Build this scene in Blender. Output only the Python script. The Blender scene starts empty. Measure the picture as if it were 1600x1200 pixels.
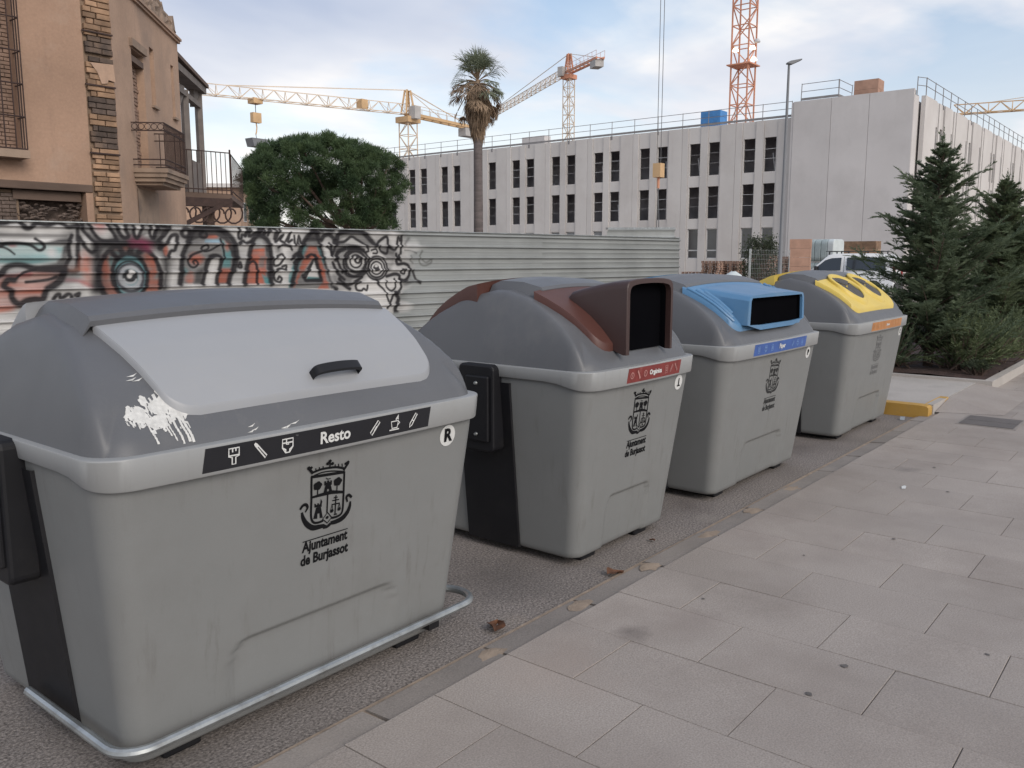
import bpy, bmesh, math, random
import numpy as np
from mathutils import Vector, Matrix
from mathutils.bvhtree import BVHTree
random.seed(7); rng = np.random.default_rng(11)
R = math.radians
scene = bpy.context.scene
col = scene.collection

# ------------------------------------------------------------------ camera
EYE = 1.65
YAW, PITCH, FPX = R(39.1), math.atan(197 / 1340.0), 1340.0
CF = np.array([math.cos(YAW) * math.cos(PITCH), math.sin(YAW) * math.cos(PITCH), -math.sin(PITCH)])
CR = np.array([math.sin(YAW), -math.cos(YAW), 0.0])
CU = np.cross(CR, CF)
HEAD = np.array([math.cos(YAW), math.sin(YAW), 0.0])
cam_data = bpy.data.cameras.new('camera')
cam = bpy.data.objects.new('camera', cam_data)
col.objects.link(cam)
cam.location = (0, 0, EYE)
cam.rotation_euler = Vector(CF).to_track_quat('-Z', 'Y').to_euler()
cam_data.sensor_width = 36.0
cam_data.lens = 36.0 * FPX / 1600.0
cam_data.clip_start = 0.05
cam_data.clip_end = 3000
scene.camera = cam

# ------------------------------------------------------------------ sky, sun, exposure
SUN_EL, SUN_AZ = R(30), R(-106)          # azimuth measured from +X, towards +Y
world = bpy.data.worlds.new('World'); scene.world = world; world.use_nodes = True
wn, wl = world.node_tree.nodes, world.node_tree.links
wn.clear()
def N(nodes, t, **kw):
    n = nodes.new(t)
    for k, v in kw.items(): setattr(n, k, v)
    return n
def wmath(op, a, b=None, clamp=False):
    n = N(wn, 'ShaderNodeMath', operation=op, use_clamp=clamp)
    for i, v in enumerate((a, b)):
        if v is None: continue
        if isinstance(v, (int, float)): n.inputs[i].default_value = v
        else: wl.new(v, n.inputs[i])
    return n.outputs[0]
def wramp(fac, stops):
    n = N(wn, 'ShaderNodeValToRGB')
    el = n.color_ramp.elements
    while len(el) < len(stops): el.new(0.5)
    for e, (p, c) in zip(el, stops):
        e.position = p; e.color = (*c, 1) if len(c) == 3 else c
    wl.new(fac, n.inputs[0]); return n
tc = N(wn, 'ShaderNodeTexCoord')
sky = N(wn, 'ShaderNodeTexSky', sky_type='NISHITA', sun_disc=False)
sky.sun_elevation = SUN_EL; sky.sun_rotation = R(90) - SUN_AZ
sky.air_density = 1.1; sky.dust_density = 1.2; sky.ozone_density = 1.6
sep = N(wn, 'ShaderNodeSeparateXYZ'); wl.new(tc.outputs['Generated'], sep.inputs[0])
zc = wmath('MAXIMUM', sep.outputs[2], 0.0)
den = wmath('ADD', zc, 0.16)
comb = N(wn, 'ShaderNodeCombineXYZ')
wl.new(wmath('DIVIDE', sep.outputs[0], den), comb.inputs[0])
wl.new(wmath('DIVIDE', sep.outputs[1], den), comb.inputs[1])
def wnoise(scale, detail, rough, dist, loc, rot=0.0, sc=(1, 1, 1)):
    mp = N(wn, 'ShaderNodeMapping'); mp.inputs['Location'].default_value = loc
    mp.inputs['Rotation'].default_value = (0, 0, rot); mp.inputs['Scale'].default_value = sc
    wl.new(comb.outputs[0], mp.inputs[0])
    n = N(wn, 'ShaderNodeTexNoise'); n.inputs['Scale'].default_value = scale
    n.inputs['Detail'].default_value = detail; n.inputs['Roughness'].default_value = rough
    n.inputs['Distortion'].default_value = dist
    wl.new(mp.outputs[0], n.inputs['Vector']); return n.outputs[0]
n1 = wnoise(0.95, 7, 0.52, 0.25, (3.1, 1.7, 0.0), R(20), (1.0, 1.25, 1))
n2 = wnoise(0.75, 5, 0.52, 0.3, (7.3, -2.2, 1.0), R(20), (1.0, 1.3, 1))
cover = wramp(n1, [(0.36, (0, 0, 0)), (0.56, (1, 1, 1))])
shade = wramp(n2, [(0.36, (0.40, 0.48, 0.66)), (0.50, (0.62, 0.67, 0.79)), (0.61, (1.0, 0.97, 0.95))])
hz = wramp(sep.outputs[2], [(0.0, (1, 1, 1)), (0.06, (0.95, 0.95, 0.95)), (0.30, (0, 0, 0))])
mixc = N(wn, 'ShaderNodeMix', data_type='RGBA')
wl.new(hz.outputs[0], mixc.inputs[0]); wl.new(shade.outputs[0], mixc.inputs[6])
mixc.inputs[7].default_value = (1.06, 1.03, 1.01, 1)
cov = wmath('MAXIMUM', cover.outputs[0], wmath('MULTIPLY', hz.outputs[0], 0.9))
bg1 = N(wn, 'ShaderNodeBackground'); bg1.inputs[1].default_value = 0.12
wl.new(sky.outputs[0], bg1.inputs[0])
bg2 = N(wn, 'ShaderNodeBackground'); bg2.inputs[1].default_value = 0.76
wl.new(mixc.outputs[2], bg2.inputs[0])
mixs = N(wn, 'ShaderNodeMixShader')
wl.new(wmath('ADD', wmath('MULTIPLY', cov, 0.82), 0.14), mixs.inputs[0])
wl.new(bg1.outputs[0], mixs.inputs[1]); wl.new(bg2.outputs[0], mixs.inputs[2])
wo = N(wn, 'ShaderNodeOutputWorld'); wl.new(mixs.outputs[0], wo.inputs[0])

sun_data = bpy.data.lights.new('sun', 'SUN')
sun_data.energy = 1.4; sun_data.angle = R(32); sun_data.color = (1.0, 0.93, 0.85)
sun = bpy.data.objects.new('sun', sun_data); col.objects.link(sun)
sd = Vector((math.cos(SUN_EL) * math.cos(SUN_AZ), math.cos(SUN_EL) * math.sin(SUN_AZ), math.sin(SUN_EL)))
sun.rotation_euler = sd.to_track_quat('Z', 'Y').to_euler()
sun.location = (0, -5, 30)
vs = scene.view_settings
vs.view_transform = 'Standard'; vs.look = 'None'; vs.exposure = 0.46; vs.gamma = 1.0
vs.use_curve_mapping = False

# ------------------------------------------------------------------ helpers
def at(px, py, depth):
    """world point seen at photo pixel (1600 x 1200) at a given distance along the camera heading"""
    d = CF * FPX + CR * (px - 800.0) - CU * (py - 600.0)
    return np.array([0, 0, EYE]) + d * depth / (d @ HEAD)

class MB:
    """collects shapes into one mesh"""
    def __init__(s): s.v = []; s.f = []
    def add(s, vs, fs):
        o = len(s.v); s.v.extend([tuple(map(float, p)) for p in vs])
        s.f.extend([tuple(i + o for i in f) for f in fs]); return s
    def box(s, lo, hi, M=None):
        x0, y0, z0 = lo; x1, y1, z1 = hi
        p = [(x0, y0, z0), (x1, y0, z0), (x1, y1, z0), (x0, y1, z0), (x0, y0, z1), (x1, y0, z1), (x1, y1, z1), (x0, y1, z1)]
        if M is not None: p = [M @ Vector(q) for q in p]
        return s.add(p, [(3, 2, 1, 0), (4, 5, 6, 7), (0, 1, 5, 4), (1, 2, 6, 5), (2, 3, 7, 6), (3, 0, 4, 7)])
    def bar(s, a, b, w, h=None, up=(0, 0, 1)):
        a, b = Vector(a), Vector(b); h = h or w; d = (b - a)
        if d.length < 1e-6: return s
        d.normalize(); up = Vector(up)
        if abs(d.dot(up)) > 0.99: up = Vector((1, 0, 0))
        r = d.cross(up).normalized(); u = r.cross(d)
        p = []
        for q in (a, b):
            for i, j in ((-1, -1), (1, -1), (1, 1), (-1, 1)): p.append(q + r * (i * w / 2) + u * (j * h / 2))
        return s.add(p, [(3, 2, 1, 0), (4, 5, 6, 7), (0, 1, 5, 4), (1, 2, 6, 5), (2, 3, 7, 6), (3, 0, 4, 7)])
    def tube(s, pts, r, n=8, cap=True, closed=False):
        pts = [Vector(p) for p in pts]; m = len(pts)
        rr = r if isinstance(r, (list, tuple)) else [r] * m
        t0 = (pts[1] - pts[0]).normalized()
        up = Vector((0, 0, 1)) if abs(t0.z) < 0.9 else Vector((1, 0, 0))
        nrm = t0.cross(up).normalized(); vs = []
        for i in range(m):
            if closed: t = (pts[(i + 1) % m] - pts[i - 1]).normalized()
            else: t = (pts[min(i + 1, m - 1)] - pts[max(i - 1, 0)]).normalized()
            nrm = (nrm - t * nrm.dot(t)).normalized(); b = t.cross(nrm)
            for k in range(n):
                a = 2 * math.pi * k / n
                vs.append(pts[i] + (nrm * math.cos(a) + b * math.sin(a)) * rr[i])
        fs = []
        for i in range(m if closed else m - 1):
            j = (i + 1) % m
            for k in range(n):
                l = (k + 1) % n; fs.append((i * n + k, i * n + l, j * n + l, j * n + k))
        if cap and not closed:
            fs.append(tuple(range(n - 1, -1, -1))); fs.append(tuple(range((m - 1) * n, m * n)))
        return s.add(vs, fs)
    def grid(s, P, flip=False, wrap=False):
        """P[i][j] points"""
        a = len(P); b = len(P[0]); fs = []
        for i in range(a - 1):
            for j in range(b if wrap else b - 1):
                k = (j + 1) % b
                q = (i * b + j, i * b + k, (i + 1) * b + k, (i + 1) * b + j)
                fs.append(q[::-1] if flip else q)
        return s.add([p for row in P for p in row], fs)
    def poly(s, pts): return s.add(pts, [tuple(range(len(pts)))])
    def prism(s, pts, axis, t0, t1):
        """extrude a 2-D outline; axis = 'x','y','z'"""
        def mk(p, t):
            return {'x': (t, p[0], p[1]), 'y': (p[0], t, p[1]), 'z': (p[0], p[1], t)}[axis]
        n = len(pts); vs = [mk(p, t0) for p in pts] + [mk(p, t1) for p in pts]
        fs = [tuple(range(n - 1, -1, -1)), tuple(range(n, 2 * n))]
        for i in range(n): fs.append((i, (i + 1) % n, n + (i + 1) % n, n + i))
        return s.add(vs, fs)
    def lathe(s, prof, c, n=20, axis='z'):
        P = []
        for r, h in prof:
            row = []
            for k in range(n):
                a = 2 * math.pi * k / n; x, y = r * math.cos(a), r * math.sin(a)
                q = {'z': (x, y, h), 'y': (x, h, y), 'x': (h, x, y)}[axis]
                row.append((c[0] + q[0], c[1] + q[1], c[2] + q[2]))
            P.append(row)
        return s.grid(P, wrap=True)
    def build(s, name, mat, parent=None, smooth=False, angle=35, loc=None):
        me = bpy.data.meshes.new(name)
        me.from_pydata(s.v, [], s.f); me.update()
        bm = bmesh.new(); bm.from_mesh(me)
        bmesh.ops.recalc_face_normals(bm, faces=bm.faces)
        bm.to_mesh(me); bm.free()
        return mesh_obj(name, me, mat, parent, smooth, angle)
    def raw(s, name, mat, parent=None, smooth=False, angle=35):
        me = bpy.data.meshes.new(name)
        me.from_pydata(s.v, [], s.f); me.update()
        return mesh_obj(name, me, mat, parent, smooth, angle)

def mesh_obj(name, me, mat, parent=None, smooth=False, angle=35):
    o = bpy.data.objects.new(name, me); col.objects.link(o)
    if mat is not None: me.materials.append(mat)
    if smooth:
        me.polygons.foreach_set('use_smooth', [True] * len(me.polygons))
        me.set_sharp_from_angle(angle=R(angle))
    if parent is not None: o.parent = parent
    return o
def tag(o, label=None, cat=None, group=None, kind=None):
    if label: o['label'] = label
    if cat: o['category'] = cat
    if group: o['group'] = group
    if kind: o['kind'] = kind
    return o
def thing(name, label, cat, loc=(0, 0, 0), rz=0.0, group=None):
    o = bpy.data.objects.new(name, None); col.objects.link(o)
    o.location = loc; o.rotation_euler = (0, 0, rz); o.empty_display_size = 0.2
    return tag(o, label, cat, group)
def copy_tree(o, parent=None):
    c = o.copy(); col.objects.link(c); c.parent = parent
    for ch in list(o.children): copy_tree(ch, c)
    return c
def bevel(o, w=0.01, seg=2):
    m = o.modifiers.new('bevel', 'BEVEL'); m.width = w; m.segments = seg; m.limit_method = 'ANGLE'; m.angle_limit = R(40)
    return o

# ------------------------------------------------------------------ materials
def pmat(name, c, rough=0.6, var=0.12, scale=3.0, metal=0.0, bump=0.0, bscale=60.0, fine=0.0, fscale=120.0,
         dirt=None, dscale=1.5, dlo=0.52, dhi=0.75, obj_var=0.0, spec=0.5, stretch=(1, 1, 1), dfac=0.7,
         world=False, streak=None, stains=()):
    m = bpy.data.materials.new(name); m.use_nodes = True
    nd, lk = m.node_tree.nodes, m.node_tree.links
    b = nd['Principled BSDF']
    b.inputs['Roughness'].default_value = rough; b.inputs['Metallic'].default_value = metal
    b.inputs['Specular IOR Level'].default_value = spec
    t = nd.new('ShaderNodeTexCoord'); mp = nd.new('ShaderNodeMapping')
    mp.inputs['Scale'].default_value = stretch
    if world:
        geo = nd.new('ShaderNodeNewGeometry'); src = geo.outputs['Position']
    else: src = t.outputs['Object']
    lk.new(src, mp.inputs[0])
    def noise(sc, det=4, ro=0.55):
        n = nd.new('ShaderNodeTexNoise'); n.inputs['Scale'].default_value = sc
        n.inputs['Detail'].default_value = det; n.inputs['Roughness'].default_value = ro
        lk.new(mp.outputs[0], n.inputs['Vector']); return n.outputs[0]
    def mix(f, a, bb, fac=None):
        x = nd.new('ShaderNodeMix'); x.data_type = 'RGBA'
        if fac is not None: x.inputs[0].default_value = fac
        else: lk.new(f, x.inputs[0])
        for i, v in ((6, a), (7, bb)):
            if isinstance(v, tuple): x.inputs[i].default_value = (*v[:3], 1)
            else: lk.new(v, x.inputs[i])
        return x.outputs[2]
    def rampf(src, lo, hi):
        r = nd.new('ShaderNodeMapRange'); r.inputs[1].default_value = lo; r.inputs[2].default_value = hi
        lk.new(src, r.inputs[0]); return r.outputs[0]
    lo = tuple(x * (1 - var) for x in c); hi = tuple(min(1, x * (1 + var)) for x in c)
    cur = mix(rampf(noise(scale), 0.3, 0.7), lo, hi)
    if fine:
        f = rampf(noise(fscale, 2, 0.6), 0.3, 0.7)
        mm = nd.new('ShaderNodeMix'); mm.data_type = 'RGBA'; mm.blend_type = 'MULTIPLY'; mm.inputs[0].default_value = 1
        lk.new(cur, mm.inputs[6])
        lk.new(mix(f, (1 - fine,) * 3, (1 + fine,) * 3), mm.inputs[7]); cur = mm.outputs[2]
    if dirt:
        d = rampf(noise(dscale, 6, 0.62), dlo, dhi)
        mu = nd.new('ShaderNodeMath'); mu.operation = 'MULTIPLY'; mu.inputs[1].default_value = dfac; lk.new(d, mu.inputs[0])
        cur = mix(mu.outputs[0], cur, tuple(dirt))
    if streak:                              # (colour, strength, scale): runs and drip marks
        sm = nd.new('ShaderNodeMapping'); sm.inputs['Scale'].default_value = (1, 1, 0.07); lk.new(src, sm.inputs[0])
        sn = nd.new('ShaderNodeTexNoise'); sn.inputs['Scale'].default_value = streak[2]; sn.inputs['Detail'].default_value = 7; sn.inputs['Roughness'].default_value = 0.7
        lk.new(sm.outputs[0], sn.inputs['Vector'])
        a1 = rampf(sn.outputs[0], 0.54, 0.74); a2 = rampf(noise(1.7, 5, 0.6), 0.42, 0.66)
        m1 = nd.new('ShaderNodeMath'); m1.operation = 'MULTIPLY'; lk.new(a1, m1.inputs[0]); lk.new(a2, m1.inputs[1])
        m2 = nd.new('ShaderNodeMath'); m2.operation = 'MULTIPLY'; m2.inputs[1].default_value = streak[1]; lk.new(m1.outputs[0], m2.inputs[0]); m2.use_clamp = True
        cur = mix(m2.outputs[0], cur, tuple(streak[0]))
    for (sx_, sy_, sr, sc_col, sf) in stains:   # spills of their own shape on the ground
        dv_ = nd.new('ShaderNodeVectorMath'); dv_.operation = 'DISTANCE'; dv_.inputs[1].default_value = (sx_, sy_, 0.04); lk.new(src, dv_.inputs[0])
        ad = nd.new('ShaderNodeMath'); ad.operation = 'MULTIPLY_ADD'; ad.inputs[1].default_value = sr * 2.2; lk.new(noise(9.0 / (sr * 10 + 0.5), 6, 0.65), ad.inputs[0]); lk.new(dv_.outputs['Value'], ad.inputs[2])
        f_ = rampf(ad.outputs[0], sr * 2.1, sr * 1.15); m2 = nd.new('ShaderNodeMath'); m2.operation = 'MULTIPLY'; m2.inputs[1].default_value = sf; m2.use_clamp = True; lk.new(f_, m2.inputs[0])
        cur = mix(m2.outputs[0], cur, tuple(sc_col))
    if obj_var:
        oi = nd.new('ShaderNodeObjectInfo')
        mr = nd.new('ShaderNodeMapRange'); mr.inputs[3].default_value = 1 - obj_var; mr.inputs[4].default_value = 1 + obj_var
        lk.new(oi.outputs['Random'], mr.inputs[0])
        mm = nd.new('ShaderNodeVectorMath'); mm.operation = 'SCALE'
        lk.new(cur, mm.inputs[0]); lk.new(mr.outputs[0], mm.inputs['Scale']); cur = mm.outputs[0]
    lk.new(cur, b.inputs['Base Color'])
    rn = nd.new('ShaderNodeMapRange'); rn.inputs[3].default_value = max(0.02, rough - 0.08); rn.inputs[4].default_value = min(1, rough + 0.08)
    lk.new(noise(scale * 2.7), rn.inputs[0]); lk.new(rn.outputs[0], b.inputs['Roughness'])
    if bump:
        bp = nd.new('ShaderNodeBump'); bp.inputs['Strength'].default_value = bump; bp.inputs['Distance'].default_value = 0.01
        lk.new(noise(bscale, 5, 0.6), bp.inputs['Height']); lk.new(bp.outputs[0], b.inputs['Normal'])
    return m

M = {}
M['bin_body'] = pmat('bin_body_plastic', (0.200, 0.203, 0.198), 0.46, 0.05, 2.0, bump=0.06, bscale=400, dirt=(0.155, 0.15, 0.14), dscale=2.2, dlo=0.5, dhi=0.8, dfac=0.45, fine=0.03, fscale=300, streak=((0.11, 0.10, 0.09), 0.75, 26))
M['bin_rim'] = pmat('bin_rim_plastic', (0.285, 0.288, 0.285), 0.42, 0.05, 2.0, streak=((0.16, 0.15, 0.135), 0.5, 40), bump=0.04, bscale=300, dirt=(0.2, 0.19, 0.17), dscale=4, dlo=0.58, dhi=0.85, dfac=0.4)
M['bin_hood'] = pmat('bin_hood_plastic', (0.100, 0.102, 0.108), 0.46, 0.06, 2.0, fine=0.04, fscale=300, streak=((0.16, 0.155, 0.15), 0.4, 30), bump=0.06, bscale=350, dirt=(0.2, 0.19, 0.18), dscale=3, dlo=0.58, dhi=0.85, dfac=0.35)
M['lid_grey'] = pmat('lid_light_grey', (0.295, 0.30, 0.31), 0.42, 0.04, 1.6, streak=((0.33, 0.32, 0.30), 0.5, 30), bump=0.04, bscale=300, dirt=(0.3, 0.29, 0.27), dscale=3, dlo=0.55, dhi=0.85, dfac=0.3)
M['lid_brown'] = pmat('lid_brown', (0.085, 0.032, 0.024), 0.5, 0.1, 2.0, bump=0.05, bscale=300, dirt=(0.16, 0.09, 0.07), dscale=3, dlo=0.55, dhi=0.85, dfac=0.4)
M['box_brown'] = pmat('hatch_brown', (0.048, 0.024, 0.021), 0.48, 0.1, 2.0, bump=0.05, bscale=300, dirt=(0.08, 0.06, 0.055), dscale=3, dlo=0.55, dhi=0.85, dfac=0.4)
M['lid_blue'] = pmat('lid_blue', (0.085, 0.205, 0.36), 0.42, 0.08, 2.0, bump=0.04, bscale=300, dirt=(0.25, 0.33, 0.40), dscale=3, dlo=0.52, dhi=0.85, dfac=0.5)
M['lid_yellow'] = pmat('lid_yellow', (0.64, 0.47, 0.095), 0.45, 0.07, 2.0, bump=0.04, bscale=300, dirt=(0.45, 0.36, 0.15), dscale=3, dlo=0.52, dhi=0.85, dfac=0.5)
M['black_plastic'] = pmat('black_plastic', (0.010, 0.010, 0.012), 0.5, 0.2, 3.0, spec=0.3, dirt=(0.028, 0.026, 0.025), dscale=4, dlo=0.55, dhi=0.8, dfac=0.6)
M['rubber'] = pmat('grey_rubber', (0.075, 0.07, 0.065), 0.75, 0.15, 5.0)
M['inside_shade'] = pmat('painted_inside_shade', (0.004, 0.004, 0.005), 0.95, 0.1, 3.0, spec=0.0)  # near-black colour standing in for the shade inside the bin openings
M['galv'] = pmat('galvanised_steel', (0.42, 0.44, 0.44), 0.42, 0.2, 9.0, metal=0.85, dirt=(0.2, 0.19, 0.18), dscale=12, dlo=0.5, dhi=0.7, dfac=0.6)
M['ink'] = pmat('black_print', (0.008, 0.008, 0.009), 0.7, 0.1, 20, spec=0.1)
M['ink_worn'] = pmat('worn_print', (0.04, 0.04, 0.04), 0.7, 0.3, 60, spec=0.1)
M['ink_faded'] = pmat('faded_print', (0.14, 0.14, 0.138), 0.6, 0.15, 60)
M['label_black'] = pmat('label_black', (0.010, 0.010, 0.013), 0.5, 0.1, 20, dirt=(0.3, 0.3, 0.3), dscale=38, dlo=0.7, dhi=0.74, dfac=0.5)
M['label_red'] = pmat('label_red', (0.19, 0.03, 0.026), 0.45, 0.15, 20, dirt=(0.3, 0.15, 0.13), dscale=25, dlo=0.6, dhi=0.8)
M['label_blue'] = pmat('label_blue', (0.045, 0.105, 0.33), 0.45, 0.15, 10, dirt=(0.12, 0.25, 0.5), dscale=10, dlo=0.6, dhi=0.8)
M['label_orange'] = pmat('label_orange', (0.47, 0.20, 0.065), 0.45, 0.15, 10, dirt=(0.5, 0.36, 0.25), dscale=20, dlo=0.55, dhi=0.8)
M['white_print'] = pmat('white_print', (0.62, 0.62, 0.6), 0.5, 0.05, 10)
M['pale_red_print'] = pmat('pale_print_on_red', (0.42, 0.2, 0.18), 0.5, 0.1, 20)
M['pale_blue_print'] = pmat('pale_print_on_blue', (0.2, 0.33, 0.6), 0.5, 0.1, 20)
M['pale_orange_print'] = pmat('pale_print_on_orange', (0.52, 0.3, 0.15), 0.5, 0.1, 20)
M['white_paint'] = pmat('dried_white_paint', (0.60, 0.59, 0.56), 0.7, 0.15, 60, bump=0.4, bscale=200)
M['white_knob'] = pmat('white_plastic', (0.65, 0.65, 0.62), 0.4, 0.05, 10)
M['sheet'] = None
# ================================================================== GROUND
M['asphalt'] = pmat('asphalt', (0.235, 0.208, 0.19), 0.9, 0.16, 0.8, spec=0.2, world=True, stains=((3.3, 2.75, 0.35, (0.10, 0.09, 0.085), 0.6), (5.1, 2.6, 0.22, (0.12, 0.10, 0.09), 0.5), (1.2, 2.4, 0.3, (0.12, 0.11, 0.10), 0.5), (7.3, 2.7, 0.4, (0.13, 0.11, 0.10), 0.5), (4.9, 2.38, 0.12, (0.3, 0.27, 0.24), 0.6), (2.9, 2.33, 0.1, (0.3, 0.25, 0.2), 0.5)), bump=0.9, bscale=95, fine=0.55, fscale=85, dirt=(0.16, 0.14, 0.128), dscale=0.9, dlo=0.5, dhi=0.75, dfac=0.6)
M['paving'] = pmat('paving_slab', (0.34, 0.30, 0.27), 0.82, 0.12, 0.7, spec=0.25, world=True, stains=((3.08, 1.83, 0.10, (0.14, 0.12, 0.11), 0.75), (3.3, 1.72, 0.2, (0.24, 0.2, 0.18), 0.5), (4.6, 1.95, 0.25, (0.25, 0.21, 0.19), 0.5), (2.6, 1.9, 0.3, (0.36, 0.29, 0.25), 0.4), (6.9, 1.7, 0.12, (0.17, 0.15, 0.14), 0.7), (7.6, 1.5, 0.3, (0.27, 0.24, 0.22), 0.5), (5.6, 1.2, 0.35, (0.27, 0.24, 0.22), 0.4), (3.4, 0.6, 0.3, (0.28, 0.25, 0.23), 0.4)), bump=0.3, bscale=220, fine=0.22, fscale=150, dirt=(0.23, 0.195, 0.172), dscale=1.1, dlo=0.45, dhi=0.74, dfac=0.75, obj_var=0.05)
M['joint'] = pmat('paving_joint', (0.12, 0.105, 0.095), 0.9, 0.45, 3, fine=0.3, fscale=80, dirt=(0.27, 0.24, 0.215), dscale=1.6, dlo=0.46, dhi=0.58, dfac=0.8)
M['kerb'] = pmat('kerb_stone', (0.245, 0.218, 0.197), 0.8, 0.14, 2.5, bump=0.3, bscale=150, fine=0.15, fscale=120, dirt=(0.28, 0.245, 0.215), dscale=2.2, dlo=0.5, dhi=0.7, dfac=0.6, obj_var=0.08, world=True)
M['mortar'] = pmat('kerb_mortar', (0.30, 0.235, 0.18), 0.9, 0.2, 14, bump=0.5, bscale=90)
M['yellow_kerb'] = pmat('yellow_kerb_paint', (0.47, 0.27, 0.055), 0.7, 0.15, 5, bump=0.3, bscale=120, dirt=(0.2, 0.15, 0.09), dscale=5, dlo=0.52, dhi=0.75)
M['concrete_pad'] = pmat('concrete_pad', (0.42, 0.385, 0.35), 0.85, 0.1, 1.2, bump=0.3, bscale=120, fine=0.12, fscale=100, dirt=(0.24, 0.22, 0.2), dscale=1.2)
M['soil'] = pmat('planter_soil', (0.055, 0.032, 0.026), 0.95, 0.35, 6, bump=1.0, bscale=40, fine=0.4, fscale=60)
M['earth'] = pmat('site_earth', (0.24, 0.2, 0.165), 0.95, 0.2, 0.2, bump=0.6, bscale=20)
M['iron_cover'] = pmat('cast_iron_cover', (0.12, 0.105, 0.098), 0.7, 0.15, 6, bump=0.6, bscale=90)
M['gum'] = pmat('old_gum', (0.10, 0.09, 0.085), 0.8, 0.2, 20)
M['leaf_dry'] = pmat('dry_leaf', (0.11, 0.045, 0.02), 0.8, 0.4, 30)
M['stain'] = pmat('oil_stain', (0.17, 0.155, 0.145), 0.75, 0.2, 8)

def sheet(name, pts, z, mat, kind='structure', parent=None):
    return tag(MB().poly([(x, y, z) for x, y in pts]).raw(name, mat, parent), kind=kind)
sheet('ground', [(-400, -400), (900, -400), (900, 900), (-400, 900)], 0.0, M['asphalt'])
sheet('site_ground', [(30, 5.5), (150, 5.5), (150, 130), (30, 130)], 0.006, M['earth'])
KX0, ROW, SLAB, EDGE = 2.14, 0.4283, 0.64, 2.115
pav = sheet('pavement', [(-6, -14), (60, -14), (60, EDGE - 0.004), (-6, EDGE - 0.004)], 0.0355, M['joint'])
def slab_mesh(lx, ly):
    g, c, z1, z0 = 0.0020, 0.0011, 0.040, 0.012
    m = MB()
    o = [(g, g), (lx - g, g), (lx - g, ly - g), (g, ly - g)]
    i = [(g + c, g + c), (lx - g - c, g + c), (lx - g - c, ly - g - c), (g + c, ly - g - c)]
    m.add([(x, y, z0) for x, y in o] + [(x, y, z1 - c) for x, y in o] + [(x, y, z1) for x, y in i],
          [(0, 1, 5, 4), (1, 2, 6, 5), (2, 3, 7, 6), (3, 0, 4, 7), (4, 5, 9, 8), (5, 6, 10, 9), (6, 7, 11, 10), (7, 4, 8, 11), (8, 9, 10, 11)])
    me = bpy.data.meshes.new('slab'); me.from_pydata(m.v, [], m.f); me.update(); me.materials.append(M['paving'])
    return me
full, half = slab_mesh(ROW, SLAB), slab_mesh(ROW, EDGE - 1.784)
for k in range(-5, 29):
    x = KX0 + ROW * k
    ys = []
    if k % 2 == 0: y = EDGE - 0.002
    else:
        ys.append((EDGE - (EDGE - 1.784), half)); y = 1.784
    ymin = max(-1.6, 0.1 * x - 1.2)
    while y - SLAB > ymin: ys.append((y - SLAB, full)); y -= SLAB
    for yy, me in ys:
        o = bpy.data.objects.new('paving_slab', me); col.objects.link(o); o.parent = pav
        o.location = (x, yy, rng.normal(0, 0.0006))
        o.rotation_euler = (rng.normal(0, 0.0012), rng.normal(0, 0.0012), 0)
# far pavement beyond the slabs one can tell apart
sheet('pavement_far', [(KX0 + ROW * 29, -14), (60, -14), (60, EDGE), (KX0 + ROW * 29, EDGE)], 0.0385, M['paving'])
# kerb stones
kerb = tag(MB().box((-5, EDGE + 0.002, -0.05), (9.5, EDGE + 0.17, 0.010)).build('kerb', M['mortar']), kind='structure')
ks = MB()
pr = [(0.004, 0.0), (0.150, 0.0), (0.150, 0.009), (0.135, 0.019), (0.010, 0.026), (0.004, 0.022)]
ks.prism(pr, 'x', 0.008, 0.648)
ks_o = ks.build('kerb_stone', M['kerb'], kerb); ksm = ks_o.data
for i in range(-6, 11):
    o = ks_o if i == -6 else ks_o.copy()
    if i != -6: col.objects.link(o); o.parent = kerb
    o.location = (2.585 + 0.66 * i, EDGE + 0.004, rng.normal(0, 0.0015)); o.rotation_euler = (rng.normal(0, 0.02), rng.normal(0, 0.002), 0)
# crumbled mortar at the joints of the kerb
for i, x in enumerate((1.27, 2.55, 3.19, 3.88, 4.55, 5.18, 5.86)):
    m = MB(); n = 12; pts = []
    for k in range(n):
        a = 2 * math.pi * k / n; r = 0.075 * (0.6 + 0.6 * rng.random())
        pts.append((x + 1.25 * r * math.cos(a), EDGE + 0.075 + 0.7 * r * math.sin(a)))
    m.add([(px, py, 0.024) for px, py in pts] + [(x, EDGE + 0.075, 0.031)], [(k, (k + 1) % n, n) for k in range(n)])
    m.build('mortar_patch', M['mortar'], kerb, smooth=True)
# raised concrete pad with a yellow painted kerb, ramping into the pavement
pad = tag(MB().box((9.66, 2.16, -0.05), (11.72, 5.2, 0.128)).build('concrete_pad', M['concrete_pad']), kind='structure')
rm = MB().add([(9.72, 2.155, 0.042), (10.35, 2.155, 0.124), (11.72, 2.155, 0.124), (11.72, 1.55, 0.043), (9.95, 1.55, 0.0425)], [(0, 1, 4), (1, 2, 3, 4)])
tag(rm.build('pavement_ramp', M['paving']), kind='structure')
yk = MB(); yk.prism([(2.17, 0.0), (5.2, 0.0), (5.2, 0.131), (2.26, 0.131), (2.19, 0.125), (2.17, 0.11)], 'x', 9.50, 9.655)
yk.add([(9.655, 2.17, 0.02), (10.3, 2.135, 0.05), (9.655, 2.17, 0.11), (10.3, 2.16, 0.132), (9.655, 2.24, 0.1315), (10.3, 2.24, 0.1315)], [(0, 1, 3, 2), (2, 3, 5, 4)])
yo = yk.build('painted_kerb', M['yellow_kerb']); tag(yo, 'yellow painted kerb at the raised pad behind the yellow lidded bin', 'kerb')
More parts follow.
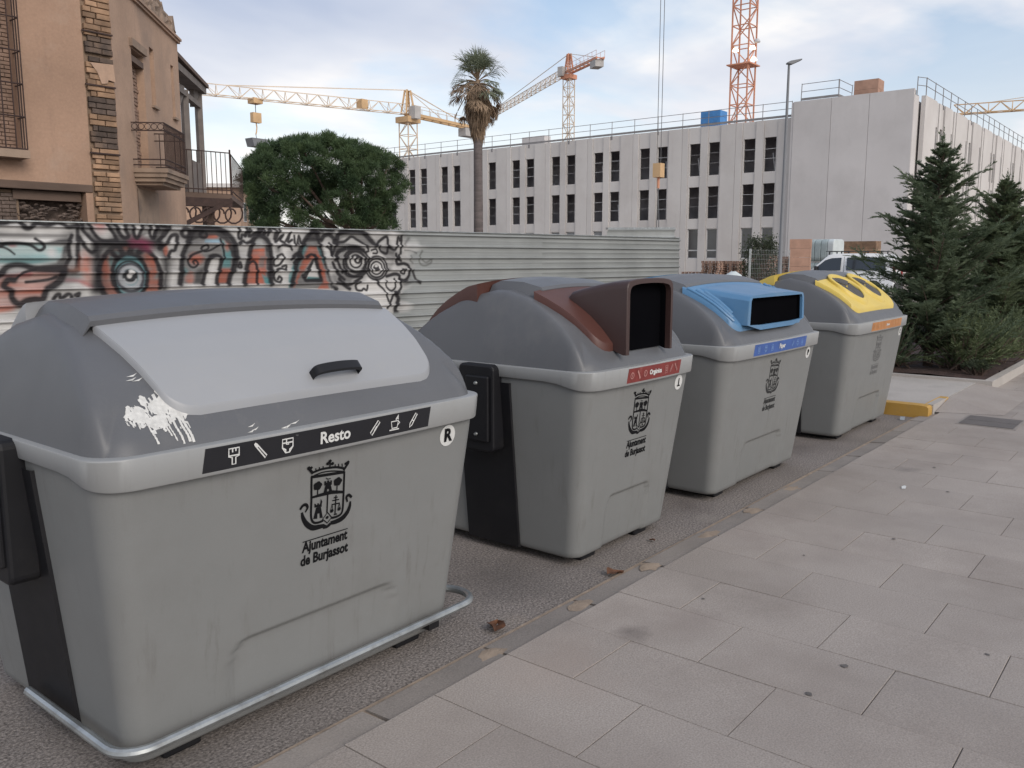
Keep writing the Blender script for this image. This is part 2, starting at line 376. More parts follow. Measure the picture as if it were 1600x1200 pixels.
# planter border and soil
PX, PY = 11.72, 1.98
pb = MB(); pb.box((PX, PY, -0.02), (PX + 0.1, 7, 0.16)); pb.box((PX + 0.1, PY, -0.02), (30, PY + 0.1, 0.16))
tag(pb.build('planter_border', M['concrete_pad']), 'low concrete border round the soil bed of the conifers', 'planter border')
ns = 60; P = []
for i in range(ns):
    row = []
    for j in range(16):
        x = PX + 0.1 + (30 - PX - 0.1) * (i / (ns - 1)) ** 1.6; y = PY + 0.1 + 4.9 * j / 15
        row.append((x, y, 0.135 + 0.05 * rng.random()))
    P.append(row)
tag(MB().grid(P).build('soil', M['soil'], smooth=True), kind='structure')
# inspection cover in the pavement
cv = thing('inspection_cover', 'rectangular cast iron inspection cover set in the grey paving', 'manhole cover', (9.45, 1.58, 0.041))
MB().box((-0.30, -0.26, -0.02), (0.30, 0.26, 0.004)).build('frame', M['kerb'], cv)
MB().box((-0.27, -0.235, -0.01), (-0.005, 0.235, 0.0085)).build('plate', M['iron_cover'], cv)
MB().box((0.005, -0.235, -0.01), (0.27, 0.235, 0.0085)).build('plate', M['iron_cover'], cv)
cv2 = thing('service_box', 'small square service cover in the paving beside the planter border', 'manhole cover', (12.6, 1.45, 0.041))
MB().box((-0.22, -0.22, -0.02), (0.22, 0.22, 0.004)).build('frame', M['kerb'], cv2)
MB().box((-0.19, -0.19, -0.01), (0.19, 0.19, 0.008)).build('plate', M['iron_cover'], cv2)
# chewing gum spots, stains: flat marks on the slabs
def blot(name, x, y, r, mat, parent, z, sx=1.0, sy=1.0, n=14):
    m = MB(); pts = []
    for k in range(n):
        a = 2 * math.pi * k / n; q = r * (0.75 + 0.4 * rng.random()); pts.append((x + sx * q * math.cos(a), y + sy * q * math.sin(a), z))
    m.add(pts + [(x, y, z + 0.001)], [(k, (k + 1) % n, n) for k in range(n)])
    return m.build(name, mat, parent)
for (x, y, r) in ((3.02, 1.03, 0.014), (3.33, 1.0, 0.016), (3.8, 0.58, 0.010), (2.6, 0.60, 0.013), (5.1, 1.3, 0.010), (3.6, 1.75, 0.008), (6.4, 1.3, 0.012), (4.5, 1.6, 0.007), (7.1, 1.55, 0.012)):
    blot('gum_spot', x, y, r, M['gum'], pav, 0.0435)
# dry leaves and litter on the asphalt
def leaf(x, y, z, s, label, rz):
    m = MB(); n = 9
    P = []
    for i in range(n):
        t = i / (n - 1); w = 0.5 * math.sin(math.pi * min(1, 0.08 + t * 0.95)) ** 0.8
        row = []
        for j in (-1, -0.5, 0, 0.5, 1):
            row.append(((t - 0.5) * s * 1.5, j * w * s * (1 + 0.25 * math.sin(9 * t)), 0.006 + abs(j) * 0.22 * s + 0.12 * s * math.sin(5 * t + j)))
        P.append(row)
    m.grid(P); o = m.build('dry_leaf', M['leaf_dry'], smooth=True)
    o.location = (x, y, z); o.rotation_euler = (0.1, 0.1, rz)
    tag(o, label, 'leaf', 'dry brown leaves on the asphalt')
leaf(2.79, 2.36, 0.004, 0.085, 'curled rust brown leaf lying by the steel tube of the light grey bin', 0.6)
leaf(3.69, 2.30, 0.004, 0.07, 'crumpled brown leaf below the front corner of the brown lidded bin', -0.4)
leaf(4.28, 2.42, 0.004, 0.03, 'tiny brown leaf fragment below the hatch of the brown lidded bin', 1.2)
lt = MB(); lt.add([(0, 0, 0.002), (0.06, 0.01, 0.006), (0.09, 0.03, 0.003), (0.03, 0.035, 0.007), (-0.02, 0.02, 0.002)], [(0, 1, 3), (1, 2, 3), (0, 3, 4)])
lo = lt.build('paper_scrap', M['white_print']); lo.location = (6.3, 1.55, 0.041); tag(lo, 'small crumpled white paper scrap on the paving slabs', 'litter')
lt = MB(); lt.add([(0, 0, 0.002), (0.05, 0.01, 0.03), (0.08, 0.04, 0.004), (0.03, 0.05, 0.03), (-0.02, 0.04, 0.003)], [(0, 1, 3), (1, 2, 3), (0, 3, 4)])
lo = lt.build('crushed_wrapper', M['galv']); lo.location = (9.25, 2.33, 0.002); tag(lo, 'crushed shiny wrapper on the ground below the yellow kerb', 'litter')
# ================================================================== WASTE CONTAINERS
def smin(a, b, k):
    h = np.clip(0.5 + 0.5 * (b - a) / k, 0, 1)
    return b * (1 - h) + a * h - k * h * (1 - h)
def smoothtab(xs, ys):
    xx = np.linspace(xs[0], xs[-1], 400); yy = np.interp(xx, xs, ys)
    ker = np.ones(9) / 9; pad_ = np.concatenate([2 * yy[0] - yy[24:0:-1], yy, 2 * yy[-1] - yy[-2:-26:-1]])
    yy = np.convolve(pad_, ker, 'same')[24:-24]
    return xx, yy
ZR0, ZR1 = 0.975, 1.085
FT = smoothtab([0, 0.02, 0.06, 0.125, 0.2, 0.285, 0.38, 0.47, 0.64, 0.8], [1.075, 1.118, 1.165, 1.238, 1.304, 1.362, 1.414, 1.456, 1.495, 1.497])
GT = smoothtab([0, 0.015, 0.04, 0.08, 0.13, 0.19, 0.3, 0.8], [1.075, 1.14, 1.23, 1.35, 1.465, 1.57, 1.70, 1.95])

def rrect(a, b, r, n=7):
    pts = []
    for cx, cy, a0 in ((a - r, b - r, 0), (-a + r, b - r, 90), (-a + r, -b + r, 180), (a - r, -b + r, 270)):
        for k in range(n + 1):
            t = R(a0 + 90 * k / n); pts.append((cx + r * math.cos(t), cy + r * math.sin(t)))
    return pts

class Bin:
    def __init__(s, a, b): s.a, s.b = a, b; s.ah, s.bh = a - 0.025, b - 0.025
    def f(s, x, y):
        d = s.bh - np.abs(y)
        f = np.interp(d, *FT)
        return f - 0.05 * (np.abs(x) / s.a) ** 2 * (f - 1.075) / 0.42
    def hood(s, x, y):
        g = np.interp(s.ah - np.abs(x), *GT)
        return smin(s.f(x, y), g, 0.05)
    def body_hw(s, z):                      # half width (x), half depth (y), corner radius
        t = np.clip((z - 0.03) / (0.99 - 0.03), 0, 1)
        return s.a - 0.118 + 0.090 * t, s.b - 0.150 + 0.120 * t, 0.07 + 0.022 * t
    def rim_front(s, x):                    # y of the rim's front face (slightly bowed)
        return -(s.b + 0.022 * (1 - (x / s.a) ** 2))

def text_mesh(body, size, bold=0.0, align='CENTER', spacing=1.0, line=1.0, sx=1.0):
    c = bpy.data.curves.new('txt', 'FONT'); c.body = body; c.size = size; c.align_x = align; c.align_y = 'CENTER'
    c.offset = bold; c.space_character = spacing; c.space_line = line; c.resolution_u = 3
    o = bpy.data.objects.new('txt', c); col.objects.link(o)
    bpy.context.view_layer.update()
    dg = bpy.context.evaluated_depsgraph_get()
    me = bpy.data.meshes.new_from_object(o.evaluated_get(dg))
    vs_ = [(v.co.x * sx, v.co.y) for v in me.vertices]; fs = [tuple(p.vertices) for p in me.polygons]
    bpy.data.objects.remove(o); bpy.data.curves.remove(c); bpy.data.meshes.remove(me)
    return vs_, fs

class Decal:
    """flat print in (u, v) metres, later laid on a surface; every element sits a hair above the one before"""
    def __init__(s): s.v = []; s.f = []; s.k = 0
    def add(s, pts, fs):
        o = len(s.v); s.v.extend([(p[0], p[1], s.k * 0.00012) for p in pts]); s.f.extend([tuple(i + o for i in f) for f in fs]); s.k = (s.k + 1) % 14
    def stroke(s, pts, w, closed=False):
        p = [np.array(q, float) for q in pts]; n = len(p); vs_ = []; fs = []
        ww = w if isinstance(w, (list, tuple)) else [w] * n
        for i in range(n):
            d = (p[(i + 1) % n] - p[i - 1]) if closed else (p[min(i + 1, n - 1)] - p[max(i - 1, 0)])
            d = d / (np.linalg.norm(d) + 1e-9); nn = np.array([-d[1], d[0]]) * ww[i] / 2
            vs_ += [p[i] + nn, p[i] - nn]
        for i in range(n if closed else n - 1):
            j = (i + 1) % n; fs.append((2 * i, 2 * i + 1, 2 * j + 1, 2 * j))
        s.add(vs_, fs)
    def disc(s, c, rx, ry=None, n=14, jit=0.0):
        ry = ry or rx; pts = []
        for k in range(n):
            a = 2 * math.pi * k / n; q = 1 + jit * math.sin(5 * a + 1); pts.append((c[0] + rx * q * math.cos(a), c[1] + ry * q * math.sin(a)))
        s.add(pts, [tuple(range(n))])
    def ring(s, c, rx, ry, w, n=20):
        s.stroke([(c[0] + rx * math.cos(2 * math.pi * k / n), c[1] + ry * math.sin(2 * math.pi * k / n)) for k in range(n)], w, True)
    def fill(s, pts): s.add(pts, [tuple(range(len(pts)))])
    def text(s, body, c, size, **kw):
        vs_, fs = text_mesh(body, size, **kw); s.add([(x + c[0], y + c[1]) for x, y in vs_], fs)
    def build(s, name, mat, parent, surf, eps):
        """surf(u, v) -> point, outward normal"""
        out = []
        for u, v, k in s.v:
            p, n = surf(u, v); out.append(tuple(np.array(p) + np.array(n) * (eps + k)))
        m = MB(); m.v = out; m.f = s.f
        return m.raw(name, mat, parent)

def spline(pts, n=8):
    """Catmull-Rom through points"""
    p = [np.array(q, float) for q in pts]; p = [2 * p[0] - p[1]] + p + [2 * p[-1] - p[-2]]; out = []
    for i in range(1, len(p) - 2):
        for k in range(n):
            t = k / n
            out.append(0.5 * (2 * p[i] + (p[i + 1] - p[i - 1]) * t + (2 * p[i - 1] - 5 * p[i] + 4 * p[i + 1] - p[i + 2]) * t * t + (3 * p[i] - p[i - 1] - 3 * p[i + 1] + p[i + 2]) * t ** 3))
    out.append(p[-2]); return out

def crest_decal():
    d = Decal()
    def T(x, y): return ((x - 360) * 0.00048, -(y + 0.3256 * (x - 360) - 420) * 0.000401)
    W = 0.00054
    def S(pts, w, sm=True, closed=False):
        q = spline(pts, 5) if sm and len(pts) > 2 else [np.array(p, float) for p in pts]
        if isinstance(w, (list, tuple)): w = list(np.interp(np.linspace(0, 1, len(q)), np.linspace(0, 1, len(w)), w) * W)
        else: w = w * W
        d.stroke([T(*p) for p in q], w, closed)
    def Fp(pts): d.fill([T(*p) for p in pts])
    def Dc(x, y, r, jit=0.12): d.disc(T(x, y), r * 0.00048, r * 0.000401, 16, jit)
    S([(207, 262), (210, 360), (215, 480), (217, 600), (225, 660), (250, 690), (290, 688), (335, 668)], 17)
    S([(516, 190), (518, 300), (520, 420), (520, 540), (510, 590), (480, 618), (440, 634), (410, 640)], 17)
    S([(200, 268), (520, 192)], 20, False)
    Fp([(215, 466), (215, 446), (300, 410), (400, 375), (520, 372), (520, 396), (400, 412), (300, 440)])
    S([(365, 415), (367, 590)], 12, False)
    S([(372, 588), (414, 634), (374, 690), (328, 655)], 10, False, True); Dc(371, 636, 15)
    for x, y in ((266, 342), (455, 288)):
        Dc(x, y, 40, 0.1)
    S([(268, 370), (268, 425)], 9, False); S([(451, 315), (450, 385)], 9, False)
    Fp([(322, 412), (338, 330), (388, 318), (408, 394), (376, 400), (374, 362), (356, 366), (356, 405)])
    Fp([(328, 334), (326, 294), (340, 292), (344, 306), (352, 304), (352, 286), (370, 282), (372, 298), (382, 296), (384, 278), (398, 284), (398, 322)])
    S([(340, 262), (358, 272), (384, 262)], 6)
    Fp([(240, 656), (262, 548), (306, 536), (330, 640), (300, 646), (296, 600), (278, 604), (278, 652)])
    Fp([(246, 548), (244, 512), (258, 512), (260, 524), (270, 520), (272, 506), (286, 504), (288, 516), (296, 514), (300, 496), (314, 500), (314, 536)])
    Fp([(300, 500), (302, 462), (318, 488), (312, 512)])
    S([(446, 420), (446, 600)], 11, False); S([(424, 446), (464, 436)], 8, False); S([(412, 474), (478, 458)], 8, False)
    S([(408, 512), (486, 492)], 9, False)
    for x, y in ((412, 568), (482, 545)):
        S([(x, y - 56), (x - 12, y)], 5, False); S([(x, y - 56), (x + 12, y)], 5, False); Dc(x, y + 4, 17, 0.05)
    S([(432, 606), (464, 598)], 10, False)
    S([(212, 226), (290, 188), (370, 166), (440, 154), (508, 158)], 16)
    S([(228, 250), (300, 216), (370, 198), (440, 190), (506, 188)], 9)
    for x, y in ((240, 182), (272, 168), (306, 156), (420, 128), (452, 120), (486, 114)): S([(x, y), (x + 6, y + 30)], 9, False)
    Dc(370, 104, 16); Dc(350, 128, 16); Dc(394, 124, 16); S([(371, 110), (371, 168)], 12, False)
    S([(178, 190), (216, 232)], 20, False); Dc(176, 186, 16); Dc(200, 182, 13); S([(552, 100), (506, 178)], 20, False); Dc(546, 98, 16); Dc(524, 112, 13)
    S([(132, 598), (146, 650), (180, 704), (236, 738), (292, 730), (344, 716)], [16, 28, 36, 38, 34, 26])
    S([(404, 690), (462, 672), (520, 638), (566, 580), (588, 520), (592, 470)], [26, 34, 38, 34, 26, 14])
    Fp([(326, 726), (342, 700), (372, 712), (398, 684), (414, 700), (404, 716), (374, 740), (340, 748)])
    S([(114, 572), (138, 534), (166, 524), (182, 550), (162, 594)], [18, 20, 22, 18, 10])
    S([(604, 430), (572, 410), (550, 432), (562, 478)], [18, 22, 20, 12])
    S([(150, 878), (580, 738)], 7, False)
    return d
CREST = crest_decal()
CREST_TXT = Decal(); CREST_TXT.text('Ajuntament\nde Burjassot', (0.003, -0.206), 0.054, bold=0.0022, line=0.95, sx=0.80)

def icons(d, xs, v0, kinds, s):
    for x, k in zip(xs, kinds):
        def st(pts, w=0.09, closed=False): d.stroke([(x + p[0] * s, v0 + p[1] * s) for p in pts], w * s, closed)
        if k == 'brush':
            st([(-.35, .5), (-.35, 0), (-.12, -.08), (-.12, -.5), (.12, -.5), (.12, -.08), (.35, 0), (.35, .5)], closed=True); st([(-.35, .05), (.35, .05)]); st([(-.1, .5), (-.1, .25)]); st([(.12, .5), (.12, .3)])
        elif k == 'stick':
            st([(-.45, .45), (-.32, .5), (.42, -.35), (.32, -.5)], closed=True); st([(-.45, .55), (-.2, .3)], 0.16)
        elif k == 'nappy':
            st([(-.4, .45), (.4, .45), (.4, -.1), (.15, -.45), (-.15, -.45), (-.4, -.1)], closed=True); st([(-.4, .2), (.4, .2)]); st([(-.1, .45), (-.1, .1), (.1, .1)]); st([(-.4, -.1), (-.15, -.25), (-.15, -.45)]); st([(.4, -.1), (.15, -.25), (.15, -.45)])
        elif k == 'plaster':
            st([(-.3, -.5), (-.45, -.3), (.25, .5), (.42, .35)], closed=True); st([(-.1, -.2), (.12, .1)]); st([(-.2, .0), (.05, .28)])
        elif k == 'cup':
            st([(-.35, .2), (-.25, -.3), (.25, -.3), (.35, .2)], closed=True); st([(.35, .15), (.5, .05), (.28, -.12)]); st([(-.5, -.42), (.45, -.42)]); st([(.1, .3), (.35, .6), (.3, .3)], 0.14)
        elif k == 'pen':
            st([(-.35, -.5), (-.3, -.2), (.25, .5), (.42, .4), (-.1, -.35)], closed=True); st([(-.1, .05), (.1, -.1)])
        elif k == 'blob': d.ring((x, v0), .36 * s, .36 * s, .12 * s, 12); st([(-.1, .2), (.1, -.2)])
        elif k == 'bone': st([(-.25, .45), (-.05, .1), (.1, -.1), (.25, -.45)], 0.25); d.disc((x - .25 * s, v0 + .4 * s), .16 * s); d.disc((x + .25 * s, v0 - .4 * s), .16 * s)
        elif k == 'page': st([(-.35, .45), (.3, .5), (.35, -.45), (-.3, -.5)], closed=True); st([(-.2, .2), (.2, .22)]); st([(-.2, 0), (.2, .02)]); st([(-.2, -.2), (.2, -.18)])

def make_bin(name, label, xc, yc, a, b, kind, lid_mat, tube=False, rz=0.0):
    root = thing(name, label, 'waste bin', (xc, yc, 0), rz, 'municipal waste bins standing in a row along the kerb')
    B = Bin(a, b)
    # --- body: tapered tub, with black channel recess on both ends
    zs = [0.044, 0.050, 0.062, 0.085, 0.11, 0.16, 0.2, 0.24] + list(np.linspace(0.27, 0.39, 19)) + [0.42, 0.5, 0.65, 0.8, 0.93, 1.0, 1.05]
    hw0 = 0.62 * (a - 0.13)
    def recess(x, z):
        t = abs(x) / (hw0 * (0.84 if kind == 'grey' else 0.76))
        if t >= 1.06: return 0.0
        zc_ = 0.362 - 0.12 * max(0, (t - 0.86) / 0.2) ** 2
        up = np.clip((zc_ - z) / 0.022, 0, 1); up = up * up * (3 - 2 * up)
        sd_ = np.clip((1.04 - t) / 0.06, 0, 1)
        down = np.clip((z - 0.12) / 0.2, 0, 1) if kind == 'grey' else 1.0
        return 0.017 * up * sd_ * (down ** 0.7)
    P = []
    for z in zs:
        hw, hd, r = B.body_hw(z)
        ins = 0.022 if z < 0.046 else (0.009 if z < 0.055 else 0.0)
        pts = rrect(hw - ins, hd - ins, r, 8)
        q = []
        for i in range(len(pts)):                          # subdivide the long sides a little
            p0, p1 = pts[i], pts[(i + 1) % len(pts)]
            q.append(p0)
            L = math.hypot(p1[0] - p0[0], p1[1] - p0[1])
            if L > 0.2: q += [(p0[0] + (p1[0] - p0[0]) * t, p0[1] + (p1[1] - p0[1]) * t) for t in np.linspace(0, 1, 64)[1:-1]]
        P.append([(x, y - math.copysign(recess(x, z), y) if abs(y) > hd - ins - 0.004 else y, z) for x, y in q])
    body = MB(); body.grid(P, wrap=True)
    nb = len(P[0]); body.f.append(tuple(range(nb)))
    bo = body.build('body', M['bin_body'], root, smooth=True, angle=50)
    # --- rim band, deeper at front and back
    def rim_loop(off, z, bow=1.0, dz_end=0.0):
        pts = rrect(a + off, b + off, 0.115, 10); out = []; full_ = []
        for i in range(len(pts)):
            p0, p1 = pts[i], pts[(i + 1) % len(pts)]; full_.append(p0)
            L = math.hypot(p1[0] - p0[0], p1[1] - p0[1])
            if L > 0.2: full_ += [(p0[0] + (p1[0] - p0[0]) * t, p0[1] + (p1[1] - p0[1]) * t) for t in np.linspace(0, 1, 16)[1:-1]]
        for x, y in full_:
            fr = np.clip((abs(y) / b - 0.62) / 0.34, 0, 1); fr = fr * fr * (3 - 2 * fr)
            yy = y + np.sign(y) * 0.022 * bow * max(0, 1 - (x / a) ** 2) * fr
            out.append((x, yy, z + dz_end * (1 - fr)))
        return out
    rm_ = MB(); rm_.grid([rim_loop(-0.07, ZR0 + 0.014, 1, 0.035), rim_loop(-0.016, ZR0 + 0.006, 1, 0.035), rim_loop(-0.012, ZR0 + 0.007, 1, 0.035), rim_loop(-0.0095, ZR0 + 0.011, 1, 0.035), rim_loop(-0.003, ZR1 - 0.010), rim_loop(-0.005, ZR1 - 0.006), rim_loop(-0.012, ZR1 - 0.004), rim_loop(-0.09, ZR1 - 0.006)], wrap=True)
    rm_.build('rim', M['bin_rim'], root, smooth=True, angle=38)
    # --- hood
    xs = B.ah * np.sign(np.linspace(-1, 1, 97)) * (1 - (1 - np.abs(np.linspace(-1, 1, 97))) ** 1.35)
    ys = B.bh * np.sign(np.linspace(-1, 1, 81)) * (1 - (1 - np.abs(np.linspace(-1, 1, 81))) ** 1.25)
    r = 0.13; P = []
    def cornermap(x, y):
        dx, dy = abs(x) - (B.ah - r), abs(y) - (B.bh - r)
        if dx > 0 and dy > 0:
            s_ = max(dx, dy) / math.hypot(dx, dy)
            return math.copysign(B.ah - r + dx * s_, x), math.copysign(B.bh - r + dy * s_, y)
        return x, y
    XX, YY = np.meshgrid(xs, ys, indexing='ij'); ZZ = B.hood(XX, YY)
    for i in range(len(xs)):
        P.append([(*cornermap(xs[i], ys[j]), ZZ[i, j]) for j in range(len(ys))])
    hd_ = MB(); hd_.grid(P)
    edge = [P[0][j] for j in range(len(ys))] + [P[i][-1] for i in range(1, len(xs))] + [P[-1][j] for j in range(len(ys) - 2, -1, -1)] + [P[i][0] for i in range(len(xs) - 2, 0, -1)]
    hd_.grid([edge, [(x * 0.997, y * 0.997, 1.07) for x, y, z in edge], [(x * 0.997, y * 0.997, 1.05) for x, y, z in edge]], wrap=True)
    ho = hd_.build('hood', M['bin_hood'], root, smooth=True, angle=60)
    # --- centre beam
    bw0, bw1, bl = -0.215, 0.125, a - (0.215 if a > 0.7 else 0.25)
    n = 40; prof = [(bw0 + 0.012, -0.045), (bw0 + 0.010, 0.020), (bw0 - 0.020, 0.026), (bw0 - 0.022, 0.044), (bw0 - 0.008, 0.054), (-0.10, 0.052), (0.06, 0.048), (bw1, 0.038), (bw1 + 0.012, 0.006), (bw1 + 0.012, -0.045)]
    P = []
    for i in range(n + 1):
        t = -1 + 2 * i / n
        for endk in ((0,) if 0 < i < n else ((0,) if i == 0 else (0,))):
            x = t * bl
            P.append([(x, py, float(B.f(x, py)) + pz) for py, pz in prof])
    s0 = [(p[0] - 0.035, p[1], min(p[2] - 0.004, float(B.hood(p[0] - 0.035, p[1])) - 0.012)) for p in P[0]]
    s1 = [(p[0] + 0.035, p[1], min(p[2] - 0.004, float(B.hood(p[0] + 0.035, p[1])) - 0.012)) for p in P[-1]]
    bm_ = MB(); bm_.grid([s0] + P + [s1]); bm_.build('centre_beam', M['bin_hood'], root, smooth=True, angle=32)
    # --- lids, front and back
    top_h, bot_h = (a - 0.205, a - 0.28) if kind == 'grey' else (a - 0.185, a - 0.245)
    d0, d1 = 0.062, B.bh - 0.222; lx0 = 0.025 if kind == 'grey' else 0.0
    def lid_hw(d):
        t = (d - d0) / (d1 - d0)
        w = bot_h + (top_h - bot_h) * t ** 0.65
        tr = 0.16
        if t < tr: w -= 0.075 * (1 - math.sqrt(max(0, 1 - (1 - t / tr) ** 2)))
        return w
    def lid_pt(u, d, sy, off=0.026):
        x = lx0 + u * (lid_hw(d) + (0.045 if sy > 0 else 0.0)); y = sy * (B.bh - d)
        off = off + (0.034 if sy > 0 else (0.0 if kind == 'grey' else 0.014))
        return (x, y, float(B.f(x, y)) + off)
    lids = {}
    for sy in (-1, 1):
        L = MB(); nd = 26; nu = 30
        ds = d0 + (d1 + (0.09 if sy > 0 else 0) - d0) * np.linspace(0, 1, nd + 1) ** 1.3
        us = np.linspace(-1, 1, nu + 1)
        top = [[lid_pt(u, d, sy) for u in us] for d in ds]
        L.grid(top)
        ring = top[0] + [row[-1] for row in top[1:]] + top[-1][-2::-1] + [row[0] for row in top[-2:0:-1]]
        lo_ = [(x * 1.006, y + sy * 0.004, z - 0.010) for x, y, z in ring]
        lo2 = [(x, y, min(z - 0.05, float(B.hood(x, y)) - 0.008)) for x, y, z in lo_]
        L.grid([ring, lo_, lo2], wrap=True)
        lids[sy] = L.build('front_lid' if sy < 0 else 'back_lid', lid_mat, root, smooth=True, angle=40)
    # --- end fittings: black channel, latch box, trunnion
    for sx in (-1, 1):
        def ex(z): return sx * (B.body_hw(z)[0])
        ch = MB()
        rows = []
        for z in (0.045, 0.2, 0.5, 0.8, 0.985):
            e0 = abs(ex(z)); rows.append([(sx * (e0 - 0.02), -0.195, z), (sx * (e0 + 0.012), -0.185, z), (sx * (e0 + 0.016), 0.185, z), (sx * (e0 - 0.02), 0.195, z)])
        ch.grid(rows); ch.build('side_channel', M['black_plastic'], root)
        bx = MB(); pts = rrect(0.125, 0.24, 0.03, 4)
        x0, x1 = abs(ex(0.8)) - 0.01, a + 0.045
        prism_pts = [(y, 0.84 + z) for y, z in pts]
        bx.prism(prism_pts, 'x', sx * x0, sx * x1)
        lb = bx.build('latch_box', M['black_plastic'], root); bevel(lb, 0.012, 2)
        fl = MB(); fl.box((min(sx * (x1 - 0.005), sx * (x1 + 0.018)), -0.10, 0.66), (max(sx * (x1 - 0.005), sx * (x1 + 0.018)), 0.06, 1.02)); fo = fl.build('cover_plate', M['black_plastic'], lb); bevel(fo, 0.008, 2)
        for zz in (0.70, 0.98):
            MB().lathe([(0.0, sx * 0.012), (0.008, sx * 0.011), (0.011, 0)], (sx * (x1 + 0.018), -0.02, zz), 10, 'x').build('bolt', M['galv'], lb, smooth=True)
    if kind == 'grey':
        kn = MB(); prk = [(0.0, 0.062), (0.012, 0.06), (0.02, 0.05), (0.022, 0.04), (0.018, 0.03), (0.009, 0.026), (0.009, -0.05), (0.0, -0.05)]
        kn.lathe(prk, (a - 0.01, -0.24, 1.085), 14, 'x'); kn.build('locking_knob', M['white_knob'], root, smooth=True)
    # --- black base and feet
    hw, hd, _ = B.body_hw(0.06)
    bs = MB(); bs.box((-hw + 0.13, -hd + 0.12, 0.006), (hw - 0.13, hd - 0.12, 0.050)); bs.build('base_frame', M['black_plastic'], root)
    for sx in (-1, 1):
        for sy in (-1, 1):
            ft = MB(); ft.box((-0.07, -0.05, 0.0), (0.07, 0.05, 0.056)); fo = ft.build('foot', M['black_plastic'], root); fo.location = (sx * (hw - 0.2), sy * (hd - 0.10), 0); bevel(fo, 0.01)
    # --- hatches
    if kind == 'grey':
        hp = spline([(-0.105, 1.0, 0.0), (-0.103, 1.0, 0.030), (-0.08, 1.0, 0.044), (0, 1.0, 0.05), (0.08, 1.0, 0.044), (0.103, 1.0, 0.030), (0.105, 1.0, 0.0)], 5)
        dh = 0.095; p0 = np.array(lid_pt(0, dh, -1)); p1 = np.array(lid_pt(0, dh + 0.02, -1)); tv = (p1 - p0) / np.linalg.norm(p1 - p0); nv = np.cross([1, 0, 0], tv)
        c0 = np.array(lid_pt(0.14, dh, -1))
        hm = MB(); rows = []
        for q in hp:
            w_ = 0.017; row = []
            for i, j in ((-1, -0.5), (1, -0.5), (1, 0.5), (-1, 0.5)):
                row.append(tuple(c0 + np.array([1, 0, 0]) * q[0] + nv * (q[2] + j * 0.016 - 0.004) + tv * (w_ * i)))
            rows.append(row)
        hm.grid(rows, wrap=True); hm.f += [(0, 1, 2, 3), tuple(len(hm.v) - 4 + k for k in range(4))]
        ho_ = hm.build('handle', M['black_plastic'], lids[-1], smooth=True, angle=50)
    if kind == 'brown':
        hx, yf, yb, zt, zb = 0.245, -b + 0.002, -b + 0.40, 1.535, 1.142
        shell = MB(); arc = []
        rr = 0.045
        def sect(y, inset, zt_):
            h = hx - inset
            pts = [(-h, None), (-h, zt_ - rr)] + [(-h + rr - rr * math.cos(R(t)), zt_ - rr + rr * math.sin(R(t))) for t in (30, 60)] + [(-h + rr, zt_)] + [(x, zt_ + 0.01 * (1 - (x / h) ** 2)) for x in np.linspace(-h + rr, h - rr, 8)[1:-1]] + [(h - rr, zt_)] + [(h - rr + rr * math.sin(R(t)), zt_ - rr + rr * math.cos(R(t))) for t in (30, 60)] + [(h, zt_ - rr), (h, None)]
            out = []
            for x, z in pts:
                if z is None: z = min(zt_ - rr - 0.005, float(B.f(x, max(y, -B.bh + 0.05))) - 0.01 + (0.0 if y > yf + 0.05 else 0.0)); z = max(z, zb)
                out.append((x, y, z))
            return out
        ysx = [yf, yf + 0.02, yf + 0.1, yf + 0.2, yf + 0.3, yf + 0.36, yb + 0.03]
        rows = [sect(y, 0.0 if y < yf + 0.15 else 0.0, zt - 0.002 - 0.085 * ((y - yf) / 0.43) ** 1.6 - (0.06 if y > yb else 0)) for y in ysx]
        shell.grid(rows)
        front = sect(yf, 0, zt - 0.002); inner = [(x * (1 - 0.026 / hx) , yf - 0.004, z - (0.026 if z > zb + 0.02 else 0.0)) for x, y, z in front]
        deep = [(x, yf + 0.03, z) for x, y, z in inner]
        shell.grid([front, [(x * 0.985, yf - 0.004, z - 0.003 if z > zb + 0.02 else z) for x, y, z in front], inner, deep])
        so = shell.build('hatch_hood', M['box_brown'], lids[-1], smooth=True, angle=40)
        fl = MB(); fl.grid([[(x * 0.995, yf + 0.028, z - (0.002 if z > zb + 0.02 else 0)) for x, y, z in deep], [(x * 0.985, yf + 0.062, z - (0.008 if z > zb + 0.02 else -0.012)) for x, y, z in deep]]); fl.poly([(x * 0.985, yf + 0.062, z - (0.008 if z > zb + 0.02 else -0.012)) for x, y, z in deep]); fl.build('hatch_shade', M['inside_shade'], so)  # black sheet just behind the frame, painted as the hatch's shaded interior
    if kind == 'blue':
        hx, yf, yb, zt, zb = a - 0.345, -b + 0.045, -b + 0.50, 1.392, 1.158
        sh = MB()
        ysx = np.linspace(yf, yb, 9); rows = []
        for y in ysx:
            t = (y - yf) / (yb - yf); ztop = zt + 0.062 * t
            h = hx + 0.03 * t; row = []
            zlow = lambda x: max(zb if y < yf + 0.01 else 0, float(B.f(x, max(y, -B.bh + 0.075))) + 0.022)
            row.append((-h - 0.012 * (1 - t), y, min(zlow(h), ztop - 0.012)))
            row.append((-h, y, max(ztop - 0.03, min(zlow(h), ztop - 0.012) + 0.002)))
            row.append((-h + 0.02, y, ztop - 0.003))
            for x in np.linspace(-h + 0.03, h - 0.03, 12): row.append((x, y, ztop + 0.016 * (1 - (x / h) ** 2)))
            row.append((h - 0.02, y, ztop - 0.003)); row.append((h, y, max(ztop - 0.03, min(zlow(h), ztop - 0.012) + 0.002))); row.append((h + 0.012 * (1 - t), y, min(zlow(h), ztop - 0.012)))
            rows.append(row)
        sh.grid(rows)
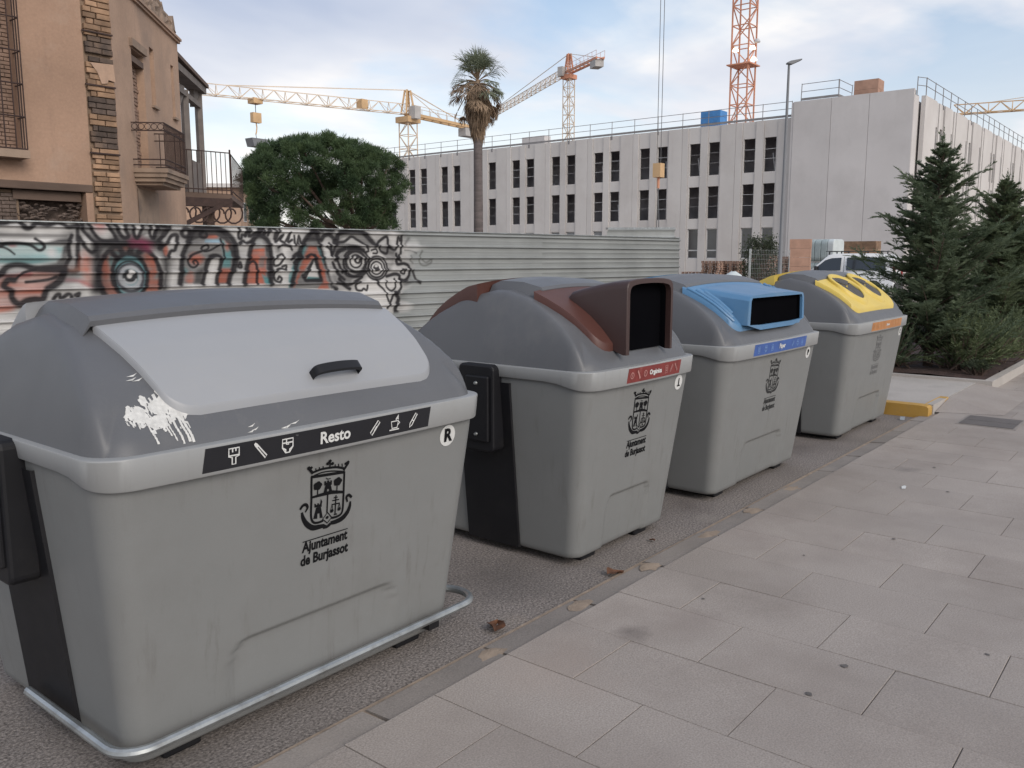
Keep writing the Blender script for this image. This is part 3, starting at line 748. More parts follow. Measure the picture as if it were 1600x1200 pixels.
        # front frame and short throat, closed by a near-black sheet for inside shade
        fr_o = rows[0] + [(hx * 0.6, yf, zb), (0, yf, zb), (-hx * 0.6, yf, zb)]
        def ins(p, k, y): return (p[0] * (1 - k / hx), y, min(max(p[2], zb + k), zt + 0.016 - k * 0.8 + 0.0) if True else 0)
        fr_i = [ins(p, 0.034, yf - 0.006) for p in fr_o]; fr_d = [(p[0] * 0.995, yf + 0.014, p[2]) for p in fr_i]
        sh.grid([fr_o, [(p[0] * 0.995, yf - 0.006, p[2] * 0.998 + 0.0027) for p in fr_o], fr_i, fr_d], wrap=True)
        so = sh.build('slot_hood', lid_mat, lids[-1], smooth=True, angle=28)
        vd = MB(); vd.grid([[(p[0] * 0.992, yf + 0.012, p[2]) for p in fr_i], [(p[0] * 0.985, yf + 0.034, p[2]) for p in fr_i]], wrap=True); vd.poly([(p[0] * 0.985, yf + 0.034, p[2]) for p in fr_i]); vd.build('slot_shade', M['inside_shade'], so)
        # stepped ribs on the cheeks
        for sx in (-1, 1):
            for k in range(3):
                pts = [np.array(lid_pt(sx * (0.985 - 0.035 * k), d, -1, 0.030 + 0.012 * k)) for d in np.linspace(0.085 + 0.012 * k, 0.40 - 0.05 * k, 10)]
                MB().tube(pts, 0.013, 8).build('cheek_rib', lid_mat, lids[-1], smooth=True)
    if kind == 'yellow':
        for cx in (-0.265, 0.265):
            dc, rd, rx = 0.255, 0.165, 0.205
            def opt(t, k, off):
                d = dc + rd * k * math.sin(t); x = cx + rx * k * math.cos(t)
                y = -(B.bh - d); return (x, y, float(B.f(x, y)) + 0.040 + off)
            n = 40; T_ = [2 * math.pi * i / n for i in range(n)]
            rg = MB(); rg.grid([[opt(t, 1.08, -0.01) for t in T_], [opt(t, 1.06, 0.024) for t in T_], [opt(t, 1.0, 0.032) for t in T_], [opt(t, 0.90, 0.030) for t in T_], [opt(t, 0.86, 0.022) for t in T_], [opt(t, 0.85, 0.004) for t in T_]], wrap=True)
            ro = rg.build('opening_ring', lid_mat, lids[-1], smooth=True, angle=50)
            nf = 6
            MB().poly([opt(t, 0.86, 0.0045) for t in T_]).build('opening_shade', M['inside_shade'], ro)  # black disc painted as the shade inside the hole, under the flaps
            for k in range(nf):
                a0 = 2 * math.pi * k / nf + 0.35; fl = MB(); aa = np.linspace(a0 + 0.03, a0 + 2 * math.pi / nf - 0.03, 8)
                rowsf = [[opt(t, s_, 0.012 - (1 - s_) * 0.004 + 0.006 * math.sin(3 * t + k)) for t in aa] for s_ in (0.855, 0.6, 0.35, 0.1)]
                fl.grid(rowsf); fl.build('rubber_flap', M['rubber'], ro, smooth=True)
    # --- prints
    def front_surf(u, v):
        hd_z = B.body_hw(v)[1]; return (u, -hd_z, v), (0, -1, -0.11)
    zc = 0.805
    ink = {'grey': M['ink'], 'brown': M['ink'], 'blue': M['ink_worn'], 'yellow': M['ink_faded']}[kind]
    cd = Decal(); cd.v = [(u, v + zc, k) for u, v, k in CREST.v]; cd.f = CREST.f; cd.build('town_crest', ink, root, front_surf, 0.0015)
    ct = Decal(); ct.v = [(u, v + zc, k) for u, v, k in CREST_TXT.v]; ct.f = CREST_TXT.f; ct.build('town_lettering', ink, root, front_surf, 0.0015)
    def rim_surf(u, v):
        t = (v - ZR0) / (ZR1 - ZR0)
        return (u, B.rim_front(u) + 0.012 * (1 - t) + 0.002 * t, v), (0, -1, -0.05)
    lh = {'grey': 0.49, 'brown': 0.29, 'blue': 0.47, 'yellow': 0.47}[kind]
    lm = {'grey': 'label_black', 'brown': 'label_red', 'blue': 'label_blue', 'yellow': 'label_orange'}[kind]
    u0 = {'grey': -0.03, 'brown': 0.04, 'blue': -0.03, 'yellow': 0.03}[kind]
    z0, z1 = ZR0 + 0.018, ZR1 - 0.014
    st = MB(); rows = []
    for z in np.linspace(z0, z1, 5):
        rows.append([tuple(np.array(rim_surf(u + u0 + 0.010 * (z - z0) / 0.07, z)[0]) + np.array([0, -0.0015, 0])) for u in np.linspace(-lh, lh, 33)])
    st.grid(rows); lab = st.build('label_strip', M[lm], root, smooth=True)
    d = Decal(); zm = (z0 + z1) / 2; s = 0.052
    pm = {'grey': 'white_print', 'brown': 'pale_red_print', 'blue': 'pale_blue_print', 'yellow': 'pale_orange_print'}[kind]
    word = {'grey': 'Resto', 'brown': 'Orgànica', 'blue': 'Paper', 'yellow': 'Envasos'}[kind]
    ks_ = {'grey': ('brush', 'stick', 'nappy', 'plaster', 'cup', 'pen'), 'brown': ('blob', 'bone', 'blob', 'page', 'pen', 'stick'), 'blue': ('page', 'nappy', 'page', 'plaster', 'nappy', 'page'), 'yellow': ('page', 'nappy', 'page', 'page', 'nappy', 'page')}[kind]
    ux = [u0 + lh * q for q in ((-0.78, -0.58, -0.37, 0.42, 0.62, 0.82) if kind == 'grey' else (-0.84, -0.61, -0.38, 0.42, 0.62, 0.82))]
    for x_, k_ in zip(ux, ks_):
        d = Decal(); icons(d, [x_], zm, [k_], s * (1.0 if kind == 'grey' else 0.85)); d.build('label_icon', M[pm], lab, rim_surf, 0.0035)
    dw = Decal(); dw.text(word, (u0 + (0.02 if kind == 'grey' else 0.0), zm), {'grey': 0.058, 'brown': 0.036, 'blue': 0.046, 'yellow': 0.03}[kind], bold=0.0016)
    dw.build('label_word', M['white_print'], lab, rim_surf, 0.0035)
    # round sticker
    su = {'grey': 0.70 * (a - 0.06) * 1.13, 'brown': 0.76 * (a - 0.06), 'blue': 0.8 * (a - 0.06), 'yellow': 0.83 * (a - 0.06)}[kind]
    ds_ = Decal(); ds_.disc((su, 0.925), 0.045, 0.045, 24); so_ = ds_.build('round_sticker', M['white_print'], root, front_surf, 0.0015)
    dl = Decal()
    if kind == 'grey': dl.text('R', (su, 0.925), 0.075, bold=0.003)
    elif kind == 'brown': dl.text('1', (su, 0.925), 0.06, bold=0.002); dl.stroke([(su - 0.015, 0.905), (su + 0.018, 0.905)], 0.008)
    elif kind == 'blue': dl.text('P', (su, 0.925), 0.055, bold=0.004)
    else: dl.text('E', (su, 0.925), 0.055, bold=0.002)
    dl.build('sticker_letter', M['ink'], so_, front_surf, 0.004)
    # dried splashes of white paint on the grey bin's hood
    if kind == 'grey':
        bvh = BVHTree.FromPolygons([Vector(p) for p in hd_.v], hd_.f)
        nu, nv = 150, 120
        U = np.linspace(-0.155, 0.155, nu); V = np.linspace(-0.085, 0.085, nv)
        u, v = np.meshgrid(U, V, indexing='ij')
        def vn(sc, sx=1.0, sy=1.0, seed=0):
            rg_ = np.random.default_rng(seed); g = rg_.random((64, 64))
            a_, b_ = (u * sc * sx) % 63, (v * sc * sy) % 63; i, j = a_.astype(int), b_.astype(int); fa, fb = a_ - i, b_ - j
            fa, fb = fa * fa * (3 - 2 * fa), fb * fb * (3 - 2 * fb)
            return g[i, j] * (1 - fa) * (1 - fb) + g[i + 1, j] * fa * (1 - fb) + g[i, j + 1] * (1 - fa) * fb + g[i + 1, j + 1] * fa * fb
        # u: along the bin, v: up the hood
        def blob(cu, cv, ru, rv): return 1 - np.sqrt(((u - cu) / ru) ** 2 + ((v - cv) / rv) ** 2)
        base = np.maximum.reduce([blob(-0.085, 0.005, 0.052, 0.034), blob(-0.01, 0.026, 0.06, 0.042), blob(0.045, 0.005, 0.05, 0.030), blob(0.02, 0.045, 0.04, 0.028), blob(-0.03, -0.01, 0.05, 0.026)])
        edge_n = (vn(38, seed=1) - 0.5) * 0.5 + (vn(90, seed=2) - 0.5) * 0.35
        streak = vn(150, 1.0, 0.22, 3) * 0.6 + vn(260, 1.0, 0.3, 4) * 0.4
        mask = (base + edge_n > 0.02) & (streak < 0.62 + 0.35 * (base > 0.45))
        for (du, l, w) in ((-0.068, 0.075, 0.0035), (0.022, 0.085, 0.004), (0.045, 0.082, 0.0045), (0.058, 0.084, 0.005), (-0.01, 0.06, 0.003), (0.0, 0.075, 0.0025)):
            mask |= (np.abs(u - du - 0.004 * np.sin(v * 60)) < w) & (v < 0.0) & (v > -l)
        mask |= (vn(120, 1, 0.6, 5) > 0.80) & (v < 0.0) & (v > -0.06) & (np.abs(u) < 0.07)
        for (cu, cv, ru, rv) in ((0.118, -0.004, 0.014, 0.006), (0.142, -0.002, 0.012, 0.006)):
            mask |= (blob(cu, cv, ru, rv) + (vn(120, seed=8) - 0.5) * 0.8 > 0.0)
        pm_ = MB(); idx = {}
        cx0, zc0 = -0.575, 1.165
        nrm0 = np.array([-0.05, -0.80, 0.60])
        def put(i, j):
            if (i, j) in idx: return idx[(i, j)]
            o = np.array([cx0 + U[i] * 0.88, -B.bh + 0.065, zc0]) + np.array([0, 0.58, 0.81]) * (V[j] * 1.25 + 0.008) + nrm0 * 0.3
            h = bvh.ray_cast(Vector(o), Vector(-nrm0))
            p = h[0] + h[1] * 0.0015 if h[0] is not None else Vector(o - nrm0 * 0.3)
            if h[0] is not None and h[1].dot(Vector(nrm0)) < 0: p = h[0] - h[1] * 0.0015
            idx[(i, j)] = len(pm_.v); pm_.v.append(tuple(p)); return idx[(i, j)]
        for i in range(nu - 1):
            for j in range(nv - 1):
                if mask[i, j]: pm_.f.append((put(i, j), put(i + 1, j), put(i + 1, j + 1), put(i, j + 1)))
        pm_.raw('paint_splash', M['white_paint'], ho)
        # scuffs
        for (du, dv, w_) in ((-0.62, 1.33, 0.02), (-0.16, 1.115, 0.022), (-0.30, 1.125, 0.016)):
            q = MB(); o = Vector((du, -B.bh - 0.3, dv)); 
            for k in range(3):
                ob = o + Vector((rng.normal(0, 0.012), 0, rng.normal(0, 0.006)))
                pts = []
                for dx, dz in ((-w_, 0), (w_ * 0.2, 0.004), (w_, 0.009), (w_ * 0.1, -0.001)):
                    h = bvh.ray_cast(ob + Vector((dx, 0, dz)), Vector((0, 1, -0.1)).normalized())
                    if h[0] is not None: pts.append(h[0] - h[1] * (0.0015 if h[1].y > 0 else -0.0015))
                if len(pts) == 4: q.poly(pts)
            if q.f: q.raw('scuff_mark', M['white_paint'], ho)
    # --- galvanised bumper tube
    if tube:
        hw, hd, _ = B.body_hw(0.14); y1 = -hd - 0.055; xl, xr = -hw - 0.05, hw + 0.13; z = 0.135
        def arc(cx, cy, r_, a0, a1, n=7): return [(cx + r_ * math.cos(R(t)), cy + r_ * math.sin(R(t)), z) for t in np.linspace(a0, a1, n)]
        pth = [(xl, 0.09, z), (xl, -0.2, z)] + arc(xl + 0.1, y1 + 0.1, 0.1, 180, 270) + [(x, y1, z) for x in np.linspace(xl + 0.2, xr - 0.2, 5)] + arc(xr - 0.11, y1 + 0.11, 0.11, 270, 360) + arc(xr - 0.10, y1 + 0.13, 0.10, 0, 100) + [(hw - 0.05, y1 + 0.22, z)]
        tb = MB(); tb.tube(pth, 0.017, 10); to = tb.build('bumper_tube', M['galv'], root, smooth=True)
        for x in (hw - 0.16,):
            br = MB(); br.box((x - 0.03, y1 + 0.004, z - 0.05), (x + 0.03, -hd + 0.06, z - 0.02)); br.build('tube_bracket', M['black_plastic'], to)
    return root
make_bin('waste_container', 'waste bin with a plain light grey lid, black handle and Resto label', 1.91, 3.03, 0.84, 0.67, 'grey', M['lid_grey'], tube=True)
make_bin('waste_container', 'waste bin with a brown lid and upright brown hatch hood', 4.10, 3.07, 0.595, 0.71, 'brown', M['lid_brown'])
make_bin('waste_container', 'waste bin with a blue lid and wide blue paper slot', 5.97, 3.04, 0.84, 0.68, 'blue', M['lid_blue'])
make_bin('waste_container', 'waste bin with a yellow lid and two oval rubber flapped openings', 8.47, 3.03, 0.84, 0.67, 'yellow', M['lid_yellow'])
# ================================================================== CORRUGATED SITE FENCE WITH GRAFFITI
FA, FB, FTOP = np.array([4.35, 11.6]), np.array([17.9, 9.6]), 2.10
FL = float(np.linalg.norm(FB - FA)); FD = (FB - FA) / FL; FN = np.array([FD[1], -FD[0]])     # FN points to the street
def fence_sz(px, py):
    """photo pixel -> metres along the fence and height, on the fence's own plane"""
    d = CF * FPX + CR * (px - 800.0) - CU * (py - 600.0)
    t = (FA @ FN) / (d[:2] @ FN); p = d * t
    return float((p[:2] - FA) @ FD), float(EYE + p[2])
PITCH_F = 0.197
def fprof(z):
    """proud distance of the sheet at height z: narrow ridges, wide flats with a fine groove"""
    u = ((FTOP - 0.03 - z) / PITCH_F) % 1.0
    r = np.interp(u, [0, 0.05, 0.16, 0.24, 0.30, 0.56, 0.60, 0.64, 0.95, 1.0], [0.0, 0.040, 0.044, 0.004, 0.0, 0.0, 0.008, 0.0, 0.0, 0.0])
    return r
m = bpy.data.materials.new('corrugated_sheet_paint'); m.use_nodes = True
nd, lk = m.node_tree.nodes, m.node_tree.links; b_ = nd['Principled BSDF']
at_ = nd.new('ShaderNodeAttribute'); at_.attribute_name = 'paint'
tcn = nd.new('ShaderNodeTexCoord')
nz = nd.new('ShaderNodeTexNoise'); nz.inputs['Scale'].default_value = 1.3; nz.inputs['Detail'].default_value = 6; lk.new(tcn.outputs['Object'], nz.inputs['Vector'])
mpn = nd.new('ShaderNodeMapping'); mpn.inputs['Scale'].default_value = (0.7, 0.7, 14); lk.new(tcn.outputs['Object'], mpn.inputs[0])
nz2 = nd.new('ShaderNodeTexNoise'); nz2.inputs['Scale'].default_value = 2.5; nz2.inputs['Detail'].default_value = 5; lk.new(mpn.outputs[0], nz2.inputs['Vector'])
mr = nd.new('ShaderNodeMapRange'); mr.inputs[1].default_value = 0.3; mr.inputs[2].default_value = 0.7; mr.inputs[3].default_value = 0.86; mr.inputs[4].default_value = 1.1; lk.new(nz.outputs[0], mr.inputs[0])
mr2 = nd.new('ShaderNodeMapRange'); mr2.inputs[1].default_value = 0.3; mr2.inputs[2].default_value = 0.7; mr2.inputs[3].default_value = 0.93; mr2.inputs[4].default_value = 1.05; lk.new(nz2.outputs[0], mr2.inputs[0])
mu = nd.new('ShaderNodeMath'); mu.operation = 'MULTIPLY'; lk.new(mr.outputs[0], mu.inputs[0]); lk.new(mr2.outputs[0], mu.inputs[1])
sc_ = nd.new('ShaderNodeVectorMath'); sc_.operation = 'SCALE'; lk.new(at_.outputs['Color'], sc_.inputs[0]); lk.new(mu.outputs[0], sc_.inputs['Scale'])
lk.new(sc_.outputs[0], b_.inputs['Base Color'])
b_.inputs['Roughness'].default_value = 0.55; b_.inputs['Specular IOR Level'].default_value = 0.25; b_.inputs['Metallic'].default_value = 0.0
M['sheet'] = m
SHEET_C = np.array([0.265, 0.275, 0.268])

# --- raster of the spray paint over (s, z)
S0, S1, Z0, Z1 = -4.4, 7.9, 0.75, FTOP
DS, DZ = 0.0115, 0.0095
gs = np.arange(S0, S1, DS); gz = np.arange(Z0, Z1 + 1e-6, DZ)
GS, GZ = np.meshgrid(gs, gz, indexing='ij')
PAINT = np.tile(SHEET_C, GS.shape + (1,)).astype(float)
def vnoise(x, y, seed):
    g = np.random.default_rng(seed).random((128, 128)); x = np.abs(x) % 126; y = np.abs(y) % 126
    i, j = x.astype(int), y.astype(int); a_, c_ = x - i, y - j; a_, c_ = a_ * a_ * (3 - 2 * a_), c_ * c_ * (3 - 2 * c_)
    return g[i, j] * (1 - a_) * (1 - c_) + g[i + 1, j] * a_ * (1 - c_) + g[i, j + 1] * (1 - a_) * c_ + g[i + 1, j + 1] * a_ * c_
def lay(alpha, colr):
    PAINT[:] = PAINT * (1 - alpha[..., None]) + np.array(colr) * alpha[..., None]
def win(lo, hi, pad_):
    i0, i1 = np.searchsorted(gs, lo[0] - pad_), np.searchsorted(gs, hi[0] + pad_)
    j0, j1 = np.searchsorted(gz, lo[1] - pad_), np.searchsorted(gz, hi[1] + pad_)
    return slice(max(i0, 0), max(i1, 0)), slice(max(j0, 0), max(j1, 0))
def blend(sl, alpha, colr):
    PAINT[sl] = PAINT[sl] * (1 - alpha[..., None]) + np.array(colr) * alpha[..., None]
BLACK, WHITE, ORANGE, TEAL, GREY, DGREY, RED = (0.014, 0.012, 0.014), (0.56, 0.545, 0.525), (0.45, 0.10, 0.045), (0.085, 0.27, 0.28), (0.16, 0.155, 0.15), (0.035, 0.032, 0.033), (0.30, 0.035, 0.045)
def stroke(pts, w, colr=BLACK, soft=0.35, sm=True, op=0.96):
    if colr is BLACK and w > 0.05 and soft < 0.5: stroke(pts, w * 2.3, DGREY, 1.1, sm, 0.42)
    q = np.array(spline(pts, 6)) if sm and len(pts) > 2 else np.array(pts, float)
    w = w * 0.5
    sl = win(q.min(0), q.max(0), w * 2 + 0.02)
    gx, gy = GS[sl], GZ[sl]
    if gx.size == 0: return
    d = np.full(gx.shape, 9.0)
    for p0, p1 in zip(q[:-1], q[1:]):
        v = p1 - p0; L = v @ v + 1e-12
        t = np.clip(((gx - p0[0]) * v[0] + (gy - p0[1]) * v[1]) / L, 0, 1)
        d = np.minimum(d, np.hypot(gx - p0[0] - t * v[0], gy - p0[1] - t * v[1]))
    ww = w * (0.8 + 0.45 * vnoise(gx * 5 + 40, gy * 5 + 9, 3))
    al = np.clip((ww * (1 + soft) - d) / (ww * soft * 2 + 0.004), 0, 1) * op
    blend(sl, al, colr)
def fillp(pts, colr, soft=0.012, op=0.95, mott=0.0, seed=5):
    q = np.array(pts, float); sl = win(q.min(0), q.max(0), soft * 3 + 0.02)
    gx, gy = GS[sl], GZ[sl]
    if gx.size == 0: return
    inside = np.zeros(gx.shape, bool); d = np.full(gx.shape, 9.0)
    for i in range(len(q)):
        p0, p1 = q[i], q[(i + 1) % len(q)]
        c = ((p0[1] > gy) != (p1[1] > gy)) & (gx < (p1[0] - p0[0]) * (gy - p0[1]) / (p1[1] - p0[1] + 1e-12) + p0[0])
        inside ^= c
        v = p1 - p0; L = v @ v + 1e-12
        t = np.clip(((gx - p0[0]) * v[0] + (gy - p0[1]) * v[1]) / L, 0, 1)
        d = np.minimum(d, np.hypot(gx - p0[0] - t * v[0], gy - p0[1] - t * v[1]))
    sd_ = np.where(inside, d, -d)
    al = np.clip(0.5 + sd_ / (2 * soft), 0, 1) * op
    if mott: al = al * (1 - mott * np.clip(vnoise(gx * 3 + 7, gy * 22 + 3, seed) * 1.5 - 0.2, 0, 1))
    blend(sl, al, colr)
def disc(c, rx, rz, colr, soft=0.02, op=0.95, mott=0.0):
    n = 26; fillp([(c[0] + rx * math.cos(2 * math.pi * k / n), c[1] + rz * math.sin(2 * math.pi * k / n)) for k in range(n)], colr, soft, op, mott)
def ring(c, rx, rz, w, colr=BLACK, a0=0, a1=360):
    stroke([(c[0] + rx * math.cos(R(t)), c[1] + rz * math.sin(R(t))) for t in np.linspace(a0, a1, 22)], w, colr)
def mk(ox, oy, sc):
    f = lambda *p: [fence_sz(ox + x / sc, oy + y / sc) for x, y in p]
    def el(x, y, rx, ry):
        c = fence_sz(ox + x / sc, oy + y / sc); e = fence_sz(ox + (x + rx) / sc, oy + y / sc); e0 = fence_sz(ox + (x - rx) / sc, oy + y / sc); t = fence_sz(ox + x / sc, oy + (y - ry) / sc)
        return c, (e[0] - e0[0]) / 2, t[1] - c[1]
    return f, el
g6, e6 = mk(0, 340, 6.154); g7, e7 = mk(240, 340, 6.667); g8, e8 = mk(460, 340, 6.667)
W = 0.0034                                            # crop pixel -> metres of line width
# white ground coat, ragged at its right end
edge_s = fence_sz(655, 420)[0]
al = np.clip((edge_s - GS + 0.9 * (vnoise(GS * 1.5 + 3, GZ * 6, 1) - 0.7)) / 0.25, 0, 1) * (0.9 + 0.1 * vnoise(GS * 2 + 1, GZ * 26, 2))
streaks = np.clip(vnoise(GS * 0.9 + 20, GZ * 30, 9) * 1.6 - 0.95, 0, 1) * 0.5
lay(al, WHITE); lay(al * streaks, GREY)
# figure at the left
fillp(g6((-400, 60), (-100, 30), (170, 30), (290, 98), (420, 65), (540, 45), (650, 90), (745, 75), (745, 500), (660, 515), (628, 480), (665, 380), (690, 130), (0, 150), (-400, 150)), WHITE)
fillp(g6((-400, 140), (0, 140), (380, 165), (690, 145), (650, 200), (400, 195), (-400, 205)), DGREY, 0.03, 0.9, 0.35)
fillp(g6((-400, 255), (0, 260), (420, 260), (620, 280), (590, 385), (540, 430), (300, 455), (-400, 430)), TEAL, 0.03, 0.8, 0.5)
fillp(g6((-300, 300), (100, 275), (330, 300), (480, 330), (520, 370), (300, 385), (-300, 370)), (0.36, 0.45, 0.44), 0.04, 0.8, 0.4)
disc(*e6(495, 335, 45, 50), (0.5, 0.48, 0.47), 0.04, 0.85); disc(*e6(120, 268, 40, 18), RED, 0.02, 0.6)
fillp(g6((-400, 215), (0, 225), (200, 240), (400, 245), (560, 205), (675, 198), (655, 330), (625, 440), (600, 500), (440, 495), (340, 485), (420, 455), (540, 435), (590, 370), (610, 270), (400, 262), (0, 265), (-400, 258)), BLACK, 0.018, 0.95, 0.25)
stroke(g6((-300, 40), (0, 55), (90, 35), (170, 30), (220, 75), (250, 100), (290, 98), (340, 60), (420, 68), (460, 70), (540, 45), (590, 55), (650, 90), (700, 85), (745, 75)), 18 * W)
stroke(g6((745, 75), (748, 240), (748, 400), (745, 500)), 16 * W); stroke(g6((745, 495), (715, 520), (660, 515), (625, 490), (640, 440), (665, 380), (660, 260), (690, 170)), 16 * W)
stroke(g6((0, 275), (60, 250), (170, 245), (290, 265), (370, 312), (415, 300), (420, 265), (340, 205)), 14 * W); stroke(g6((0, 280), (70, 300), (140, 352)), 9 * W)
fillp(g6((-400, 570), (0, 580), (120, 560), (330, 508), (590, 515), (605, 590), (440, 690), (405, 790), (300, 800), (200, 850), (100, 900), (-400, 1000)), ORANGE, 0.03, 0.9, 0.55)
fillp(g6((300, 500), (590, 498), (880, 420), (900, 640), (640, 560), (590, 540)), (0.35, 0.17, 0.12), 0.05, 0.55, 0.6)
fillp(g6((130, 560), (330, 520), (560, 560), (420, 600), (250, 640), (120, 640)), (0.42, 0.36, 0.33), 0.035, 0.6, 0.5)
fillp(g6((60, 480), (230, 462), (330, 495), (180, 540), (40, 555)), (0.42, 0.4, 0.39), 0.03, 0.7, 0.4); stroke(g6((0, 560), (140, 560), (280, 540)), 16 * W, RED, 0.9, op=0.7)
fillp(g6((450, 690), (640, 640), (880, 655), (890, 730), (620, 790), (440, 800)), WHITE, 0.02, 0.95)
fillp(g6((620, 560), (780, 540), (900, 600), (890, 660), (760, 620), (620, 640)), (0.25, 0.36, 0.37), 0.04, 0.7, 0.4); stroke(g6((640, 600), (760, 610), (880, 660)), 16 * W, RED, 0.9, op=0.6)
stroke(g6((-60, 560), (0, 545), (60, 480), (140, 455), (230, 460), (330, 490), (470, 497), (615, 497)), 26 * W)
stroke(g6((130, 600), (80, 600), (45, 640), (45, 670), (110, 710), (110, 760), (150, 815), (200, 830), (260, 800), (330, 785), (405, 785), (430, 740), (450, 690), (520, 650), (580, 600), (605, 535)), 26 * W)
stroke(g6((250, 620), (340, 612), (470, 595), (540, 570)), 12 * W); stroke(g6((100, 600), (150, 590), (220, 530), (340, 500)), 10 * W)
stroke(g6((515, 785), (540, 750), (570, 738), (582, 772), (605, 768), (650, 738), (680, 742), (692, 772)), 16 * W); stroke(g6((725, 745), (762, 728), (745, 765)), 18 * W)
# eye with lashes
for pl in (((780, 60), (850, 60), (950, 200), (1000, 225), (930, 270), (850, 180)), ((1030, 45), (1100, 45), (1150, 150), (1150, 215), (1100, 170), (1050, 110)), ((1215, 60), (1280, 65), (1290, 165), (1230, 185)), ((1370, 70), (1450, 65), (1440, 150), (1350, 185)), ((1520, 75), (1600, 75), (1560, 170), (1490, 200))):
    fillp(g6(*pl), DGREY, 0.015, 0.75, 0.5)
disc(*e6(960, 90, 60, 55), RED, 0.05, 0.6, 0.4); disc(*e6(940, 60, 60, 30), ORANGE, 0.04, 0.6, 0.4)
disc(*e6(830, 440, 55, 120), ORANGE, 0.05, 0.7, 0.4); disc(*e6(850, 600, 60, 50), ORANGE, 0.05, 0.6, 0.4)
fillp(g6((870, 240), (1100, 225), (1500, 225), (1600, 330), (1560, 260), (1300, 250), (1000, 300), (940, 420), (960, 720), (890, 720), (900, 400)), DGREY, 0.03, 0.9, 0.3)
disc(*e6(1255, 570, 305, 320), (0.22, 0.19, 0.175), 0.02, 0.9); disc(*e6(1255, 570, 305, 320), ORANGE, 0.03, 0.75, 0.75)
for (x, y, rx, ry) in ((1150, 330, 60, 45), (1060, 420, 40, 60), (1330, 310, 55, 35), (1500, 500, 35, 80), (1420, 380, 40, 40)): disc(*e6(x, y, rx, ry), TEAL if (x + y) % 3 else ORANGE, 0.03, 0.8, 0.3)
disc(*e6(1010, 480, 40, 120), ORANGE, 0.03, 0.85, 0.3); disc(*e6(1180, 290, 90, 30), ORANGE, 0.03, 0.9, 0.3); disc(*e6(1480, 470, 30, 90), ORANGE, 0.03, 0.85, 0.3)
disc(*e6(1250, 560, 168, 212), (0.10, 0.33, 0.36), 0.012, 0.95, 0.2)
disc(*e6(1255, 590, 135, 150), (0.24, 0.26, 0.27), 0.02, 0.95, 0.4); ring(*e6(1255, 580, 120, 130), 18 * W, (0.06, 0.06, 0.07)); ring(*e6(1255, 575, 95, 100), 16 * W, (0.33, 0.34, 0.35)); disc(*e6(1250, 565, 75, 70), BLACK, 0.012)
disc(*e6(1262, 525, 30, 26), WHITE, 0.01); disc(*e6(1245, 558, 24, 26), WHITE, 0.01); ring(*e6(1250, 590, 60, 40), 9 * W, (0.35, 0.36, 0.37), 190, 350)
ring(*e6(1250, 560, 168, 212), 18 * W); ring(*e6(1255, 570, 300, 320), 20 * W, BLACK, -20, 260); ring(*e6(1250, 585, 145, 165), 9 * W, BLACK, 20, 200)
for a_, c_ in (((1140, 270), (1178, 345)), ((1275, 255), (1248, 332)), ((1390, 285), (1335, 335)), ((1085, 345), (1125, 395))): stroke(g6(a_, c_), 24 * W)
stroke(g6((930, 240), (1100, 252), (1300, 228), (1420, 240), (1520, 232)), 34 * W, BLACK, 0.8); stroke(g6((1285, 222), (1360, 235), (1430, 275)), 34 * W, (0.20, 0.03, 0.07), 0.9, op=0.8)
for pl in (((790, 55), (790, 110), (850, 180), (930, 270), (910, 322), (870, 330), (810, 270), (765, 190)), ((850, 55), (890, 130), (950, 200), (1010, 222), (1120, 217)), ((1030, 40), (1040, 90), (1090, 150), (1125, 220)), ((1100, 45), (1150, 150), (1190, 192), (1232, 185), (1225, 150), (1200, 100), (1215, 60)), ((1280, 65), (1290, 160), (1320, 195), (1350, 140), (1370, 70)), ((1450, 60), (1440, 150), (1470, 197), (1490, 140), (1520, 72), (1600, 78)), ((1600, 100), (1560, 170), (1530, 230), (1545, 300))):
    stroke(g6(*pl), 16 * W)
stroke(g6((935, 330), (945, 480), (935, 700)), 40 * W, BLACK, 0.9, op=0.85)
stroke(g6((1530, 250), (1580, 350), (1600, 500), (1580, 680)), 30 * W, BLACK, 0.9, op=0.85)
# lettering
fillp(g7((10, 220), (40, 100), (110, 90), (168, 72), (125, 180), (60, 225)), DGREY, 0.015, 0.6, 0.4)
stroke(g7((5, 210), (40, 100), (60, 85), (110, 92), (168, 72), (160, 110), (120, 180), (50, 240)), 16 * W)
disc(*e7(130, 340, 25, 60), ORANGE, 0.02, 0.7); stroke(g7((60, 320), (140, 260), (180, 195), (220, 180), (245, 202), (225, 330), (180, 350), (150, 412)), 18 * W)
disc(*e7(150, 480, 60, 50), DGREY, 0.06, 0.7)
ring(*e7(335, 160, 42, 42), 17 * W)
fillp(g7((275, 690), (295, 420), (370, 230), (420, 150), (540, 95), (720, 140), (850, 300), (860, 430), (800, 600), (780, 690), (660, 690), (700, 480), (690, 410), (640, 395), (590, 415), (540, 560), (505, 690)), GREY, 0.012, 0.95, 0.2)
disc(*e7(440, 430, 75, 60), ORANGE, 0.04, 0.7, 0.4); disc(*e7(375, 625, 50, 55), ORANGE, 0.03, 0.7, 0.4); disc(*e7(320, 560, 30, 40), TEAL, 0.03, 0.5); disc(*e7(600, 195, 70, 22), ORANGE, 0.02, 0.8); fillp(g7((540, 228), (695, 228), (690, 262), (530, 258)), (0.22, 0.33, 0.40), 0.015, 0.9)
fillp(g7((705, 235), (760, 260), (810, 360), (800, 520), (710, 520), (725, 380)), TEAL, 0.02, 0.85, 0.35); disc(*e7(765, 300, 30, 50), ORANGE, 0.03, 0.6); fillp(g7((690, 530), (800, 530), (780, 680), (665, 680)), ORANGE, 0.015, 0.85, 0.3)
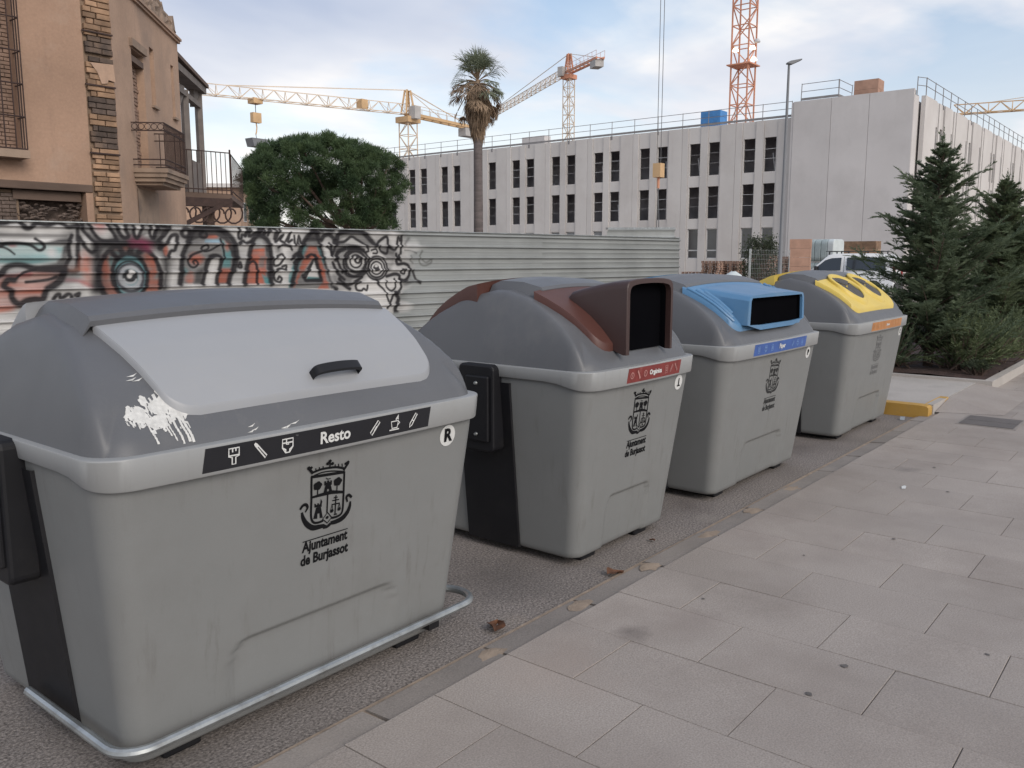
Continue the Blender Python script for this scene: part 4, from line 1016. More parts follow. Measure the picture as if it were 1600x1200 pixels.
fillp(g7((375, 225), (420, 140), (540, 95), (720, 140), (850, 300), (865, 430), (800, 610), (820, 480), (805, 360), (745, 235), (650, 185), (520, 195), (400, 240)), BLACK, 0.012, 0.95, 0.25)
fillp(g7((430, 560), (520, 520), (500, 690), (420, 690)), DGREY, 0.03, 0.8)
stroke(g7((275, 690), (290, 560), (295, 420), (320, 340), (370, 230), (400, 150), (460, 110), (540, 95), (640, 105), (720, 140), (790, 190), (840, 260), (862, 360), (862, 430), (840, 520), (800, 600), (780, 690)), 24 * W)
fillp(g7((512, 690), (540, 560), (560, 470), (590, 415), (640, 398), (690, 412), (700, 480), (680, 560), (660, 690)), WHITE, 0.01, 0.95)
stroke(g7((510, 690), (540, 560), (560, 470), (590, 415), (640, 395), (690, 412), (700, 480), (680, 560), (660, 620), (658, 690)), 20 * W); stroke(g7((695, 225), (725, 320), (735, 400), (715, 470)), 12 * W)
stroke(g7((690, 280), (600, 335), (530, 350), (498, 320), (540, 285), (572, 302), (560, 330), (500, 350), (400, 390), (360, 430), (362, 475), (390, 512), (432, 515), (462, 480), (440, 448), (412, 458), (422, 480)), 11 * W); ring(*e7(520, 180, 35, 28), 16 * W, BLACK, 100, 400)
fillp(g7((945, 690), (985, 460), (1040, 230), (1080, 185), (1130, 190), (1205, 280), (1225, 400), (1225, 690)), GREY, 0.012, 0.95, 0.2)
fillp(g7((1015, 330), (1155, 315), (1170, 470), (1160, 690), (955, 690), (985, 470)), ORANGE, 0.02, 0.85, 0.35); fillp(g7((1095, 400), (1165, 400), (1150, 520), (1090, 520)), GREY, 0.02, 0.8); fillp(g7((1060, 235), (1130, 225), (1150, 310), (1030, 320)), (0.36, 0.36, 0.35), 0.02, 0.9)
fillp(g7((1165, 260), (1210, 290), (1228, 400), (1228, 690), (1185, 690), (1175, 450)), BLACK, 0.012, 0.9, 0.35); fillp(g7((1130, 590), (1220, 650), (1225, 690), (1160, 690)), TEAL, 0.02, 0.9)
stroke(g7((945, 690), (960, 580), (985, 460), (1010, 330), (1040, 230), (1080, 185), (1130, 190), (1180, 230), (1210, 290), (1225, 400), (1225, 550), (1225, 690)), 24 * W); stroke(g7((1000, 470), (1040, 455), (1070, 490), (1078, 560), (1075, 690)), 14 * W)
for pl in (((890, 105), (885, 205), (910, 218), (920, 180), (952, 192)), ((972, 110), (958, 185), (1002, 120), (990, 192)), ((1010, 192), (1080, 140), (1102, 98), (1090, 182)), ((1090, 182), (1142, 108), (1150, 172), (1212, 118), (1190, 182)), ((1240, 108), (1272, 140), (1258, 222)), ((1312, 128), (1268, 252), (1332, 190)), ((1352, 178), (1320, 232), (1362, 262)), ((1380, 242), (1422, 158), (1400, 252), (1442, 232)), ((1465, 188), (1472, 282)), ((1500, 272), (1512, 188), (1532, 262)), ((890, 272), (930, 244), (962, 266), (1022, 244))):
    stroke(g7(*pl), 14 * W)
stroke(g7((902, 468), (884, 510), (916, 516), (904, 468)), 13 * W)
for pl in (((1290, 400), (1255, 450), (1260, 500), (1310, 490), (1352, 430), (1340, 382), (1290, 400)), ((1340, 510), (1382, 500), (1372, 542), (1330, 530), (1290, 540), (1255, 590), (1265, 650), (1310, 672), (1336, 640), (1310, 614), (1294, 642)), ((1300, 312), (1340, 285), (1420, 300), (1442, 335))):
    stroke(g7(*pl), 12 * W)
disc(*e7(1300, 330, 30, 40), DGREY, 0.04, 0.7); disc(*e7(1270, 180, 40, 60), DGREY, 0.05, 0.55)
# letter A
fillp(g8((-60, 740), (0, 590), (30, 450), (80, 290), (140, 190), (200, 130), (235, 160), (260, 250), (310, 380), (360, 500), (400, 600), (435, 740)), GREY, 0.012, 0.95, 0.2)
fillp(g8((60, 300), (130, 290), (60, 460), (10, 620), (-60, 740), (-60, 600), (10, 430)), TEAL, 0.015, 0.9, 0.25); fillp(g8((150, 300), (230, 310), (290, 470), (360, 740), (250, 740), (290, 660), (210, 400), (60, 600), (-10, 740), (40, 560)), ORANGE, 0.02, 0.88, 0.35)
fillp(g8((235, 300), (280, 320), (330, 460), (300, 480)), TEAL, 0.012, 0.9); fillp(g8((140, 190), (200, 130), (235, 165), (262, 245), (100, 255)), BLACK, 0.012, 0.9, 0.2)
fillp(g8((250, 260), (310, 370), (435, 740), (385, 740), (320, 520), (245, 330)), BLACK, 0.012, 0.92, 0.35)
fillp(g8((205, 450), (122, 640), (275, 655), (235, 520)), WHITE, 0.008, 0.95); fillp(g8((140, 615), (270, 625), (275, 655), (125, 650)), TEAL, 0.01, 0.9); fillp(g8((212, 395), (88, 600), (122, 640), (200, 470)), BLACK, 0.01, 0.92)
stroke(g8((212, 400), (240, 500), (280, 650), (120, 655), (88, 605)), 20 * W, sm=False); stroke(g8((-30, 700), (0, 590), (30, 450), (80, 290), (140, 190), (200, 130), (235, 160), (260, 250), (310, 380), (360, 500), (400, 600), (435, 740)), 24 * W)
stroke(g8((-30, 430), (20, 380), (70, 390), (60, 430), (0, 470)), 16 * W); stroke(g8((120, 415), (170, 385), (215, 395)), 14 * W)
# face of lines
fillp(g8((270, 240), (320, 180), (410, 210), (500, 150), (720, 160), (850, 330), (960, 205), (1110, 205), (1120, 470), (1195, 510), (1180, 650), (1110, 740), (1080, 1000), (1000, 980), (930, 760), (840, 790), (560, 770), (400, 700), (320, 420)), WHITE, 0.02, 0.9, 0.35)
fillp(g8((480, 150), (700, 150), (830, 290), (770, 330), (740, 280), (600, 195), (480, 220)), GREY, 0.02, 0.8)
fillp(g8((400, 380), (440, 270), (560, 270), (700, 300), (560, 320), (450, 370), (430, 440)), BLACK, 0.015, 0.8, 0.4)
fillp(g8((880, 300), (970, 290), (1050, 340), (1040, 480), (960, 600), (930, 400)), DGREY, 0.03, 0.7, 0.4)
fillp(g8((430, 420), (520, 350), (540, 560), (640, 610), (560, 690), (460, 590)), GREY, 0.02, 0.7, 0.4)
disc(*e8(640, 460, 100, 108), WHITE, 0.01); disc(*e8(855, 525, 88, 100), WHITE, 0.01)
for (x, y, rx, ry, w) in ((640, 460, 102, 110, 18), (645, 470, 132, 148, 14), (640, 455, 60, 66, 12), (855, 525, 85, 98, 13), (855, 525, 58, 66, 11), (855, 525, 110, 122, 12)): ring(*e8(x, y, rx, ry), w * W)
disc(*e8(660, 440, 42, 44), BLACK, 0.008); disc(*e8(658, 442, 13, 18), WHITE, 0.005); disc(*e8(850, 525, 32, 36), BLACK, 0.008); disc(*e8(852, 505, 16, 12), WHITE, 0.005)
for pl, w in ((((280, 235), (310, 190), (360, 180), (408, 218), (415, 262)), 22), (((440, 230), (460, 170), (520, 140), (620, 138), (700, 150), (760, 200), (842, 292)), 26), (((400, 380), (440, 270), (520, 250), (590, 200), (650, 230), (740, 290), (772, 342), (740, 362)), 14), (((430, 440), (450, 370), (510, 330), (620, 310), (720, 340)), 22), (((520, 560), (560, 602), (640, 608), (725, 560)), 18), (((400, 470), (430, 540), (460, 590), (520, 645)), 16), (((440, 420), (470, 500), (500, 570)), 14), (((360, 270), (385, 320), (390, 400)), 14), (((330, 300), (370, 330), (390, 390)), 12),
        (((850, 292), (890, 240), (960, 200), (972, 280), (960, 372), (900, 350), (880, 300)), 15), (((970, 300), (1052, 332), (1080, 208), (1100, 240), (1115, 198), (1106, 372)), 16), (((1060, 380), (1070, 480), (1140, 478), (1192, 512), (1192, 600), (1150, 652), (1100, 640), (1090, 600), (1040, 588), (960, 612)), 17), (((1150, 548), (1120, 540), (1108, 570), (1142, 584), (1152, 540)), 14), (((850, 650), (880, 700), (940, 762), (982, 870)), 13), (((950, 660), (960, 722), (1010, 762), (1052, 720), (1040, 640)), 13), (((1090, 640), (1112, 720), (1080, 772), (1040, 782), (1000, 880), (970, 940)), 14), (((1050, 790), (1082, 850), (1048, 960), (1092, 1004)), 22), (((680, 670), (640, 700), (650, 752), (700, 760), (720, 740), (752, 756), (762, 708)), 13), (((440, 680), (560, 700), (640, 662), (705, 620)), 15), (((470, 640), (520, 705), (575, 742)), 18), (((800, 340), (850, 330), (860, 370), (820, 372)), 12), (((1090, 390), (1080, 430), (1110, 450)), 14)):
    stroke(g8(*pl), w * W)
stroke(g8((1230, 555), (1262, 640), (1312, 682)), 16 * W, DGREY); stroke(g8((1140, 695), (1232, 665), (1300, 672)), 16 * W, DGREY, 0.9, op=0.6); stroke(g8((1330, 350), (1298, 420), (1312, 482), (1362, 500), (1422, 468), (1422, 440), (1372, 468), (1332, 440)), 11 * W, (0.10, 0.10, 0.095), 0.6, op=0.75); stroke(g8((1150, 340), (1220, 345), (1270, 370)), 10 * W, DGREY, 0.8, op=0.7); stroke(g8((1215, 400), (1205, 440), (1230, 470)), 10 * W, DGREY, 0.8, op=0.6); stroke(g8((1190, 220), (1150, 280)), 16 * W, DGREY, 0.8, op=0.6)
disc(*e8(1240, 285, 62, 58), (0.46, 0.46, 0.45), 0.04, 0.75)
for pl in (((245, 110), (275, 135)), ((290, 125), (380, 140)), ((360, 105), (405, 130))): stroke(g8(*pl), 20 * W, BLACK, 0.6)

# --- the sheets themselves
fence = thing('corrugated_fence', 'grey corrugated metal site fence sprayed with graffiti, running behind the bins', 'fence', (FA[0], FA[1], 0), math.atan2(FD[1], FD[0]))
seam0 = fence_sz(847, 400)[0]; PL = FL - seam0
edges = [seam0 + PL * k for k in range(-4, 2)]
def fence_panel(sa, sb, off):
    ss = [sa] + [s for s in gs if sa + 0.003 < s < sb - 0.003 and s < S1] + [sb] if sa < S1 else [sa, sb]
    dense = sa < S1
    zlow = sorted(set(np.concatenate([FTOP - 0.03 - (k + np.array([0, 0.05, 0.16, 0.24, 0.30, 0.56, 0.60, 0.64, 0.95])) * PITCH_F for k in range(12)])))
    zz = [z for z in zlow if 0.03 < z < (Z0 if dense else FTOP - 0.032)] + (list(gz) if dense else [FTOP - 0.03, FTOP])
    zz = [0.02] + zz
    if dense and sb > S1: ss = [s for s in ss]
    P = []; C = []
    for s in ss:
        i = int(np.clip(round((s - S0) / DS), 0, len(gs) - 1)); inside = S0 <= s <= S1
        row = []
        for z in zz:
            j = int(round((z - Z0) / DZ))
            row.append((s, -float(fprof(z)) - off, z))
            C.append(PAINT[i, min(max(j, 0), len(gz) - 1)] if (inside and j >= 0) else SHEET_C)
        P.append(row)
    mb = MB(); mb.grid(P)
    o = mb.raw('sheet_panel', M['sheet'], fence, smooth=True, angle=60)
    ca = o.data.color_attributes.new('paint', 'FLOAT_COLOR', 'POINT')
    ca.data.foreach_set('color', np.concatenate([np.array(C), np.ones((len(C), 1))], 1).astype(np.float32).ravel())
    return o
for k, (sa, sb) in enumerate(zip(edges[:-1], edges[1:])):
    if sa < S1 < sb:            # painted and bare stretch of one sheet share a hidden edge
        S1x = S1
    fence_panel(sa, sb, 0.0015 * (k % 2))
for k, s in enumerate(list(np.arange(edges[0] + 0.2, FL - 0.3, PL / 2)) + [FL - 0.06]):
    MB().box((s - 0.03, 0.012, 0.0), (s + 0.03, 0.07, FTOP - 0.06)).build('post', M['galv'], fence)
cp = MB(); cp.box((edges[0], -0.032, FTOP - 0.002), (FL, 0.012, FTOP + 0.012)); cp.build('top_rail', M['galv'], fence)
# spare sheets leaning behind the fence's far end
sp = thing('stacked_sheets', 'second row of grey corrugated sheet standing behind the fence end', 'fence', (0, 0, 0))
a0, a1 = at(948, 366, 22.0), at(1054, 357, 25.0)
dv = (a1 - a0)[:2]; dv = dv / np.linalg.norm(dv); nv_ = np.array([dv[1], -dv[0]]); Lk = float(np.linalg.norm((a1 - a0)[:2]))
ztop = float((a0[2] + a1[2]) / 2) + 0.02
rows = []
for s in (0, Lk):
    rows.append([(a0[0] + dv[0] * s + nv_[0] * fprof(z - ztop + FTOP) * 1.0, a0[1] + dv[1] * s + nv_[1] * fprof(z - ztop + FTOP), z + 0.10 * s / Lk) for z in np.concatenate([np.linspace(0.02, ztop, 60)])])
mb = MB(); mb.grid(rows); o = mb.raw('sheet_panel', M['sheet'], sp, smooth=True, angle=60)
ca = o.data.color_attributes.new('paint', 'FLOAT_COLOR', 'POINT'); ca.data.foreach_set('color', np.tile(np.append(SHEET_C * 1.1, 1), len(o.data.vertices)).astype(np.float32))
MB().bar((a0[0], a0[1], ztop + 0.0), (a1[0], a1[1], ztop + 0.11), 0.06, 0.05).build('top_rail', M['galv'], sp)
# ================================================================== RUINED HOUSE
M['stucco'] = pmat('faded_stucco', (0.355, 0.228, 0.158), 0.95, 0.16, 0.6, bump=0.5, bscale=25, fine=0.07, fscale=22, dirt=(0.40, 0.29, 0.22), dscale=1.3, dlo=0.55, dhi=0.72, dfac=0.6, streak=((0.20, 0.13, 0.095), 0.6, 5))
M['stucco_pale'] = pmat('pale_stucco', (0.41, 0.275, 0.195), 0.95, 0.15, 0.8, bump=0.5, bscale=25, fine=0.06, fscale=22, streak=((0.20, 0.145, 0.115), 0.7, 5), dirt=(0.24, 0.18, 0.145), dscale=1.1, dlo=0.5, dhi=0.78, dfac=0.7)
M['brick'] = pmat('old_brick', (0.29, 0.18, 0.11), 0.9, 0.3, 5, world=True, dirt=(0.2, 0.14, 0.1), dscale=3, bump=0.6, bscale=40, obj_var=0.3)
M['brick_dark'] = pmat('sooty_brick', (0.10, 0.072, 0.057), 0.9, 0.3, 6, world=True, dirt=(0.2, 0.13, 0.085), dscale=3, bump=0.6, bscale=40, obj_var=0.3)
M['brick_mortar'] = pmat('old_mortar', (0.21, 0.145, 0.10), 0.95, 0.2, 8, bump=0.8, bscale=40)
M['rubble'] = pmat('rubble_infill', (0.115, 0.085, 0.07), 0.95, 0.35, 5, bump=1.0, bscale=22, fine=0.3, fscale=18)
M['timber'] = pmat('weathered_timber', (0.12, 0.08, 0.06), 0.85, 0.25, 3, bump=0.5, bscale=30, stretch=(0.3, 1, 1))
M['grey_timber'] = pmat('grey_timber', (0.17, 0.145, 0.13), 0.85, 0.2, 3, bump=0.5, bscale=30)
M['rust_iron'] = pmat('rusty_iron', (0.045, 0.025, 0.02), 0.8, 0.3, 8)
M['old_stone'] = pmat('old_stone', (0.29, 0.21, 0.155), 0.9, 0.2, 2, bump=0.5, bscale=30, dirt=(0.13, 0.1, 0.085), dscale=2.5, dlo=0.5, dhi=0.75)
HC = np.array([7.67, 15.14])
house = thing('ruined_house', 'derelict stucco house with exposed brick corner behind the graffiti fence', 'house', (HC[0], HC[1], 0))
U2 = R(46.3)
def wall_holes(mb, u0, u1, z0, z1, holes, thick, fr):
    """wall in a (u, z) plane with rectangular openings and reveals; fr(u, t, z) -> point, t = depth behind the face"""
    us = sorted({u0, u1, *[h[0] for h in holes], *[h[1] for h in holes]}); zs = sorted({z0, z1, *[h[2] for h in holes], *[h[3] for h in holes]})
    us = [u for u in us if u0 <= u <= u1]; zs = [z for z in zs if z0 <= z <= z1]
    for i in range(len(us) - 1):
        for j in range(len(zs) - 1):
            cu, cz = (us[i] + us[i + 1]) / 2, (zs[j] + zs[j + 1]) / 2
            if any(h[0] < cu < h[1] and h[2] < cz < h[3] for h in holes): continue
            mb.poly([fr(us[i], 0, zs[j]), fr(us[i + 1], 0, zs[j]), fr(us[i + 1], 0, zs[j + 1]), fr(us[i], 0, zs[j + 1])])
            mb.poly([fr(us[i], thick, zs[j + 1]), fr(us[i + 1], thick, zs[j + 1]), fr(us[i + 1], thick, zs[j]), fr(us[i], thick, zs[j])])
    def side(a, b): mb.poly([fr(a[0], 0, a[1]), fr(b[0], 0, b[1]), fr(b[0], thick, b[1]), fr(a[0], thick, a[1])])
    for h in holes:
        for a, b in (((h[0], h[2]), (h[1], h[2])), ((h[1], h[2]), (h[1], h[3])), ((h[1], h[3]), (h[0], h[3])), ((h[0], h[3]), (h[0], h[2]))): side(a, b)
    for a, b in (((u0, z0), (u1, z0)), ((u1, z0), (u1, z1)), ((u1, z1), (u0, z1)), ((u0, z1), (u0, z0))): side(a, b)
    return mb
frA = lambda u, t, z: (u, t, z)                                    # left wall: u along +X (negative = away from corner)
cu_, su_ = math.cos(U2), math.sin(U2)
frB = lambda u, t, z: (u * cu_ - t * su_, u * su_ + t * cu_, z)    # receding wall
# the receding wall faces right-front: depth t runs to the left
wall_holes(MB(), -6.5, -0.50, 0, 9.2, [(-3.0, -1.60, 3.35, 6.4), (-6.0, -0.62, 0.3, 2.76)], 0.35, frA).build('wall', M['stucco'], house)
wb = wall_holes(MB(), 0.0, 4.62, 0, 6.40, [(1.10, 1.86, 3.33, 5.5), (2.32, 2.62, 4.68, 5.80), (3.92, 4.16, 4.70, 5.80)], 0.35, frB)
wb.build('wall', M['stucco_pale'], house)
MB().box((-6.5, 0.40, 0), (-0.45, 0.55, 6.4)).build('inner_wall', M['rubble'], house)
# end return of the house and rear
p0 = Vector(frB(4.62, 0, 0)); rt = MB(); rt.add([frB(4.62, 0.0, 0), frB(4.62, 4.0, 0), frB(4.62, 4.0, 6.4), frB(4.62, 0.0, 6.4)], [(0, 1, 2, 3)]); rt.build('wall', M['stucco_pale'], house)
# brickwork behind openings, in courses
def infill(name, fr, u0, u1, z0, z1, depth, bh=0.062, bw=0.24, mat='brick', parent=house):
    mb = MB(); z = z0; r_ = 0
    while z < z1:
        u = u0 - (0.12 if r_ % 2 else 0)
        while u < u1:
            a0, a1 = max(u, u0), min(u + bw - 0.012, u1)
            if a1 - a0 > 0.03:
                dz = rng.normal(0, 0.008); zt_ = min(z + bh - 0.012, z1)
                pts = [fr(a, depth + t + dz, zz) for a, t, zz in ((a0, 0, z), (a1, 0, z), (a1, 0, zt_), (a0, 0, zt_), (a0, 0.1, z), (a1, 0.1, z), (a1, 0.1, zt_), (a0, 0.1, zt_))]
                mb.add(pts, [(0, 1, 2, 3), (1, 5, 6, 2), (4, 0, 3, 7), (3, 2, 6, 7), (0, 4, 5, 1)])
            u += bw
        z += bh; r_ += 1
    o = mb.build(name, M[mat], parent); o['kind'] = 'stuff'
    bk = MB(); bk.poly([fr(u0 - 0.05, depth + 0.04, z0 - 0.05), fr(u1 + 0.05, depth + 0.04, z0 - 0.05), fr(u1 + 0.05, depth + 0.04, z1 + 0.05), fr(u0 - 0.05, depth + 0.04, z1 + 0.05)]); bk.build('mortar_bed', M['brick_mortar'], parent)
M['brick_pink'] = pmat('infill_brick', (0.27, 0.18, 0.135), 0.9, 0.25, 7, bump=0.6, bscale=40)
infill('brick_infill', frA, -3.0, -1.60, 3.35, 6.0, 0.20, mat='brick_pink'); infill('brick_infill', frB, 1.10, 1.86, 3.33, 5.3, 0.14, mat='brick_pink')
infill('brick_infill', frB, 2.32, 2.62, 4.68, 5.80, 0.12, mat='brick_pink'); infill('brick_infill', frB, 3.92, 4.16, 4.70, 5.80, 0.12, mat='brick_pink')
infill('brick_infill', frA, -6.0, -1.7, 0.9, 2.70, 0.12, mat='rubble')
# rough stone infill in the low opening
st_ = MB()
for k in range(320):
    u = rng.uniform(-1.7, -0.64); z = rng.uniform(1.2, 2.55); w, h = rng.uniform(0.03, 0.09), rng.uniform(0.02, 0.045)
    n = 7; ring_ = [(u + w * math.cos(2 * math.pi * i / n) * rng.uniform(0.7, 1.1), 0.19 + 0.02 * rng.random(), z + h * math.sin(2 * math.pi * i / n) * rng.uniform(0.7, 1.1)) for i in range(n)]
    st_.add(ring_ + [(u, 0.14 + 0.02 * rng.random(), z)], [(i, (i + 1) % n, n) for i in range(n)])
o = st_.build('stone_infill', M['rubble'], house); o['kind'] = 'stuff'
# timber lintel over the low opening, with broken plaster above
lt = MB(); lt.box((-6.2, -0.02, 2.76), (-0.50, 0.3, 2.89)); lo = lt.build('lintel', M['timber'], house); bevel(lo, 0.015)
lt = MB(); lt.box((-1.75, 0.10, 2.60), (-0.66, 0.30, 2.755)); lt.build('lintel', M['timber'], house)
# window sill and grille of the upper window (projecting cage)
gr = MB(); gu0, gu1, gz0, gz1, gp = -3.05, -1.62, 3.36, 6.35, -0.28
for z in (3.36, 3.86, 4.36, 4.86, 5.36, 5.86, 6.35):
    gr.tube([(gu0, 0, z), (gu0, gp, z), (gu1, gp, z), (gu1, 0, z)], 0.013, 5)
for u in np.linspace(gu0, gu1, 10): gr.tube([(u, gp, gz0), (u, gp, gz1)], 0.011, 5)
for t in (0.33, 0.66):
    gr.tube([(gu1, gp * t, gz0), (gu1, gp * t, gz1)], 0.011, 5); gr.tube([(gu0, gp * t, gz0), (gu0, gp * t, gz1)], 0.011, 5)
gr.build('window_grille', M['rust_iron'], house, smooth=True)
MB().box((gu0 - 0.03, gp - 0.03, 3.22), (gu1 + 0.02, 0.0, 3.345)).build('window_sill', M['old_stone'], house)
# brick corner: every brick its own piece
qz = MB(); qz.box((-0.50, 0.03, 0), (0.0, 0.34, 9.2)); qo = qz.build('corner_pier', M['brick_mortar'], house)
bm_l = {}
def qbrick(u0, u1, z0, z1, mat, d=0.0):
    key = (round(u1 - u0, 2), round(z1 - z0, 2), mat)
    if key not in bm_l:
        w, h = u1 - u0, z1 - z0; mb = MB(); c = 0.008
        mb.add([(0, 0.06, 0), (w, 0.06, 0), (w, 0.06, h), (0, 0.06, h), (0, c, 0), (w, c, 0), (w, c, h), (0, c, h), (c, 0, c), (w - c, 0, c), (w - c, 0, h - c), (c, 0, h - c)],
               [(0, 1, 5, 4), (1, 2, 6, 5), (2, 3, 7, 6), (3, 0, 4, 7), (4, 5, 9, 8), (5, 6, 10, 9), (6, 7, 11, 10), (7, 4, 8, 11), (8, 9, 10, 11)])
        o = mb.build('brick', M[mat], qo); bm_l[key] = o.data
    else:
        o = bpy.data.objects.new('brick', bm_l[key]); col.objects.link(o); o.parent = qo
    o.location = (u0, -0.03 + d, z0); o.rotation_euler = (rng.normal(0, 0.02), 0, rng.normal(0, 0.015))
z = 1.9; r_ = 0
dark_bands = ((3.48, 3.95), (4.05, 4.36), (4.98, 5.36))
while z < 9.1:
    h = 0.085 if z < 3.4 else 0.095
    mat = 'brick_dark' if any(a <= z + h / 2 <= c for a, c in dark_bands) else 'brick'
    cut = (-0.32 if r_ % 2 else -0.19) + rng.uniform(-0.04, 0.04)
    if rng.random() < 0.12: z += h * 0.5
    if rng.random() < 0.2: cut = -0.25
    qbrick(-0.47 + (0.05 if r_ % 3 == 0 else 0), cut - 0.006, z, z + h - 0.012, mat, rng.normal(0, 0.006)); qbrick(cut + 0.006, -0.01, z, z + h - 0.012, mat, rng.normal(0, 0.006))
    z += h; r_ += 1
pl = MB(); pl.add([(-0.42, -0.045, 4.93), (-0.02, -0.05, 4.95), (0.0, -0.05, 4.66), (-0.12, -0.05, 4.68), (-0.14, -0.05, 4.62), (-0.24, -0.045, 4.60), (-0.3, -0.045, 4.78)], [(0, 1, 2, 3, 4, 5, 6)]); pl.build('plaster_patch', M['stucco_pale'], house)
for z in (3.42, 4.55, 5.42): MB().box((-0.52, -0.06, z), (0.0, -0.028, z + 0.025)).build('iron_strap', M['rust_iron'], house)
# corner fillet plaster between pier and receding wall
# cornice and broken brick parapet on the receding wall
co = MB()
for t0, z0, z1 in ((-0.05, 6.40, 6.45), (-0.085, 6.45, 6.5)):
    pts = [frB(u, t, z) for u, t, z in ((-0.05, t0, z0), (4.70, t0, z0), (4.70, 0.35, z0), (-0.05, 0.35, z0), (-0.05, t0, z1), (4.70, t0, z1), (4.70, 0.35, z1), (-0.05, 0.35, z1))]
    co.add(pts, [(3, 2, 1, 0), (4, 5, 6, 7), (0, 1, 5, 4), (1, 2, 6, 5), (2, 3, 7, 6), (3, 0, 4, 7)])
co.build('cornice', M['stucco_pale'], house)
pp = MB(); us = np.linspace(-0.1, 4.6, 30); top = 6.98 + 0.06 * rng.normal(size=30) + np.where(us > 3.6, -0.22 * (us - 3.6), 0) + np.where(us < 3.0, 0.35, 0.0) * (3.0 - us) / 3
rows = [[frB(u, 0.02 + 0.03 * rng.random(), 6.5) for u in us]] + [[frB(u, 0.0 + 0.05 * rng.random(), 6.5 + (tp - 6.5) * q) for u, tp in zip(us, top)] for q in (0.2, 0.4, 0.6, 0.8, 1.0)] + [[frB(u, 0.3, tp) for u, tp in zip(us, top)], [frB(u, 0.3, 6.5) for u in us]]
pp.grid(rows); pp.build('parapet', M['old_stone'], house)
# door hood, sills
for u0, u1, z0, z1, t0 in ((1.02, 1.95, 5.52, 5.66, -0.06), (2.28, 2.68, 4.63, 4.675, -0.06), (3.88, 4.22, 4.65, 4.695, -0.06)):
    mb = MB(); mb.add([frB(*q) for q in ((u0, t0, z0), (u1, t0, z0), (u1, 0.1, z0), (u0, 0.1, z0), (u0, t0, z1), (u1, t0, z1), (u1, 0.1, z1), (u0, 0.1, z1))], [(3, 2, 1, 0), (4, 5, 6, 7), (0, 1, 5, 4), (1, 2, 6, 5), (2, 3, 7, 6), (3, 0, 4, 7)])
    mb.build('window_ledge', M['old_stone'], house)
mb = MB(); mb.add([frB(*q) for q in ((1.10, 0.0, 5.27), (1.86, 0.0, 5.27), (1.86, 0.3, 5.27), (1.10, 0.3, 5.27), (1.10, 0.0, 5.38), (1.86, 0.0, 5.38), (1.86, 0.3, 5.38), (1.10, 0.3, 5.38))], [(3, 2, 1, 0), (4, 5, 6, 7), (0, 1, 5, 4), (1, 2, 6, 5), (2, 3, 7, 6), (3, 0, 4, 7)]); mb.build('lintel', M['timber'], house)
# balcony: moulded slab and iron railing
bal = MB(); b0, b1 = 0.78, 2.36
for z0, z1, e in ((3.0, 3.06, -0.14), (3.06, 3.14, -0.07), (3.14, 3.22, -0.03), (3.22, 3.30, 0.0)):
    t0 = -0.62 - e; pts = [frB(*q) for q in ((b0 - e, t0, z0), (b1 + e, t0, z0), (b1 + e, 0.02, z0), (b0 - e, 0.02, z0), (b0 - e, t0, z1), (b1 + e, t0, z1), (b1 + e, 0.02, z1), (b0 - e, 0.02, z1))]
    bal.add(pts, [(3, 2, 1, 0), (4, 5, 6, 7), (0, 1, 5, 4), (1, 2, 6, 5), (2, 3, 7, 6), (3, 0, 4, 7)])
bslab = bal.build('balcony', M['old_stone'], house)
rl = MB(); bt = -0.58; c0, c1, zb, zt = 0.82, 2.32, 3.36, 4.12
for z in (zb, zt, zt - 0.14, zb + 0.10): rl.tube([frB(c0, 0, z), frB(c0, bt, z), frB(c1, bt, z), frB(c1, 0, z)], 0.012, 5)
for u in np.linspace(c0, c1, 19): rl.tube([frB(u, bt, zb - 0.06), frB(u, bt, zt)], 0.009, 5)
for t in np.linspace(0, bt, 7)[1:-1]: rl.tube([frB(c1, t, zb), frB(c1, t, zt)], 0.009, 5)
for u in np.linspace(c0 + 0.04, c1 - 0.04, 18):
    for z in (zt - 0.07, zb + 0.05): rl.tube([frB(u + 0.05 * math.cos(a), bt, z + 0.05 * math.sin(a)) for a in np.linspace(0, 2 * math.pi, 9)], 0.007, 4)
for t in np.linspace(-0.06, bt + 0.06, 5):
    rl.tube([frB(c0, t + 0.055 * math.cos(a), zt - 0.07 + 0.055 * math.sin(a)) for a in np.linspace(0, 2 * math.pi, 9)], 0.007, 4)
rl.build('railing', M['rust_iron'], bslab, smooth=True)
# niche at the base of the receding wall and stained patch below the balcony
nb_ = MB(); nb_.poly([frB(u, -0.012, z) for u, z in ((0.95, 1.0), (2.35, 1.0), (2.35, 2.95), (0.95, 2.95))]); nb_.build('render_patch', M['old_stone'], house)
# -------- timber gallery at the far end of the house
gal = thing('timber_gallery', 'old timber gallery with posts and iron railed landing beside the ruined house', 'gallery', (0, 0, 0))
gp1, gp2 = at(296, 300, 21.6), at(317, 300, 23.2)
def zat(py, d): return float(at(300, py, d)[2])
for p, px in ((gp1, 0), (gp2, 1)):
    z1 = zat(147 + 4 * px, 21.6 + 1.6 * px); mb = MB(); mb.box((p[0] - 0.075, p[1] - 0.075, 3.0), (p[0] + 0.075, p[1] + 0.075, z1 + 0.1)); o = mb.build('post', M['grey_timber'], gal); bevel(o, 0.012)
    br = MB(); br.prism([(0, 0), (0.34, 0.34), (0.34, 0.5), (0, 0.5)], 'y', -0.06, 0.06); o = br.build('bracket', M['grey_timber'], gal); o.location = (p[0] - 0.36, p[1] - 0.3, z1 - 0.34); o.rotation_euler = (0, 0, R(40))
dg = np.array([*(gp2 - gp1)[:2], 0]); dg /= np.linalg.norm(dg); bz = zat(139, 22.4)
A0, A1 = gp1[:2] - dg[:2] * 1.6, gp2[:2] + dg[:2] * 0.2
